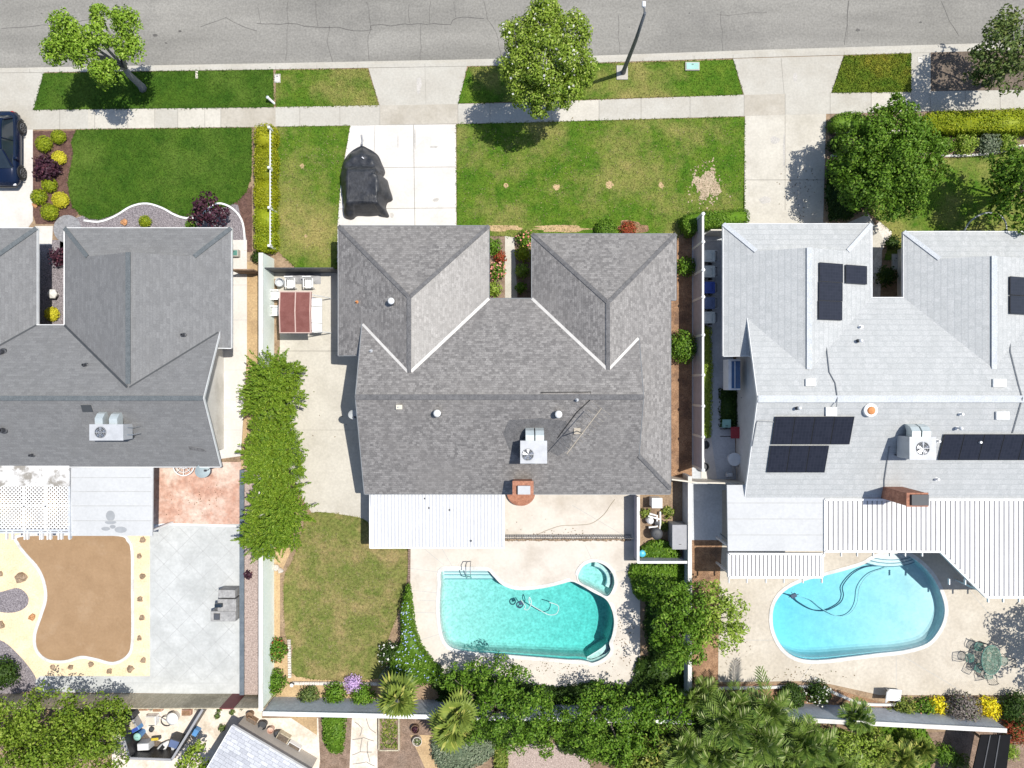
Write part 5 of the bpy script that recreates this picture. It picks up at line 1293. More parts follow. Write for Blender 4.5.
for sx in (-1, 1):
    m = MB()
    for y0, z0, y1, z1 in ((1.60,.98,1.32,1.46),(.35,.95,.30,1.55),(-1.05,.98,-.32,1.50)): m.bar((cx+sx*.795,cy+y0,z0), (cx+sx*.64,cy+y1,z1), .07, .05)
    m.build('pillars', M['carpaint'], CAR)
    m = MB(); m.box((cx+sx*.97,cy-.62,1.0), (.20,.12,.13)); m.build('mirror', M['carpaint'], CAR, bevel=.03)
    m = MB(); m.box((cx+sx*.60,cy-1.93,.60), (.24,.12,.10)); m.build('headlight', M['lens'], CAR, bevel=.03)
    m = MB(); m.box((cx+sx*.62,cy+1.98,.72), (.14,.08,.20)); m.build('tail_light', M['lens_red'], CAR, bevel=.03)
    for yy in (1.27, -1.22):
        m = MB(); w_ = []
        for k in range(20): a = 2*math.pi*k/20; w_.append((math.cos(a)*.335, math.sin(a)*.335))
        x0, x1 = cx+sx*.70, cx+sx*.905
        m.add([(x0,cy+yy+a,.335+b_) for a, b_ in w_]+[(x1,cy+yy+a,.335+b_) for a, b_ in w_], [tuple(range(20)), tuple(range(20,40))[::-1]]+[(k,(k+1)%20,20+(k+1)%20,20+k) for k in range(20)])
        wh = m.build('wheel', M['tyre'], CAR)
        m = MB()
        for k in range(7): a = k*.8976; m.bar((x1+sx*.008,cy+yy+.05*math.cos(a),.335+.05*math.sin(a)), (x1+sx*.008,cy+yy+.22*math.cos(a),.335+.22*math.sin(a)), .05, .03)
        m.tube([(x1+sx*.006,cy+yy+.225*math.cos(a),.335+.225*math.sin(a)) for a in np.linspace(0,2*math.pi,17)], .018, 5); m.build('rim', M['rim'], wh)
        m = MB(); m.tube([(cx+sx*.885,cy+yy+.40*math.cos(a),.335+.40*math.sin(a)) for a in np.linspace(-.2,math.pi+.2,11)], .035, 5); m.build('wheel_arch', M['black'], CAR)
m = MB(); m.box((cx,cy+2.02,.46), (1.3,.12,.22)); m.build('rear_bumper', M['black'], CAR, bevel=.04)
m = MB(); m.box((cx,cy-2.0,.44), (1.25,.10,.2)); m.build('front_bumper', M['black'], CAR, bevel=.04)

# car under a black cover: draped outline, raised cabin, tie at the front end
tc = crop([(243,118),(285,135),(330,160),(370,195),(395,250),(420,310),(418,340),(408,362),(440,385),(455,440),(480,520),(470,545),(440,560),(430,600),(452,655),(440,672),(400,665),(385,655),(300,662),(210,660),(180,682),(150,688),(110,668),(102,600),(95,520),(88,460),(80,390),(85,310),(100,240),(140,180),(190,140)], 330, 130, 7.68)
W = smooth(PL(tc, .1), 4); c0 = Vector(P(363, 185, .5)[:2]); 
CC = thing('covered_car', 'car under a wrinkled black cover on the central driveway', 'car', (c0.x, c0.y, .02))
nR = 22; V = []; F = []; n = len(W)
cab = ccw(PL(crop([(140,335),(330,330),(350,520),(165,535)], 330, 130, 7.68), 1.2)); ccx = sum(p[0] for p in cab)/4; ccy = sum(p[1] for p in cab)/4
def cov_h(x, y, s):
    h = .80*min(1, (1-s)*3.6)**.55
    dx, dy = (x-ccx)/.72, (y-ccy)/.78; d = max(abs(dx), abs(dy)); h += .42*max(0, min(1, (1.55-d)/.42))
    dx, dy = (x-(ccx+.95)), (y-(ccy-.15)); h += .12*math.exp(-(dx*dx+dy*dy)/.12)
    h -= .16*max(0, (y-c0.y-.5))
    amp = .045*max(0, s-.35)
    h += amp*(math.sin(7*x+3*y+2*math.sin(4*y))+.6*math.sin(13*y-5*x)) + .05*math.sin(17*math.atan2(y-c0.y, x-c0.x))*max(0, s-.45)*(1.6 if y > c0.y+.5 else .8)
    return max(.02, h)
for i in range(nR+1):
    s = (i/nR)**.8
    for k in range(n):
        x = c0.x+(W[k][0]-c0.x)*s; y = c0.y+(W[k][1]-c0.y)*s
        V.append((x, y, (cov_h(x, y, s) if i < nR else 0.0)+.025))
for i in range(nR):
    for k in range(n): F.append((i*n+k, (i+1)*n+k, (i+1)*n+(k+1)%n, i*n+(k+1)%n))
MB().add(V, F).build('cover', M['tarp_black'], CC, smooth=True)
def cz(x, y):
    dd = min(1, max(abs(x-c0.x)/1.2, abs(y-c0.y)/1.9)); return cov_h(x, y, dd*.6)+.035
for k, loop in enumerate(([(-.70,.72),(.70,.74),(.80,-.78),(-.78,-.80),(-.70,.72)], [(-.75,.9),(-.2,1.25),(.5,1.2),(.95,.7)])):
    q = []
    for a, b in zip(loop[:-1], loop[1:]):
        for t in np.linspace(0, 1, 10): x, y = ccx+a[0]+(b[0]-a[0])*t, ccy+a[1]+(b[1]-a[1])*t; q.append((x, y, cz(x, y)-.015))
    m = MB(); m.tube(q, .018, 5); m.build('seam', M['charcoal'], CC, smooth=True)
m = MB(); p = P(362.5,146,.05); q = P(361.5,135,.05); m.tube([(p[0],p[1],.22),((p[0]+q[0])/2+.04,(p[1]+q[1])/2,.08),(q[0],q[1],.05)], [.06,.05,.045], 7); m.build('tie', M['grey_plastic'], CC)
m = MB()
for k in range(3): p = P(361.5+k*2.6, 208-abs(k-1)*.6, .6); m.bar((p[0]-.03,p[1]+.05,.72), (p[0]+.02,p[1]-.06,.68), .035, .02)
for k, (a, b) in enumerate(((363,158),(376,172.5))): p = P(a,b,.75); m.bar((p[0]-.05,p[1]+.04,.80), (p[0]+.06,p[1]-.05,.80), .05, .02)
m.build('buckle', M['lens'], CC)

# ================================================================== side yard things, centre lot
def canopy_swing():
    q = PL([(279.5,292),(318,292),(320.5,336),(280,334)], 2.0); b = P(300,312,0)
    t = thing('canopy_swing', 'garden swing under a brown ribbed canopy by the mint wall', 'garden swing', b)
    x0, x1, y0, y1 = b[0]-1.15+.0, b[0]+.95, b[1]-1.12, b[1]+1.12
    x0, x1 = P(278.5,0,2.0)[0], P(311,0,2.0)[0]; y1, y0 = P(0,291.5,2.0)[1], P(0,332.5,2.0)[1]; ym = (y0+y1)/2
    m = MB(); m.add([(x0,y0,1.86),(x1,y0,1.86),(x1+.05,ym,2.12),(x0+.05,ym,2.12),(x1,y1,1.86),(x0,y1,1.86)], [(0,1,2,3),(3,2,4,5)])
    m.add([(x0,y0,1.86),(x1,y0,1.86),(x1,y0,1.72),(x0,y0,1.72)], [(0,3,2,1)]); m.add([(x0,y1,1.86),(x1,y1,1.86),(x1,y1,1.72),(x0,y1,1.72)], [(0,1,2,3)])
    cp = m.build('canopy', M['canopy'], t)
    m = MB()
    for k in (.02, .5, .96):
        x = x0+(x1-x0)*k; m.bar((x,y0,1.875), (x+.05,ym,2.135), .06, .012); m.bar((x+.05,ym,2.135), (x,y1,1.875), .06, .012)
    for y in (y0, y1): m.bar((x0,y,1.872), (x1,y,1.872), .05, .014)
    m.build('seam', M['canopy_trim'], cp)
    for y in (y0+.12, y1-.12):
        m = MB(); m.tube([(x0-.05,y,0),(x0+.5,y,1.8),(x1-.1,y,1.8),(x1+.6,y,0)], .03, 6); m.build('leg', M['white'], t)
    m = MB(); q0 = P(312,0,.9)[0]; q1 = P(321.5,0,.7)[0]
    m.add([(x1-.3,y0+.10,.95),(x1-.3,y1-.15,.95),(q1,y1-.2,.62),(q1,y0+.06,.62),(x1-.3,y0+.10,.85),(x1-.3,y1-.15,.85),(q1,y1-.2,.54),(q1,y0+.06,.54)], [(0,1,2,3)[::-1],(4,5,6,7),(0,1,5,4),(1,2,6,5),(2,3,7,6),(3,0,4,7)]); se = m.build('seat', M['white'], t)
    m = MB()
    for k in (.28, .70): y = y0+(y1-y0)*k; m.bar((x1-.3,y,.962), (q1,y,.632), .035, .012)
    m.build('seam', M['fascia_dark'], se)
    m = MB(); m.box((x1-.45,ym,1.05), (.10,y1-y0-.3,.5)); m.build('backrest', M['white'], t)
canopy_swing()
def chair(name, label, px, py, rz, mat='white', group='white plastic garden chairs', h=.45):
    b = P(px, py, h); b = (b[0], b[1], 0); t = thing(name, label, 'chair', b, group); t.rotation_euler.z = 0
    def rot(x, y): return (b[0]+x*math.cos(rz)-y*math.sin(rz), b[1]+x*math.sin(rz)+y*math.cos(rz))
    m = MB(); m.box((*rot(0,0),.42), (.46,.46,.04), rz); m.build('seat', M[mat], t)
    m = MB()
    for k in (-.17,-.06,.06,.17): m.bar((*rot(k,-.22),.44), (*rot(k*1.1,-.34),.88), .075, .02)
    m.bar((*rot(-.24,-.345),.89), (*rot(.24,-.345),.89), .05, .05); m.build('backrest', M[mat], t)
    for sx in (-1, 1):
        m = MB(); m.bar((*rot(sx*.25,-.28),.64), (*rot(sx*.25,.2),.64), .06, .03); m.build('armrest', M[mat], t)
        for sy in (-1, 1): m = MB(); m.bar((*rot(sx*.22,sy*.2),0), (*rot(sx*.20,sy*.18),.42 if sy < 0 else .64), .045, .045); m.build('leg', M[mat], t)
    return t
chair('garden_chair', 'white slatted chair nearer the can, in front of the dark gate', 291, 284, math.pi)
chair('garden_chair', 'white slatted chair second along, in front of the dark gate', 309, 284, math.pi)
chair('garden_chair', 'upper white chair between the mint wall and the brown canopy', 275.5, 295, -math.pi/2)
chair('garden_chair', 'lower white chair between the mint wall and the brown canopy', 276, 311, -math.pi/2)
b = P(302, 277.5, .3); t = thing('grey_tarp', 'crumpled grey tarp heap along the foot of the dark gate', 'tarp', (b[0], b[1], 0))
V = []; F = []
for i in range(15):
    for j in range(6): V.append((b[0]-1.0+i*.14, b[1]-.32+j*.12, .03+(.34*math.sin(math.pi*min(1,max(0,j/5)))*math.sin(math.pi*i/14)**.5)*(.75+.25*math.sin(i*1.7+j)) ))
for i in range(14):
    for j in range(5): F.append((i*6+j,(i+1)*6+j,(i+1)*6+j+1,i*6+j+1))
MB().add(V, F).build('sheet', M['grey_plastic'], t, smooth=True)
def can(name, label, px, py, r, h, mat, lidm, cat='can', group=None):
    b = P(px, py, h); b = (b[0], b[1], 0.0); t = thing(name, label, cat, b, group)
    m = MB(); m.lathe(b, [(r*.82,.0),(r*.95,h*.9),(r,h*.92),(r,h*.96),(r*.9,h*.96),(r*.88,h*.5),(.02,h*.5)], 18); m.build('body', M[mat], t, smooth=False)
    if lidm: m = MB(); m.lathe(b, [(r*1.04,h*.95),(r*1.05,h*1.0),(r*.6,h*1.06),(.02,h*1.08)], 18); l = m.build('lid', M[lidm], t, smooth=True); m = MB(); m.bar((b[0]-.08,b[1],h*1.1), (b[0]+.08,b[1],h*1.1), .03, .05); m.build('handle', M[lidm], l)
    return t
can('metal_can', 'round galvanised can in the corner by the dark gate', 279, 282, .24, .62, 'metal', None)
lid('utility_box', 'green utility box at the front corner of the grey house', 236, 254, .40, .28, 'tealdark', .35)
# brick hearth hose, edging with plants across the patio
m = MB(); q = smooth([P(a, b, 0) for a, b in crop([(560,215),(600,198),(640,186),(690,184),(740,178),(780,150),(805,115),(818,98)], 370, 470, 3.341)], 5, False); m.tube([(x, y, .032) for x, y, z in q], .02, 5); tag(m.build('garden_hose', M['hose']), 'tan garden hose curling over the patio beside the chimney', 'hose')
t = thing('planter_row', 'low row of stones and dry plants along the iron railing', 'planter', XY(568,540)+(0,)); m = MB()
for k in range(58): x, y = XY(506+k*2.17, 539.5+random.uniform(-.5,.5)); m.blob((x,y,.06), random.uniform(.055,.10), .8, .25, 7, 4)
m.build('stones', M['rock'], t)
# ladder and pool gear
t = thing('pool_handrail', 'curved steel handrail over the steps of the teal pool', 'handrail', P(469, 571, 0))
m = MB()
for dx in (-.12, .12): 
    a = P(469,561,0); m.tube([(a[0]+dx,a[1]-.02,0),(a[0]+dx,a[1]+.05,.55),(a[0]+dx,a[1]-.12,.80),(a[0]+dx,a[1]-.5,.78),(a[0]+dx,a[1]-.85,.35),(a[0]+dx,a[1]-1.05,-.5)], .024, 7)
m.build('rail', M['steel'], t)
def curve(name, label, pts, z, r, mat, cat, ox, oy, s): 
    m = MB(); m.tube([(x, y, z(x, y) if callable(z) else z) for x, y in smooth(PL(crop(pts, ox, oy, s)), 6, False)], r, 6); return tag(m.build(name, M[mat]), label, cat)
curve('pool_hose', 'white looped vacuum hose floating in the teal pool', [(505,440),(520,462),(515,470),(528,472),(540,450),(533,430),(535,452),(570,475),(600,490),(625,485),(630,460),(600,448)], -.30, .026, 'hose_pale', 'hose', 370, 470, 3.341)
b = XY(370+500/3.341, 470+452/3.341); t = thing('pool_cleaner', 'dark ring shaped pool cleaner in the teal pool', 'pool cleaner', (*b, -.14)); m = MB(); m.tube([(b[0]+.17*math.cos(a), b[1]+.17*math.sin(a), -.10) for a in np.linspace(0, 2*math.pi, 15)], .035, 6); m.build('ring', M['hose_dark'], t); m = MB(); m.box((b[0]+.05,b[1]+.1,-.10), (.18,.2,.12), .5); m.build('body', M['hose_dark'], t)
curve('pool_hose', 'dark hose snaking across the cyan pool', [(205,395),(240,405),(270,428),(310,448),(350,448),(390,425),(402,400),(400,370),(430,330),(470,308),(520,302),(560,285),(590,275)], lambda x, y: zr(x, y)+.12, .030, 'hose_dark', 'hose', 720, 470, 3.072)
curve('pool_hose', 'pale blue hose looping through the middle of the cyan pool', [(240,402),(300,415),(340,445),(385,465),(420,455),(442,420),(450,370),(480,330),(530,308),(565,285)], lambda x, y: zr(x, y)+.16, .024, 'hose_pale', 'hose', 720, 470, 3.072)
b = XY(720+228/3.072, 470+388/3.072); t = thing('pool_cleaner', 'small dark cleaner at the left end of the cyan pool', 'pool cleaner', (*b, -.16)); m = MB(); m.box((b[0],b[1],-.10), (.34,.22,.12), .4); m.build('body', M['hose_dark'], t, bevel=.03); m = MB()
for k in range(4): a = k*1.57+.4; m.bar((b[0],b[1],-.09), (b[0]+.3*math.cos(a),b[1]+.22*math.sin(a),-.09), .03, .03)
m.build('arm', M['hose_dark'], t)
# equipment corner by the spa
def eq(name, label, px, py, w_, d_, h, mat, lidm=None, cat='equipment', rz=0, taper=1.0):
    b = P(px, py, h); b = (b[0], b[1], 0); t = thing(name, label, cat, b); m = MB(); m.box((b[0],b[1],h/2), (w_,d_,h), rz, taper); m.build('body', M[mat], t, bevel=.02)
    m = MB(); m.box((b[0],b[1],h+.02), (w_*taper+.05,d_*taper+.05,.05), rz); m.build('lid', M[lidm or mat], t, bevel=.012)
    m = MB(); m.box((b[0],b[1]-d_*taper*.3,h+.055), (.12,.03,.03), rz); m.build('handle', M['iron'], t); return t
eq('pool_heater', 'white pool heater box behind the white rail fence', 657, 503, .52, .50, .8, 'white', cat='pool heater')
t = thing('pool_pump', 'jumble of white pool pump and pipes behind the white rail fence', 'pool pump', P(654,520,0)); b = world_loc(t); m = MB()
m.lathe((b.x-.3,b.y+.05,0), [(.19,0),(.19,.5),(.12,.6),(.02,.62)], 12); m.build('filter_tank', M['white'], t); m = MB()
m.tube([(b.x-.3,b.y+.4,.25),(b.x+.1,b.y+.3,.3),(b.x+.1,b.y-.3,.3),(b.x-.35,b.y-.35,.3)], .06, 7); m.tube([(b.x+.3,b.y+.5,.2),(b.x+.28,b.y-.1,.35),(b.x+.25,b.y-.55,.2)], .05, 7); m.tube([(b.x-.4,b.y+.3,.4),(b.x+.3,b.y+.1,.4)], .045, 6); m.build('pipes', M['white'], t)
m = MB(); m.lathe((b.x+.12,b.y-.12,0), [(.15,0),(.15,.34),(.02,.38)], 12); m.build('motor', M['charcoal'], t)
can('barrel', 'black round lidded barrel behind the white rail fence', 657, 534, .30, .75, 'charcoal', 'charcoal', 'barrel')
eq('storage_box', 'grey storage box with pale ridged lid by the block wall', 680, 537, .80, 1.28, 1.15, 'grey_plastic', 'grey_plastic', 'storage box')
b = P(642, 553.5, .9); t = thing('pool_ring', 'aqua blue float hanging on the white rail fence', 'pool toy', (b[0], b[1], .0)); m = MB(); m.blob((b[0],b[1],.95), .20, .45, .05, 12, 6); m.build('float', M['aqua'], t, smooth=True); m = MB(); m.bar((b[0],b[1],.02), (b[0],b[1],.92), .04, .04); m.build('stand', M['aqua'], t)

# ================================================================== right lot things
def bin_proto(label, mat, lidm, px, py):
    b = P(px, py, 1.0); b = (b[0], b[1], .014); t = thing('wheeled_bin', label, 'bin', b, 'wheeled bins along the vinyl fence')
    m = MB(); V = []
    for z, s in ((.06,.78),(.95,1.0)):
        for sx, sy in ((-1,-1),(1,-1),(1,1),(-1,1)): V.append((b[0]+sx*.31*s+.0, b[1]+sy*.29*s, b[2]+z))
    m.add(V, [(0,3,2,1),(4,5,6,7),(0,1,5,4),(1,2,6,5),(2,3,7,6),(3,0,4,7)]); m.build('body', M[mat], t, bevel=.03)
    m = MB(); m.box((b[0]-.02,b[1],b[2]+.985), (.64,.63,.05), 0); m.box((b[0]-.05,b[1],b[2]+1.02), (.42,.46,.05), 0, .8); l = m.build('lid', M[lidm], t, bevel=.02)
    m = MB(); m.tube([(b[0]+.30,b[1]-.24,b[2]+.92),(b[0]+.40,b[1]-.24,b[2]+.97),(b[0]+.40,b[1]+.24,b[2]+.97),(b[0]+.30,b[1]+.24,b[2]+.92)], .022, 6); m.build('handle', M['charcoal'], t)
    for sy in (-1, 1): m = MB(); m.tube([(b[0]+.28,b[1]+sy*.25,b[2]+.12),(b[0]+.28,b[1]+sy*.31,b[2]+.12)], .12, 12); m.build('wheel', M['tyre'], t)
    return t
for lab, ma, li, py in (('grey green wheeled bin nearest the street', 'bin_lid_lit2', 'bin_lid_lit', 256), ('pale green wheeled bin second from the street', 'bin_lid_lit2', 'bin_lid_lit', 271.5), ('bright blue wheeled bin in the middle of the row', 'bin_blue', 'bin_blue', 287.5), ('slate blue wheeled bin beside the bright blue one', 'bin_navy', 'bin_navy', 303), ('grey green wheeled bin at the hedge end of the row', 'bin_lid_lit2', 'bin_lid_lit', 317.5)): bin_proto(lab, ma, li, 709.5, py)
slabm = MB(); q = P(705,457,.1); slabm.prism(PL([(701,437),(711,437),(717,480),(701,478)]), 0, .05); struct('paving', slabm, M['conc_white'])
can('plant_pot', 'dark round pot on the bright slab by the vinyl fence, upper one', 705, 445, .26, .42, 'charcoal', None, 'pot'); can('plant_pot', 'dark round pot on the bright slab by the vinyl fence, lower one', 705, 467, .26, .42, 'charcoal', None, 'pot')
eq('garden_crate', 'small teal crate beside the white house', 726.5, 423.5, .42, .40, .35, 'teal', 'teal', 'crate')
t = thing('wheelbarrow', 'red wheelbarrow tray parked against the white house wall', 'wheelbarrow', P(731,432,0)); b = world_loc(t)
m = MB(); m.box((b.x+.18,b.y,.48), (.62,.52,.22), 0, 1.25); m.build('tray', M['redplastic'], t, bevel=.03); m = MB()
for s1 in (-1, 1): m.tube([(b.x-.75,b.y+s1*.2,.5),(b.x+.1,b.y+s1*.22,.36),(b.x+.55,b.y+s1*.05,.2)], .025, 6)
m.build('handle', M['black'], t); m = MB(); m.tube([(b.x+.6,b.y-.05,.18),(b.x+.6,b.y+.05,.18)], .18, 14); m.build('wheel', M['tyre'], t)
t = thing('round_table', 'small round white table in the shade beside the white house', 'table', P(730.5,458,0)); b = world_loc(t); m = MB(); m.lathe(tuple(b), [(.36,.68),(.36,.71),(.02,.715)], 22); m.build('tabletop', M['white'], t); m = MB(); m.lathe(tuple(b), [(.22,0),(.20,.03),(.035,.05),(.035,.68)], 12); m.build('leg', M['white'], t)
t = thing('gas_meter', 'cluster of pale pipes and meter on the shaded house wall', 'meter', P(733,470,0)); b = world_loc(t); m = MB(); m.tube([(b.x-.5,b.y-.2,.3),(b.x-.1,b.y-.2,.35),(b.x-.1,b.y+.25,.4),(b.x+.3,b.y+.3,.4)], .05, 7); m.build('pipes', M['grey_plastic'], t); m = MB(); m.box((b.x-.35,b.y-.2,.42), (.34,.22,.3)); m.build('body', M['metal'], t, bevel=.03)
t = thing('bicycle', 'dark bicycle leaning in the shade beside the white house', 'bicycle', P(738,405,0)); b = world_loc(t)
for dy in (-.5, .5): m = MB(); m.tube([(b.x+.12*math.sin(a),b.y+dy+.31*math.cos(a),.33+.31*math.sin(a)) for a in np.linspace(0,2*math.pi,19)], .022, 5); m.build('wheel', M['tyre'], t)
m = MB(); m.tube([(b.x,b.y-.5,.33),(b.x+.05,b.y-.1,.32),(b.x+.12,b.y-.2,.85)], .02, 5); m.tube([(b.x+.05,b.y-.1,.32),(b.x+.12,b.y+.36,.78),(b.x,b.y+.5,.33)], .02, 5); m.tube([(b.x+.10,b.y-.17,.72),(b.x+.12,b.y+.36,.78)], .02, 5); m.build('frame', M['iron'], t)
m = MB(); m.tube([(b.x-.15,b.y+.42,.95),(b.x+.12,b.y+.36,.95),(b.x+.38,b.y+.42,.95)], .016, 5); m.build('handlebar', M['black'], t); m = MB(); m.box((b.x+.12,b.y-.22,.9), (.14,.26,.06)); m.build('saddle', M['black'], t)
curve('downpipe_hose', 'pale pipe lying between the side path and the white house', [(380,232),(412,258)], .30, .035, 'fascia_dark', 'pipe', 600, 460, 3.2)
# garden table with four chairs, lounger
tb = thing('garden_table', 'oval green glass garden table beyond the cyan pool', 'table', P(988.5,659,0)); b = world_loc(tb)
b = Vector(P(991.5, 660, .72)); tb.location = (b.x, b.y, .02)
m = MB(); m.prism([(b.x+.52*math.cos(a), b.y+.78*math.sin(a)) for a in np.linspace(0, 2*math.pi, 28)[:-1]], .71, .73); tt = m.build('tabletop', M['greentable'], tb); m = MB(); m.tube([(b.x+.53*math.cos(a), b.y+.79*math.sin(a), .72) for a in np.linspace(0, 2*math.pi, 30)], .022, 6); m.build('rim', M['tealdark'], tt)
for sx, sy in ((-1,-1),(1,-1),(1,1),(-1,1)): m = MB(); m.tube([(b.x+sx*.3,b.y+sy*.45,.70),(b.x+sx*.36,b.y+sy*.52,.02)], .022, 5); m.build('leg', M['tealdark'], tb)
def wire_chair(label, px, py, rz):
    c = P(px, py, .45); c = (c[0], c[1], .02); t = thing('wire_chair', label, 'chair', c, 'wire chairs round the green table')
    def rot(x, y, z): return (c[0]+x*math.cos(rz)-y*math.sin(rz), c[1]+x*math.sin(rz)+y*math.cos(rz), z)
    m = MB()
    for k in range(7): o = -.21+k*.07; m.tube([rot(o,-.21,.44), rot(o,.21,.44)], .011, 4); m.tube([rot(-.21,o,.445), rot(.21,o,.445)], .011, 4)
    m.tube([rot(.23*math.cos(a),.23*math.sin(a),.44) for a in np.linspace(0,2*math.pi,17)], .018, 5); m.build('seat', M['tealdark'], t)
    m = MB()
    for k in range(6): o = -.2+k*.08; m.tube([rot(o,-.23,.44), rot(o*1.15,-.36,.86)], .011, 4)
    m.tube([rot(.25*math.cos(a),-.34-.02,.70+.18*math.sin(a)) for a in np.linspace(0,math.pi,9)], .02, 5); m.build('backrest', M['iron'], t)
    m = MB()
    for s1 in (-1, 1): m.tube([rot(s1*.25,-.32,.66), rot(s1*.28,.0,.66), rot(s1*.25,.18,.46)], .018, 5)
    m.build('armrest', M['iron'], t)
    for sx in (-1, 1):
        for sy in (-1, 1): m = MB(); m.tube([rot(sx*.18,sy*.18,.44), rot(sx*.23,sy*.24,.02)], .016, 5); m.build('leg', M['iron'], t)
wire_chair('wire chair on the left of the green table, facing right', 970, 658, -math.pi/2); wire_chair('wire chair above the green table at its upper left', 979, 647, math.pi-.3)
wire_chair('wire chair below the green table', 989, 675, .15); wire_chair('wire chair on the right of the green table, partly in shade', 1004, 661, math.pi/2)
wire_chair('wire chair at the lower left of the green table', 979, 668, -.5)
t = thing('sun_lounger', 'white pool lounger with raised back beside the planting bed', 'sun lounger', P(886,691,0)); b = world_loc(t)
m = MB(); m.bar((b.x-.05,b.y-.05,.34), (b.x+.66,b.y-.12,.28), .62, .07); m.build('seat', M['white'], t); m = MB(); m.bar((b.x-.05,b.y-.05,.36), (b.x-.40,b.y+.0,.78), .60, .06); m.build('backrest', M['white'], t)
for sx in (.0, .58):
    for sy in (-.24, .22): m = MB(); m.box((b.x+sx,b.y-.08+sy,.16), (.05,.05,.3)); m.build('leg', M['white'], t)
m = MB(); xx = P(990,222,.9); pts = [(xx[0]+1.15*math.cos(a), xx[1]-.5+1.0*math.sin(a), .5+.4*math.sin(a)) for a in np.linspace(.15, math.pi-.1, 16)]
m.tube(pts, .045, 6)
m.tube([pts[0], (pts[0][0], pts[0][1], .0)], .04, 6); m.tube([pts[-1], (pts[-1][0], pts[-1][1], .0)], .04, 6); tag(m.build('garden_arch', M['metal_pale']), 'pale curved metal hoop in the shade of the far right tree', 'garden hoop')
lid('stepping_slab', 'pale slab in the shaded entry court of the white house', 896, 262, .4, .8, 'conc_grey', .05, 'slab')

# ================================================================== left lot things
t = thing('barbecue_island', 'stepped grey stone barbecue island on the grey patio', 'barbecue', XY(224,606)+(0,))
h = .85
q = P(226.5,594,h); m = MB(); m.box((q[0]+.0,q[1],h/2), (.92,.42,h)); m.build('counter', M['bbq'], t, bevel=.015)
q = P(223,606,h); m = MB(); m.box((q[0]+.18,q[1],.40), (1.0,.70,.80)); m.build('base', M['bbq'], t, bevel=.015)
q = P(221.5,616.5,h); m = MB(); m.box((q[0]+.08,q[1],h/2), (1.36,.55,h)); m.build('counter', M['bbq'], t, bevel=.015)
q = P(217,616.5,h); m = MB(); m.box((q[0],q[1],h+.02), (.32,.34,.06)); bq = m.build('grill', M['charcoal'], t); m = MB()
for k in range(5): m.bar((q[0]-.13+k*.065,q[1]-.14,h+.055), (q[0]-.13+k*.065,q[1]+.14,h+.055), .012, .012)
m.build('grate', M['steel'], bq)
q = P(219,605,.8); m = MB(); m.box((q[0],q[1],.88), (.46,.24,.18), 0, .8); m.build('hood', M['glass'], t, bevel=.04)
t = thing('round_table', 'round white wire table half under the rear eave of the grey house', 'table', P(183,466,0)); b = world_loc(t); b = Vector(P(183.5,465,.72)); t.location = (b.x, b.y, 0)
m = MB()
for r_ in (.58, .40, .2): m.tube([(b.x+r_*math.cos(a), b.y+r_*math.sin(a), .72) for a in np.linspace(0, 2*math.pi, 29)], .035 if r_ > .5 else .02, 6)
for k in range(8): a = k*.7854; m.bar((b.x,b.y,.72), (b.x+.58*math.cos(a),b.y+.58*math.sin(a),.72), .025, .02)
m.build('tabletop', M['white'], t)
for k in range(3): a = k*2.094; m = MB(); m.tube([(b.x+.2*math.cos(a),b.y+.2*math.sin(a),.7),(b.x+.45*math.cos(a),b.y+.45*math.sin(a),.02)], .025, 5); m.build('leg', M['white'], t)
t = thing('lantern', 'pale six sided lantern on the gravel of the entry court', 'lantern', P(50,294,0)); b = world_loc(t); b = Vector(P(50.5,293.5,.55)); t.location = (b.x,b.y,0)
m = MB(); m.lathe((b.x,b.y,0), [(.14,0),(.10,.08),(.10,.36),(.16,.40)], 6); m.build('body', M['stone_pale'], t); m = MB(); m.lathe((b.x,b.y,.40), [(.29,0),(.27,.06),(.10,.16),(.02,.2)], 6); m.build('cap', M['white_wall'], t)
# rocks in the granite
k = 0
rk = [(423,265),(413,313),(422,372),(415,440),(421,495),(413,555),(424,620),(387,645),(325,652),(270,632),(210,640),(157,640),(65,375),(97,493),(5,515),(3,365)]
for i, (a, b_) in enumerate(rk):
    x, y = XY(a/2.953, 450+b_/2.953); r = {12: .30, 13: .20, 7: .19, 0: .17, 14: .22}.get(i, .145)*random.uniform(.9, 1.1)
    side = 'large mottled rock left of the soil filled pool' if i == 12 else 'orange rock left of the soil filled pool' if i == 13 else 'pale rock beside the dark gravel at the left edge' if i in (14, 15) else \
        ('%s rock down the right side of the soil filled pool' % ('topmost','second','third','fourth','fifth','sixth','lowest')[i] if i < 7 else '%s rock from the right below the soil filled pool' % ('first','second','third','fourth','fifth')[i-7])
    m = MB(); m.blob((x, y, .012+r*.35), r, .6, .32, 9, 5); tag(m.build('rock', M['rock_orange'] if i == 13 else M['rock']), side, 'rock', 'rocks set in the granite bed')
for a, b_, r, la in ((125,222.5,.18,'orange rock in the grey gravel by the lush lawn'), (36,205,.16,'small orange rock at the edge of the mulch bed')):
    x, y = XY(a, b_); m = MB(); m.blob((x,y,r*.4), r, .6, .3, 9, 5); tag(m.build('rock', M['rock_orange']), la, 'rock')
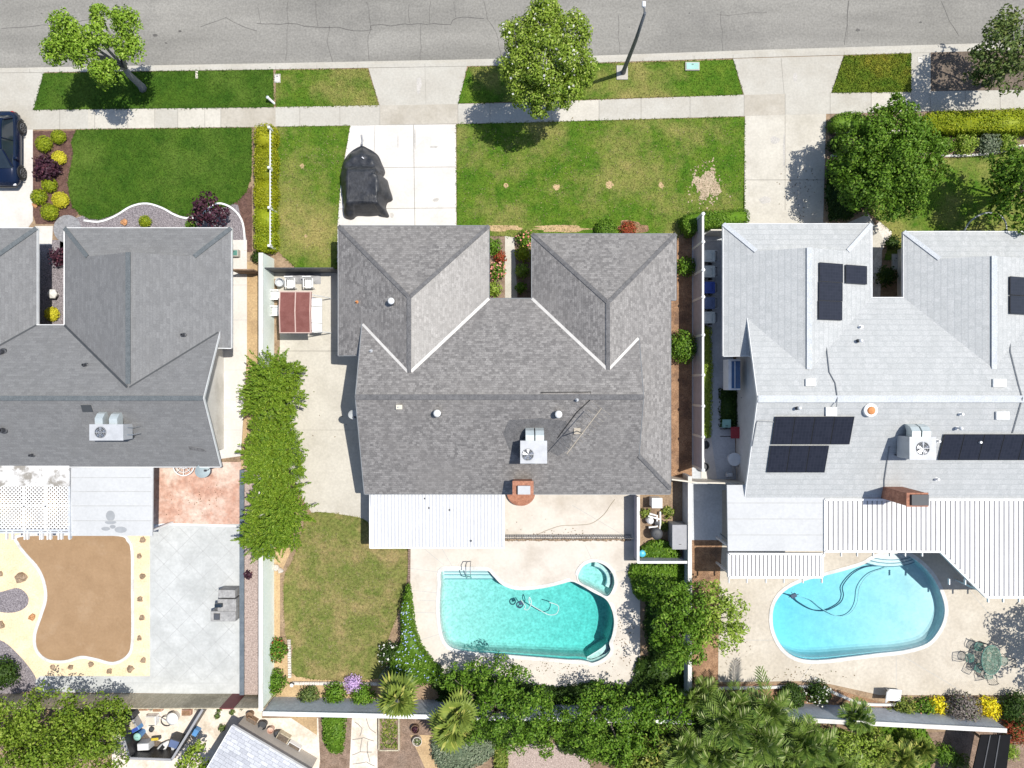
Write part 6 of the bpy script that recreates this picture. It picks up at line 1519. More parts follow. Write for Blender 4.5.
# statue stones near the mint wall, centre lot
for a, b_, r, ma, la in ((276,567,.20,'stone_pale','pale boulder beside the mint wall, larger one'),(281,570,.16,'stone_pale','pale boulder beside the mint wall, smaller one'),(272,565.5,.14,'charcoal','dark stone against the mint wall')):
    x, y = XY(a, b_); m = MB(); m.blob((x,y,r*.5), r, .8, .25, 9, 5); tag(m.build('boulder', M[ma]), la, 'boulder')
t = thing('block_edging', 'row of pale blocks at the foot of the dry lawn', 'edging', XY(340,683)+(0,)); m = MB()
for k in range(37): x, y = XY(294+k*2.5, 682.5+.02*k); m.box((x, y, .07), (.125, .16, .14+.02*random.random()), random.uniform(-.08,.08))
for k in range(16): x, y = XY(289.5+.05*k, 640+k*2.4); m.box((x, y, .06), (.17, .11, .12), random.uniform(-.1,.1))
m.build('blocks', M['stone_pale'], t)
can('bollard_light', 'small dark path light at the corner of the pale blocks', 291.5, 685.5, .10, .35, 'charcoal', 'white', 'path light')
# ================================================================== trees and plants
tree('pompom_tree', 'street tree clipped into lime green balls leaning over the road', (143, 89),
     [(100,15,4.4,.50,.9),(125,22,4.6,.66,.9),(67,31,4.5,.74,.9),(97,36,4.5,.60,.9),(57,50,4.2,.66,.9),(83,53,4.3,.68,.9),(128,47,4.2,.66,.9),(104,72,3.9,.66,.9),(70,45,4.5,.55,.9)], M['leaf_lime'], 420, .14, .19, 2.2, 'trunk_grey', ttop=(124,67,2.0), nclump=52, clump=.42)
tree('flowering_tree', 'bright green street tree dotted with white blossoms', (546, 96),
     [(545,22,4.6,1.1),(520,35,4.5,1.0),(572,32,4.5,1.0),(548,56,4.9,1.5,.7),(520,66,4.4,1.1),(578,62,4.3,1.0),(530,92,4.0,1.0),(560,88,4.1,1.1),(548,10,4.2,.7),(583,78,3.8,.6),(541,108,3.5,.6)], M['leaf_bright'], 640, .135, .16, 1.9, flowers=(M['flower_white'], 300, .15), nclump=46, clump=.32)
tree('broad_tree', 'large deep green tree beside the right driveway', (848, 196),
     [(888,150,3.4,2.0,.7),(856,140,3.1,1.1),(862,180,3.0,1.35),(905,185,3.1,1.4),(920,150,3.1,1.2),(900,120,3.0,1.0),(880,118,2.9,.8),(845,165,2.8,.9),(895,102,2.8,.5),(885,205,2.6,1.0),(932,170,2.7,.8),(910,205,2.5,.8),(856,198,2.4,.7),(885,165,3.3,1.3,.7),(870,158,3.2,1.1,.7),(890,182,3.0,1.1,.7),(915,130,2.9,.8)], M['leaf_mid'], 460, .15, .17, 1.5, nclump=48, clump=.29)
tree('olive_tree', 'dusty olive toned tree over the kerb at the upper right corner', (985, 84),
     [(1005,48,3.6,1.7,.75),(985,62,3.2,1.0),(1000,30,3.3,.9),(1020,70,3.2,1.2),(1030,40,3.6,1.5),(990,78,2.6,.7),(975,74,2.3,.6),(1010,15,3.1,.6)], M['leaf_olive'], 200, .19, .15, 1.5, nclump=26, clump=.30)
tree('dark_tree', 'dark green tree cut by the right frame edge above the white roof', (1006, 193),
     [(1020,180,3.2,1.3,.75),(1018,160,3.0,.9),(1012,205,2.8,.9),(1040,190,3.6,1.8),(1003,188,2.6,.6),(1025,225,2.6,.8),(998,172,2.9,.9),(1008,176,3.3,1.0),(995,210,2.5,.7)], M['leaf_mid'], 210, .20, .15, 1.4, nclump=26, clump=.30)
# tall junipers along the mint wall
def juniper(label, base, lobes, seed):
    b = P(*base, 0); t = thing('juniper', label, 'tree', b, 'junipers along the mint wall')
    mb = MB(); L = [(*P(l[0], l[1], l[2]), l[3], l[4]) for l in lobes]
    limbs(mb, (b[0], b[1], -.05), (b[0], b[1], 1.3), .13, .1, [l[:3] for l in L], seed); mb.build('trunk', M['trunk'], t, smooth=True)
    pts = []; nr = []; tg = []
    for (x, y, z, r, zs) in L:
        nb = int(85*r*r)
        d = sph(nb, -.5)
        for u in d:
            base_ = np.array([x, y, z+rng.uniform(-.45, .3)])+u*r*np.array([1, 1, zs])*rng.uniform(.3, .72); ln = r*rng.uniform(.35, .85); dirv = u*np.array([1, 1, .6])+rng.normal(size=3)*.25+np.array([0, 0, .22]); dirv /= np.linalg.norm(dirv)
            k = 50; s = rng.uniform(0, 1, (k, 1)); pts.append(base_+dirv*ln*s+rng.normal(size=(k, 3))*.065*(1.2-s)); tg.append(np.tile(dirv, (k, 1))+rng.normal(size=(k, 3))*.4); nr.append(rng.normal(size=(k, 3))*.5+np.array([0, 0, .8]))
    leaf_mesh('crown', M['leaf_juniper'], t, np.concatenate(pts), np.concatenate(nr), .135, .30, tang=np.concatenate(tg)); return t
juniper('upper juniper, fullest near the brown canopy swing', (284, 386), [(270,372,2.2,1.05,1.1),(284,375,2.0,1.0,1.1),(262,392,2.0,1.0,1.1),(288,398,2.0,.95,1.1),(272,412,2.1,1.05,1.1),(256,404,1.8,.75,1),(292,372,1.8,.6,1),(272,388,2.7,1.0,1)], 1)
juniper('middle juniper between two others on the mint wall', (288, 452), [(272,440,2.2,1.0,1.1),(288,448,2.0,.9,1.1),(260,452,2.0,.95,1.1),(275,466,2.1,1.05,1.1),(290,470,1.9,.8,1.1),(262,476,1.9,.85,1.1),(274,455,2.6,.9,1),(284,428,1.8,.75,1),(262,430,1.8,.75,1)], 2)
juniper('lower juniper reaching down to the dry lawn', (290, 510), [(280,500,2.2,1.1,1.1),(292,515,2.0,1.0,1.1),(265,512,2.0,1.0,1.1),(276,530,2.1,1.1,1.1),(258,533,1.9,.9,1.1),(266,546,1.8,.8,1.1),(290,535,1.9,.8,1),(278,515,2.7,1.0,1),(249,540,1.6,.5,1),(288,490,1.8,.75,1),(264,492,1.8,.75,1)], 3)
# left front garden: round clipped shrubs
GB = 'round shrubs in the mulch bed by the left driveway'
for px, py, r, ma, la in ((44,144,.46,'leaf_hedge','upper left green ball in the mulch bed'),(58.5,137,.40,'leaf_hedge','upper right green ball in the mulch bed'),(59,158,.40,'leaf_yellow','upper yellow ball in the mulch bed'),(49.5,185,.42,'leaf_hedge','green ball just below the plum shrub in the mulch bed'),(39,197,.44,'leaf_hedge','green ball nearest the driveway in the mulch bed'),(60.5,200,.46,'leaf_yellow','lower yellow ball in the mulch bed'),(49.5,212,.48,'leaf_hedge','lowest green ball in the mulch bed'),(145,221.5,.34,'leaf_hedge','small green ball in the grey gravel by the wavy kerb'),(52,314,.40,'leaf_yellow','yellow shrub in the entry court of the grey house')):
    shrub('round_shrub', la, px, py, r, M[ma], GB if la.endswith('mulch bed') else None, dens=620, size=.07)
shrub('plum_shrub', 'ragged plum coloured shrub in the mulch bed', 47, 168, .70, M['leaf_plum'], size=.16, dens=200, zs=.8, loose=True)
tree('plum_tree', 'purple leaved bush at the front corner of the grey house', (209, 219), [(206,210,1.5,.75,.7),(215,218,1.4,.65,.7),(198,216,1.3,.55,.7),(208,200,1.2,.45,.7),(222,212,1.2,.4,.7)], M['leaf_plum'], 260, .17, .06, .5, nclump=20, cat='shrub')
shrub('low_shrub', 'small bright shrub at the foot of the purple bush', 191, 225, .32, M['leaf_mid'], size=.1, loose=True)
shrub('plum_shrub', 'dark plum shrub against the grey house in the entry court', 60, 257, .5, M['leaf_plum'], size=.13, dens=220, loose=True, zs=1.2)
shrub('low_shrub', 'dark green shrub by the gate of the grey house', 258, 257, .36, M['leaf_deep'], size=.1, loose=True)
shrub('maroon_plant', 'small maroon plant on the pink gravel', 248.5, 575, .24, M['leaf_plum'], h=.53, size=.16, dens=160, loose=True, zs=.7)
M['leaf_lemon'] = leaf('leaf_lemon', A(.13, .16, .006), A(.30, .305, .012), A(.36, .36, .03), gain=1.25)
# yellow green hedge with the rail fence: separate clipped bushes
HB = 'yellow green bushes along the white rail fence'
for k, (y0, y1, ma, la) in enumerate(((124,147,'leaf_lemon','topmost bush by the pavement in the row along the white rail fence'),(145,181,'leaf_lemon','second bush from the pavement along the white rail fence'),(178,208,'leaf_lemon','middle bush in the row along the white rail fence'),(206,231,'leaf_hedge','fourth bush from the pavement along the white rail fence'),(229,251,'leaf_hedge','last bush by the gate in the row along the white rail fence'))):
    q = smooth(PL([(255,y0+2),(263,y0),(272,y0+1),(275,(y0+y1)/2),(272,y1-1),(264,y1),(255,y1-2),(253.5,(y0+y1)/2)], .8), 3); hedge('hedge_bush', la, q, .85, M[ma], 420, .085, HB)
q = PL([(256,140),(262,140),(262,246),(256,246)], .3); o = hedge('ground_plant', 'pale yellow low plants filling the gaps of the hedge row', q, .35, M['leaf_yellow'], 300, .12, cat='ground plant')
# front of the centre house
q = smooth(PL([(683,226),(684,216),(700,212),(725,211),(745,210),(748,216),(746,223),(720,226),(700,230),(690,235)], .8), 3); hedge('clipped_hedge', 'clipped dark hedge at the end of the patchy front lawn', q, 1.0, M['leaf_mid'], 400, .09)
shrub('round_shrub', 'dark green shrub at the front of the right hip of the charcoal house', 606, 229.5, .62, M['leaf_mid'], size=.1, zs=.6)
shrub('dry_shrub', 'brown dry shrub beside the dark green front shrub', 628, 229, .45, M['leaf_red'], size=.1, zs=.45, loose=True)
EC = 'shrubs in the entry court of the charcoal house'
for px, py, r, ma, la, fl in ((493,247,.48,'leaf_mid','rounded green shrub at the top of the entry court, left of the path',None),(500,257,.34,'leaf_red','reddish shrub left of the entry court path',None),(497,271,.46,'leaf_mid','pink flowering shrub left of the entry court path',(M['flower_pink'],60,.13)),(494,289,.42,'leaf_bright','lowest light green shrub left of the entry court path',None),(525,239,.46,'leaf_mid','shrub at the top right of the entry court path',(M['flower_pink'],40,.12)),(523,254,.44,'leaf_hedge','light green climber right of the entry court path',None),(522,271,.40,'leaf_bright','lower climber right of the entry court path',None),(521,288,.32,'leaf_mid','small shaded plant at the foot of the entry court',None)):
    shrub('court_shrub', la, px, py, r, M[ma], EC, size=.13, dens=240, loose=True, flowers=fl, zs=1.1)
# side strip shrubs, right of the centre house
shrub('round_shrub', 'small round shrub in the mulch strip by the vinyl fence, upper', 686, 267, .52, M['leaf_mid'], size=.12, dens=300, loose=True, zs=1.0)
shrub('round_shrub', 'larger round shrub in the mulch strip by the vinyl fence, lower', 682.5, 347, .88, M['leaf_mid'], size=.12, dens=300, loose=True, zs=.9)
q = PL([(702.5,326),(711,328),(712,370),(711,437),(701.5,437)], .4); hedge('low_hedge', 'narrow bright green hedge between the vinyl fence and the side path', q, .5, M['leaf_bright'], 420, .09)
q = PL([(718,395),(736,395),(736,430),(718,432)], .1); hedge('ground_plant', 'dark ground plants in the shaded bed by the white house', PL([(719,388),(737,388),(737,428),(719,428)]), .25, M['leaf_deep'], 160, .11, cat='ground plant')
# right front hedges and beds
q = smooth(PL([(922,118),(932,112.5),(960,111),(1000,110),(1060,109),(1060,130),(1000,131),(950,131),(930,132),(918,127)], .8), 3); hedge('clipped_hedge', 'long clipped hedge along the pavement at the right', q, .9, M['leaf_hedge'], 420, .10)
q = smooth(PL([(836,115),(862,113),(865,128),(835,129)], .7), 3); hedge('clipped_hedge', 'short clipped hedge half under the large deep green tree', q, .8, M['leaf_mid'], 400, .10)
FB = 'shrubs in the walled front bed'
for px, py, r, ma, la in ((965,144,.62,'leaf_bright','bright round shrub in the walled front bed'),(988,144,.62,'leaf_grey','grey green shrub in the walled front bed'),(1006,143,.60,'leaf_bright','bright shrub at the right end of the walled front bed'),(944,146,.5,'leaf_mid','dark shrub at the left of the walled front bed'),(835,146,.45,'leaf_deep','small dark shrub by the right driveway edge'),(836,172,.5,'leaf_deep','low dark shrub by the right driveway under the tree')): shrub('bed_shrub', la, px, py, r, M[ma], FB, size=.11, dens=320, loose=True)
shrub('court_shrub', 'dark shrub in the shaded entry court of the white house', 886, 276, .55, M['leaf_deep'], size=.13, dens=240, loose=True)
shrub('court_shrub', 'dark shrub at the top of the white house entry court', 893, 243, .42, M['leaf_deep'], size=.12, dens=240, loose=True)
# back garden of the centre lot
BR = 'shrubs along the back wall of the dry lawn'
for px, py, r, ma, la, fl in ((276,650,.62,'leaf_mid','green shrub with red tips by the mint wall, upper',(M['leaf_red'],70,.11)),(274,682,.68,'leaf_mid','green shrub by the mint wall, lower',None),(309,696,.55,'leaf_olive','ragged shrub at the left of the back wall',None),(335,694,.62,'leaf_mid','second shrub along the back wall, left of the mauve flowers',None),(363,696,.66,'leaf_mid','third shrub along the back wall, right of the mauve flowers',None)): shrub('wall_shrub', la, px, py, r, M[ma], BR, size=.12, dens=300, loose=True, flowers=fl)
shrub('lavender', 'mauve flowering shrub by the back wall', 353, 684, .50, M['flower_mauve'], size=.10, dens=330, loose=True)
# blue flowered hedge along the pool deck
q = smooth(PL([(408,585),(411,600),(414,625),(420,645),(432,662),(442,672),(430,682),(405,682),(392,672),(393,655),(402,640),(402,610),(406,592)], .5), 3)
o = hedge('flowering_hedge', 'hedge with pale blue flowers curving along the teal pool deck', q, .9, M['leaf_mid'], 300, .11)
pts = []
while len(pts) < 130:
    x, y = XY(random.uniform(395, 440), random.uniform(588, 680), .9)
    if inside(q, x, y): pts.append((x, y, .93+random.uniform(-.03,.07)))
leaf_mesh('blossom', M['flower_blue'], o, pts, np.tile([0,0,1.],(len(pts),1))+rng.normal(size=(len(pts),3))*.4, .085, .85)
shrub('rose_shrub', 'shrub with pale blooms at the corner of the dry lawn', 391, 654, .62, M['leaf_deep'], size=.12, dens=300, loose=True, flowers=(M['flower_white'],60,.12), zs=1.0)
shrub('agave', 'spiky grey agave by the pale blocks', 390, 677, .50, M['leaf_grey'], size=.42, dens=90, loose=True, aspect=.18, zs=.8)
palm('fan_palm', 'yellow green fan palm over the back wall at the dry lawn corner', (406, 677), 2.4, M['leaf_fan'], 15, 1.15, .6, .85, 'fan palms over the back wall', True, seed=3)
palm('fan_palm', 'fan palm with yellowing leaves left of the dense bottom tree', (456, 706), 2.2, M['leaf_fan'], 16, 1.25, .65, .85, 'fan palms over the back wall', True, seed=5)
palm('fan_palm', 'second fan palm just above the yellowing one', (462, 690), 2.6, M['leaf_fan'], 12, 1.0, .5, .75, 'fan palms over the back wall', True, seed=8)
tree('garden_tree', 'dense green tree below the middle of the teal pool', (495, 700), [(455,680,1.9,.9),(475,672,2.0,.8),(495,680,2.4,1.2),(520,690,2.5,1.3),(500,712,2.6,1.4),(528,716,2.4,1.2),(480,725,2.2,1.0),(512,738,2.1,1.1),(540,735,1.8,.9),(543,700,1.9,.7),(470,696,2.1,.8),(545,750,1.5,.5)], M['leaf_mid'], 420, .145, .13, 1.3, nclump=28, clump=.29)
tree('garden_tree', 'dense green tree below the spa end of the teal pool', (596, 700), [(575,712,2.1,1.0),(600,708,2.4,1.2),(585,730,2.2,1.2),(612,728,2.4,1.2),(628,706,2.2,1.0),(560,722,1.7,.8),(640,735,2.0,1.1),(598,748,1.9,1.0),(620,752,1.9,.9),(560,735,1.4,.6)], M['leaf_mid'], 420, .145, .13, 1.3, nclump=28, clump=.29)
tree('garden_tree', 'glossy tree right of the spa with its shade on the pool deck', (662, 612), [(672,598,2.8,1.15),(684,612,2.9,1.25),(667,625,2.7,1.0),(684,640,2.8,1.2),(672,655,2.5,.95),(698,625,2.6,.9),(694,655,2.4,.8),(693,594,2.3,.7),(660,642,2.2,.6),(659,608,2.2,.6)], M['leaf_mid'], 430, .155, .13, 1.5, nclump=28, clump=.28)
tree('garden_tree', 'light feathery tree overhanging the mulch between the pools', (703, 610), [(710,606,2.4,1.1),(728,618,2.3,1.0),(722,636,2.2,.95),(735,606,2.1,.7),(708,630,2.3,.9),(738,632,2.0,.6),(715,592,2.0,.7)], M['leaf_bright'], 240, .20, .10, 1.3, aspect=.4, nclump=26, clump=.32)
q = smooth(PL([(434,682),(470,675),(510,684),(545,690),(590,693),(625,692),(648,672),(656,650),(660,670),(658,698),(600,702),(540,704),(480,698),(440,694)], .6), 2)
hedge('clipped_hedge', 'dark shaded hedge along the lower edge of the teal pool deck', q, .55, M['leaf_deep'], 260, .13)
q = smooth(PL([(632,566),(668,566),(686,566),(686,592),(670,600),(640,600),(633,585)], .4), 2); hedge('ground_plant', 'leafy ground cover bed between the rail fence and the glossy tree', q, .45, M['leaf_mid'], 300, .14, cat='ground plant')
q = smooth(PL([(642,548),(660,540),(676,548),(678,560),(642,561)], .3), 2); hedge('ground_plant', 'leafy plants inside the white rail fence', q, .4, M['leaf_mid'], 300, .14, cat='ground plant')
for px, py, r, la in ((645,513,.30,'yellow green weeds left of the pool pump'),(668,512,.36,'yellow weeds right of the pool heater'),(664,526,.30,'yellow weeds between the pump and the storage box')): shrub('weed_clump', la, px, py, r, M['leaf_fan'], 'weeds in the equipment corner', size=.14, dens=150, loose=True, zs=.6)
# feather palms between the two gardens
FP = 'feather palms below the two pools'
for bx, by, hh, ln, nf, la, sd in ((690,682,1.6,1.2,26,'spiky palm at the foot of the glossy tree',11),(712,700,2.6,1.75,24,'large feather palm below the mulch strip',12),(738,712,2.8,1.8,24,'feather palm right of the large one',13),(752,688,2.4,1.6,24,'feather palm reaching up over the pale pool curb',14),(704,734,2.2,1.5,22,'lower feather palm near the bottom edge',15),(770,735,2.5,1.8,24,'feather palm at the bottom below the cyan pool',16),(796,722,2.4,1.6,22,'wide feather palm over the shaded block wall',17),(816,744,2.3,1.6,22,'yellow green palm at the bottom right of the palms',18),(842,704,1.5,1.0,16,'small palm in the bed beside the lounger',19),(675,730,2.1,1.4,20,'feather palm right of the dense bottom tree',20),(744,752,2.2,1.5,20,'feather palm on the bottom edge below the mulch',21)):
    palm('feather_palm', la, (bx, by), hh, M['leaf_palm'], nf, ln*1.22, .75, .55, FP, seed=sd, tr=.09)
tree('bottom_shrub', 'lime tinted bush on the bottom edge below the trees', (655, 742), [(640,755,1.6,1.0),(662,748,1.7,1.0),(680,760,1.5,.9),(625,765,1.4,.8),(650,770,1.4,.9)], M['leaf_fan'], 230, .20, .07, .7, cat='shrub')
tree('bottom_shrub', 'yellow green hedge mass at the bottom below the wall stub', (850, 740), [(840,742,1.7,.9),(858,752,1.8,1.0),(876,748,1.6,.8),(830,760,1.5,.9),(862,766,1.5,.9),(850,736,1.5,.6)], M['leaf_bright'], 230, .19, .07, .7, cat='shrub', aspect=.3)
tree('bottom_shrub', 'dark loose bush on the bottom edge between two palms', (725, 745), [(722,748,1.3,.8),(735,762,1.3,.9),(705,760,1.2,.8),(758,764,1.3,.8),(785,760,1.2,.8)], M['leaf_mid'], 230, .18, .07, .6, cat='shrub')
BB = 'shrubs in the bed below the cyan pool'
for px, py, r, ma, la, lo, fl in ((792,696,.72,'leaf_deep','dark round shrub in the bed below the cyan pool',False,None),(818,692,.66,'leaf_deep','dark pale flowered shrub in the bed below the cyan pool',True,(M['flower_white'],50,.12)),(905,707,.55,'leaf_fan','straggly yellow green shrub right of the lounger',True,None),(919,707,.42,'leaf_mid','small green shrub with red blooms right of the lounger',True,(M['flower_pink'],40,.1)),(926,707,.5,'leaf_mid','dark shrub behind the smaller yellow bloom',True,None),(937,706,.52,'leaf_gold','smaller bright yellow flowering shrub by the curb',True,None),(962,710,.95,'leaf_twig','grey twiggy leafless shrub between the yellow blooms',True,None),(988,708,.62,'leaf_gold','larger bright yellow flowering shrub by the curb',True,None),(1015,708,.9,'leaf_deep','dark shrub at the right frame edge below the table',True,None),(1016,730,.75,'leaf_red','reddish shrub at the right frame edge',True,None)):
    shrub('bed_shrub', la, px, py, r, M[ma], BB, size=.12, dens=300, loose=lo, flowers=fl)
tree('dark_tree', 'dark tree at the right frame edge shading the wire chairs', (1082, 650), [(1086,646,3.2,1.4),(1090,680,3.0,1.4),(1078,630,2.6,.8),(1074,664,2.4,.9)], M['leaf_mid'], 210, .2, .13, 1.5)
# left bottom neighbour
tree('bottom_tree', 'dense green tree along the bottom left behind the board fence', (40, 735), [(15,720,2.8,1.4),(45,716,2.9,1.5),(30,745,2.8,1.6),(65,738,2.9,1.6),(5,755,2.6,1.3),(50,762,2.6,1.4),(-15,735,2.6,1.4)], M['leaf_spring'], 360, .15, .16, 1.4, nclump=28, clump=.30)
tree('bottom_tree', 'dense green tree beside the black sided junk pen', (92, 738), [(82,714,2.7,1.2),(104,716,2.5,1.1),(92,735,2.9,1.5),(110,735,2.4,1.0),(80,758,2.7,1.3),(105,756,2.4,1.0),(116,708,2.0,.6)], M['leaf_spring'], 360, .15, .16, 1.4, nclump=28, clump=.30)
shrub('wall_shrub', 'dark shrub at the left frame edge above the board fence', 3, 673, .85, M['leaf_deep'], size=.13, dens=260, loose=True)
tree('small_tree', 'lime green small tree right of the junk pen', (194, 752), [(192,757,1.5,.55),(198,747,1.4,.4),(185,766,1.4,.55),(201,764,1.4,.45)], M['leaf_bright'], 230, .18, .06, .8)

# ================================================================== neighbour gardens along the bottom
g = MB(); g.sheet(PL([(112,706),(262,706),(262,718),(330,718),(330,800),(112,800)]), .006); struct('stone_paving', g, M['flag'])
g = MB(); g.sheet(PL([(352,716),(377,716),(378,800),(348,800)]), .012); struct('stone_paving', g, M['flag'])
cr = MB()
for pts in ([(355,722),(362,728),(360,736)], [(352,740),(364,738),(374,741)], [(362,738),(360,752),(352,755)], [(366,718),(370,728),(376,733)], [(360,752),(372,752)], [(353,764),(366,762),(375,766)], [(368,741),(367,752),(370,762)]): crack(pts, .04, .5, .0165)
struct('paving_joints', cr, M['joint'])
g = MB(); g.sheet(PL([(318,714),(352,714),(349,800),(316,800),(320,760)]), .008); struct('soil', g, M['mulch_brown'])
g = MB(); g.sheet(PL([(377,714),(430,714),(452,740),(452,800),(378,800)]), .008); struct('soil', g, M['mulch_brown'])
g = MB(); g.sheet(PL([(285,714),(317,714),(317,735)]), .010); struct('soil', g, M['soil_tan'])
g = MB(); g.sheet(PL([(410,735),(436,735),(446,768),(425,768)]), .012); struct('soil', g, M['soil_tan'])
g = MB(); g.sheet(PL([(505,745),(590,742),(590,800),(500,800)]), .010); struct('gravel', g, M['gravel_pink'])
g = MB(); g.sheet(PL([(885,735),(975,730),(1100,730),(1100,800),(870,800)]), .008); struct('soil', g, M['mulch_brown'])
g = MB(); g.sheet(PL([(868,756),(890,752),(886,800),(855,800)]), .014); struct('path', g, M['flag'])
q = PL([(323,716),(345,716),(344,740),(342,752),(330,752),(324,740)], .2); hedge('vegetable_bed', 'leafy vegetable bed between the paving and the tan soil', q, .35, M['leaf_mid'], 260, .13, cat='vegetable bed')
t = thing('raised_bed', 'timber framed raised bed with seedlings below the back wall', 'raised bed', XY(389,734)+(0,))
c = PL([(379,716),(399,716),(399,750),(379,750)], .2); m = MB()
for a, b in zip(c, c[1:]+c[:1]): m.bar((*a,.13), (*b,.13), .07, .26)
m.build('frame', M['woodfence'], t); m = MB(); m.prism(offset(c, -.03), .0, .2); m.build('soil', M['mulch_brown'], t)
pts = [(random.uniform(c[0][0]+.1, c[1][0]-.1), random.uniform(c[2][1]+.1, c[0][1]-.1), .24) for _ in range(420)]
leaf_mesh('seedlings', M['leaf_fan'], t, pts, np.tile([0,0,1.],(len(pts),1))+rng.normal(size=(len(pts),3))*.5, .13, .5)
hedge('ground_plant', 'blue green ground plants below the yellowing fan palm', smooth(PL([(432,742),(452,736),(490,742),(492,756),(470,768),(440,770)], .4), 2), .5, M['leaf_grey'], 260, .14, cat='ground plant')
hedge('ground_plant', 'yellow green plants in the narrow bottom bed', PL([(495,748),(507,748),(508,790),(494,790)], .3), .35, M['leaf_fan'], 260, .13, cat='ground plant')
for a, b_, r, la in ((415,730,.24,'dark pot plant by the raised bed, upper'),(417,742,.26,'round stone ring pot by the raised bed, lower')):
    can('plant_pot', la, a, b_, r, .35, 'stone_pale' if r > .25 else 'wood', None, 'pot'); x, y = XY(a, b_, .4); p, n, c_ = shrub_mesh(.2, None, 300, .11, .7, (x, y, .2), True)
    tag(leaf_mesh('pot_plant', M['leaf_plum'] if r < .25 else M['leaf_olive'], None, p, n, .11, .5, base=(x, y, .2)), 'plum leaved plant in the dark bottom pot' if r < .25 else 'olive plant in the stone ring pot', 'pot plant')
# pale shingled shed, bottom left
SH = thing('garden_shed', 'pale shingled shed roof slanting into the bottom edge', 'shed', P(255, 770, 0))
a_, b_, c_, d_ = [Vector(P(x, y, z)) for x, y, z in ((232,726,1.55),(313,774,1.55),(280,830,2.2),(199,782,2.2))]
nrm = (b_-a_).cross(d_-a_); nrm = nrm if nrm.z > 0 else -nrm
plS = lambda x, y: a_.z-(nrm.x*(x-a_.x)+nrm.y*(y-a_.y))/nrm.z
roof_part(SH, [([a_[:2], b_[:2], c_[:2], d_[:2]], plS)], M['roof_shed'], fasc=M['white'])
cc = (a_+b_+c_+d_)/4; m = MB(); m.prism([(cc.x+(v.x-cc.x)*.93, cc.y+(v.y-cc.y)*.93) for v in (a_, b_, c_, d_)], -.02, 1.42); m.build('wall', M['stucco'], SH)
# pots and crates beside the shed
px0 = [(249,716,.20,'wood'),(262,726,.24,'charcoal'),(270,731,.18,'terra'),(277,735,.2,'charcoal'),(270,740,.19,'terra'),(278,744,.18,'stone_pale'),(284,748,.17,'terra')]
pl_ = ['first','second','third','fourth','fifth','sixth','seventh']
for k, (a, b_, r, ma) in enumerate(px0): can('plant_pot', pl_[k]+' pot from the top in the row beside the pale shed', a, b_, r, .36, ma, None, 'pot', 'pots beside the pale shed')
for k, (a, b_, w_, d_2, ma, la) in enumerate(((251,722,.55,.40,'wood','brown wooden crate at the top corner of the pale shed'),(294,747,.75,.28,'white','white trough planter beside the pale shed'),(283,738,.7,.4,'woodfence','weathered planter box beside the pale shed'))):
    x, y = XY(a, b_, .3); m = MB(); t = thing('planter_box', la, 'planter', (x, y, 0)); m.box((x,y,.17), (w_,d_2,.34), -.53); m.build('box', M[ma], t); m = MB(); m.box((x,y,.345), (w_*.88,d_2*.8,.03), -.53); m.build('soil', M['mulch_dark'], t)
for k, (a, b_, la) in enumerate(((219,710,'small tuft on the paving near the maroon board'),(217,716,'second tuft on the paving near the maroon board'),(222,728,'round tuft on the paving left of the pale shed'),(232,712,'tuft beside the corner of the board fence'))): shrub('weed_clump', la, a, b_, .17+.04*(k == 2), M['leaf_olive'], 'tufts in the stone paving', size=.10, dens=260, loose=True)
# junk pen with dark screens
JP = thing('screen_fence', 'black screen fence with grey rail around the junk pen', 'fence', XY(150,735)+(0,))
W_ = PL([(117,716),(129.5,758),(172,759.5),(203,709)], 1.2)
for (a, b_) in zip(W_[:-1], W_[1:]):
    m = MB(); m.bar((*a,.6), (*b_,.6), .05, 1.2); m.build('screen', M['black'], JP); m = MB(); m.bar((*a,1.22), (*b_,1.22), .12, .06); m.build('rail', M['grey_plastic'], JP)
g = MB(); g.sheet(PL([(120,735),(140,725),(150,738),(168,744),(186,735),(176,758),(131,757)]), .016); struct('mat', g, M['mulch_dark'])
def junk(name, label, cat, px, py, d, mat, rz=0, z=0.0, extra=None):
    x, y = XY(px, py, d[2]); t = thing(name, label, cat, (x, y, .016)); m = MB(); m.box((x,y,.016+d[2]/2), d, rz, .92); m.build('body', M[mat], t, bevel=.03)
    if extra: m = MB(); m.box((x,y,.016+d[2]+.012), (d[0]*.8,d[1]*.8,.03), rz); m.build(extra[0], M[extra[1]], t, bevel=.01)
    return t
junk('storage_bench', 'black wicker storage bench at the top of the junk pen', 'bench', 124, 718, (1.0,.55,.6), 'charcoal', .5, 0, ('lid','black'))
junk('slatted_table', 'grey slatted table beside the black bench', 'table', 128, 727, (.95,.5,.5), 'grey_plastic', .5, 0, ('slats','woodfence'))
junk('plastic_crate', 'light blue crate at the left in the junk pen', 'crate', 126, 737, (.5,.5,.45), 'blue_plastic', .4, 0, ('lid','blue_plastic'))
junk('plastic_crate', 'darker blue crate above the light blue one', 'crate', 134, 729, (.55,.38,.42), 'blue_plastic', .5, 0, ('lid','bin_blue'))
can('water_drum', 'small blue drum with a teal end in the junk pen', 137, 737, .20, .6, 'blue_plastic', 'teal', 'drum')
junk('wash_tub', 'square white tub among the junk', 'tub', 150.5, 721, (.62,.52,.4), 'white', 0, 0, ('inside','cream'))
can('wash_tub', 'round white tub at the top of the junk pen', 172, 719, .32, .42, 'white', 'white', 'tub')
t = thing('kayak', 'white slim kayak shape lying along the dark floor of the pen', 'kayak', XY(162,750)+(.016,)); a = Vector(P(155,755,.3)); b = Vector(P(168,742,.3)); d = (b-a); s_1 = Vector((-d.y,d.x,0)).normalized(); V = []; F = []
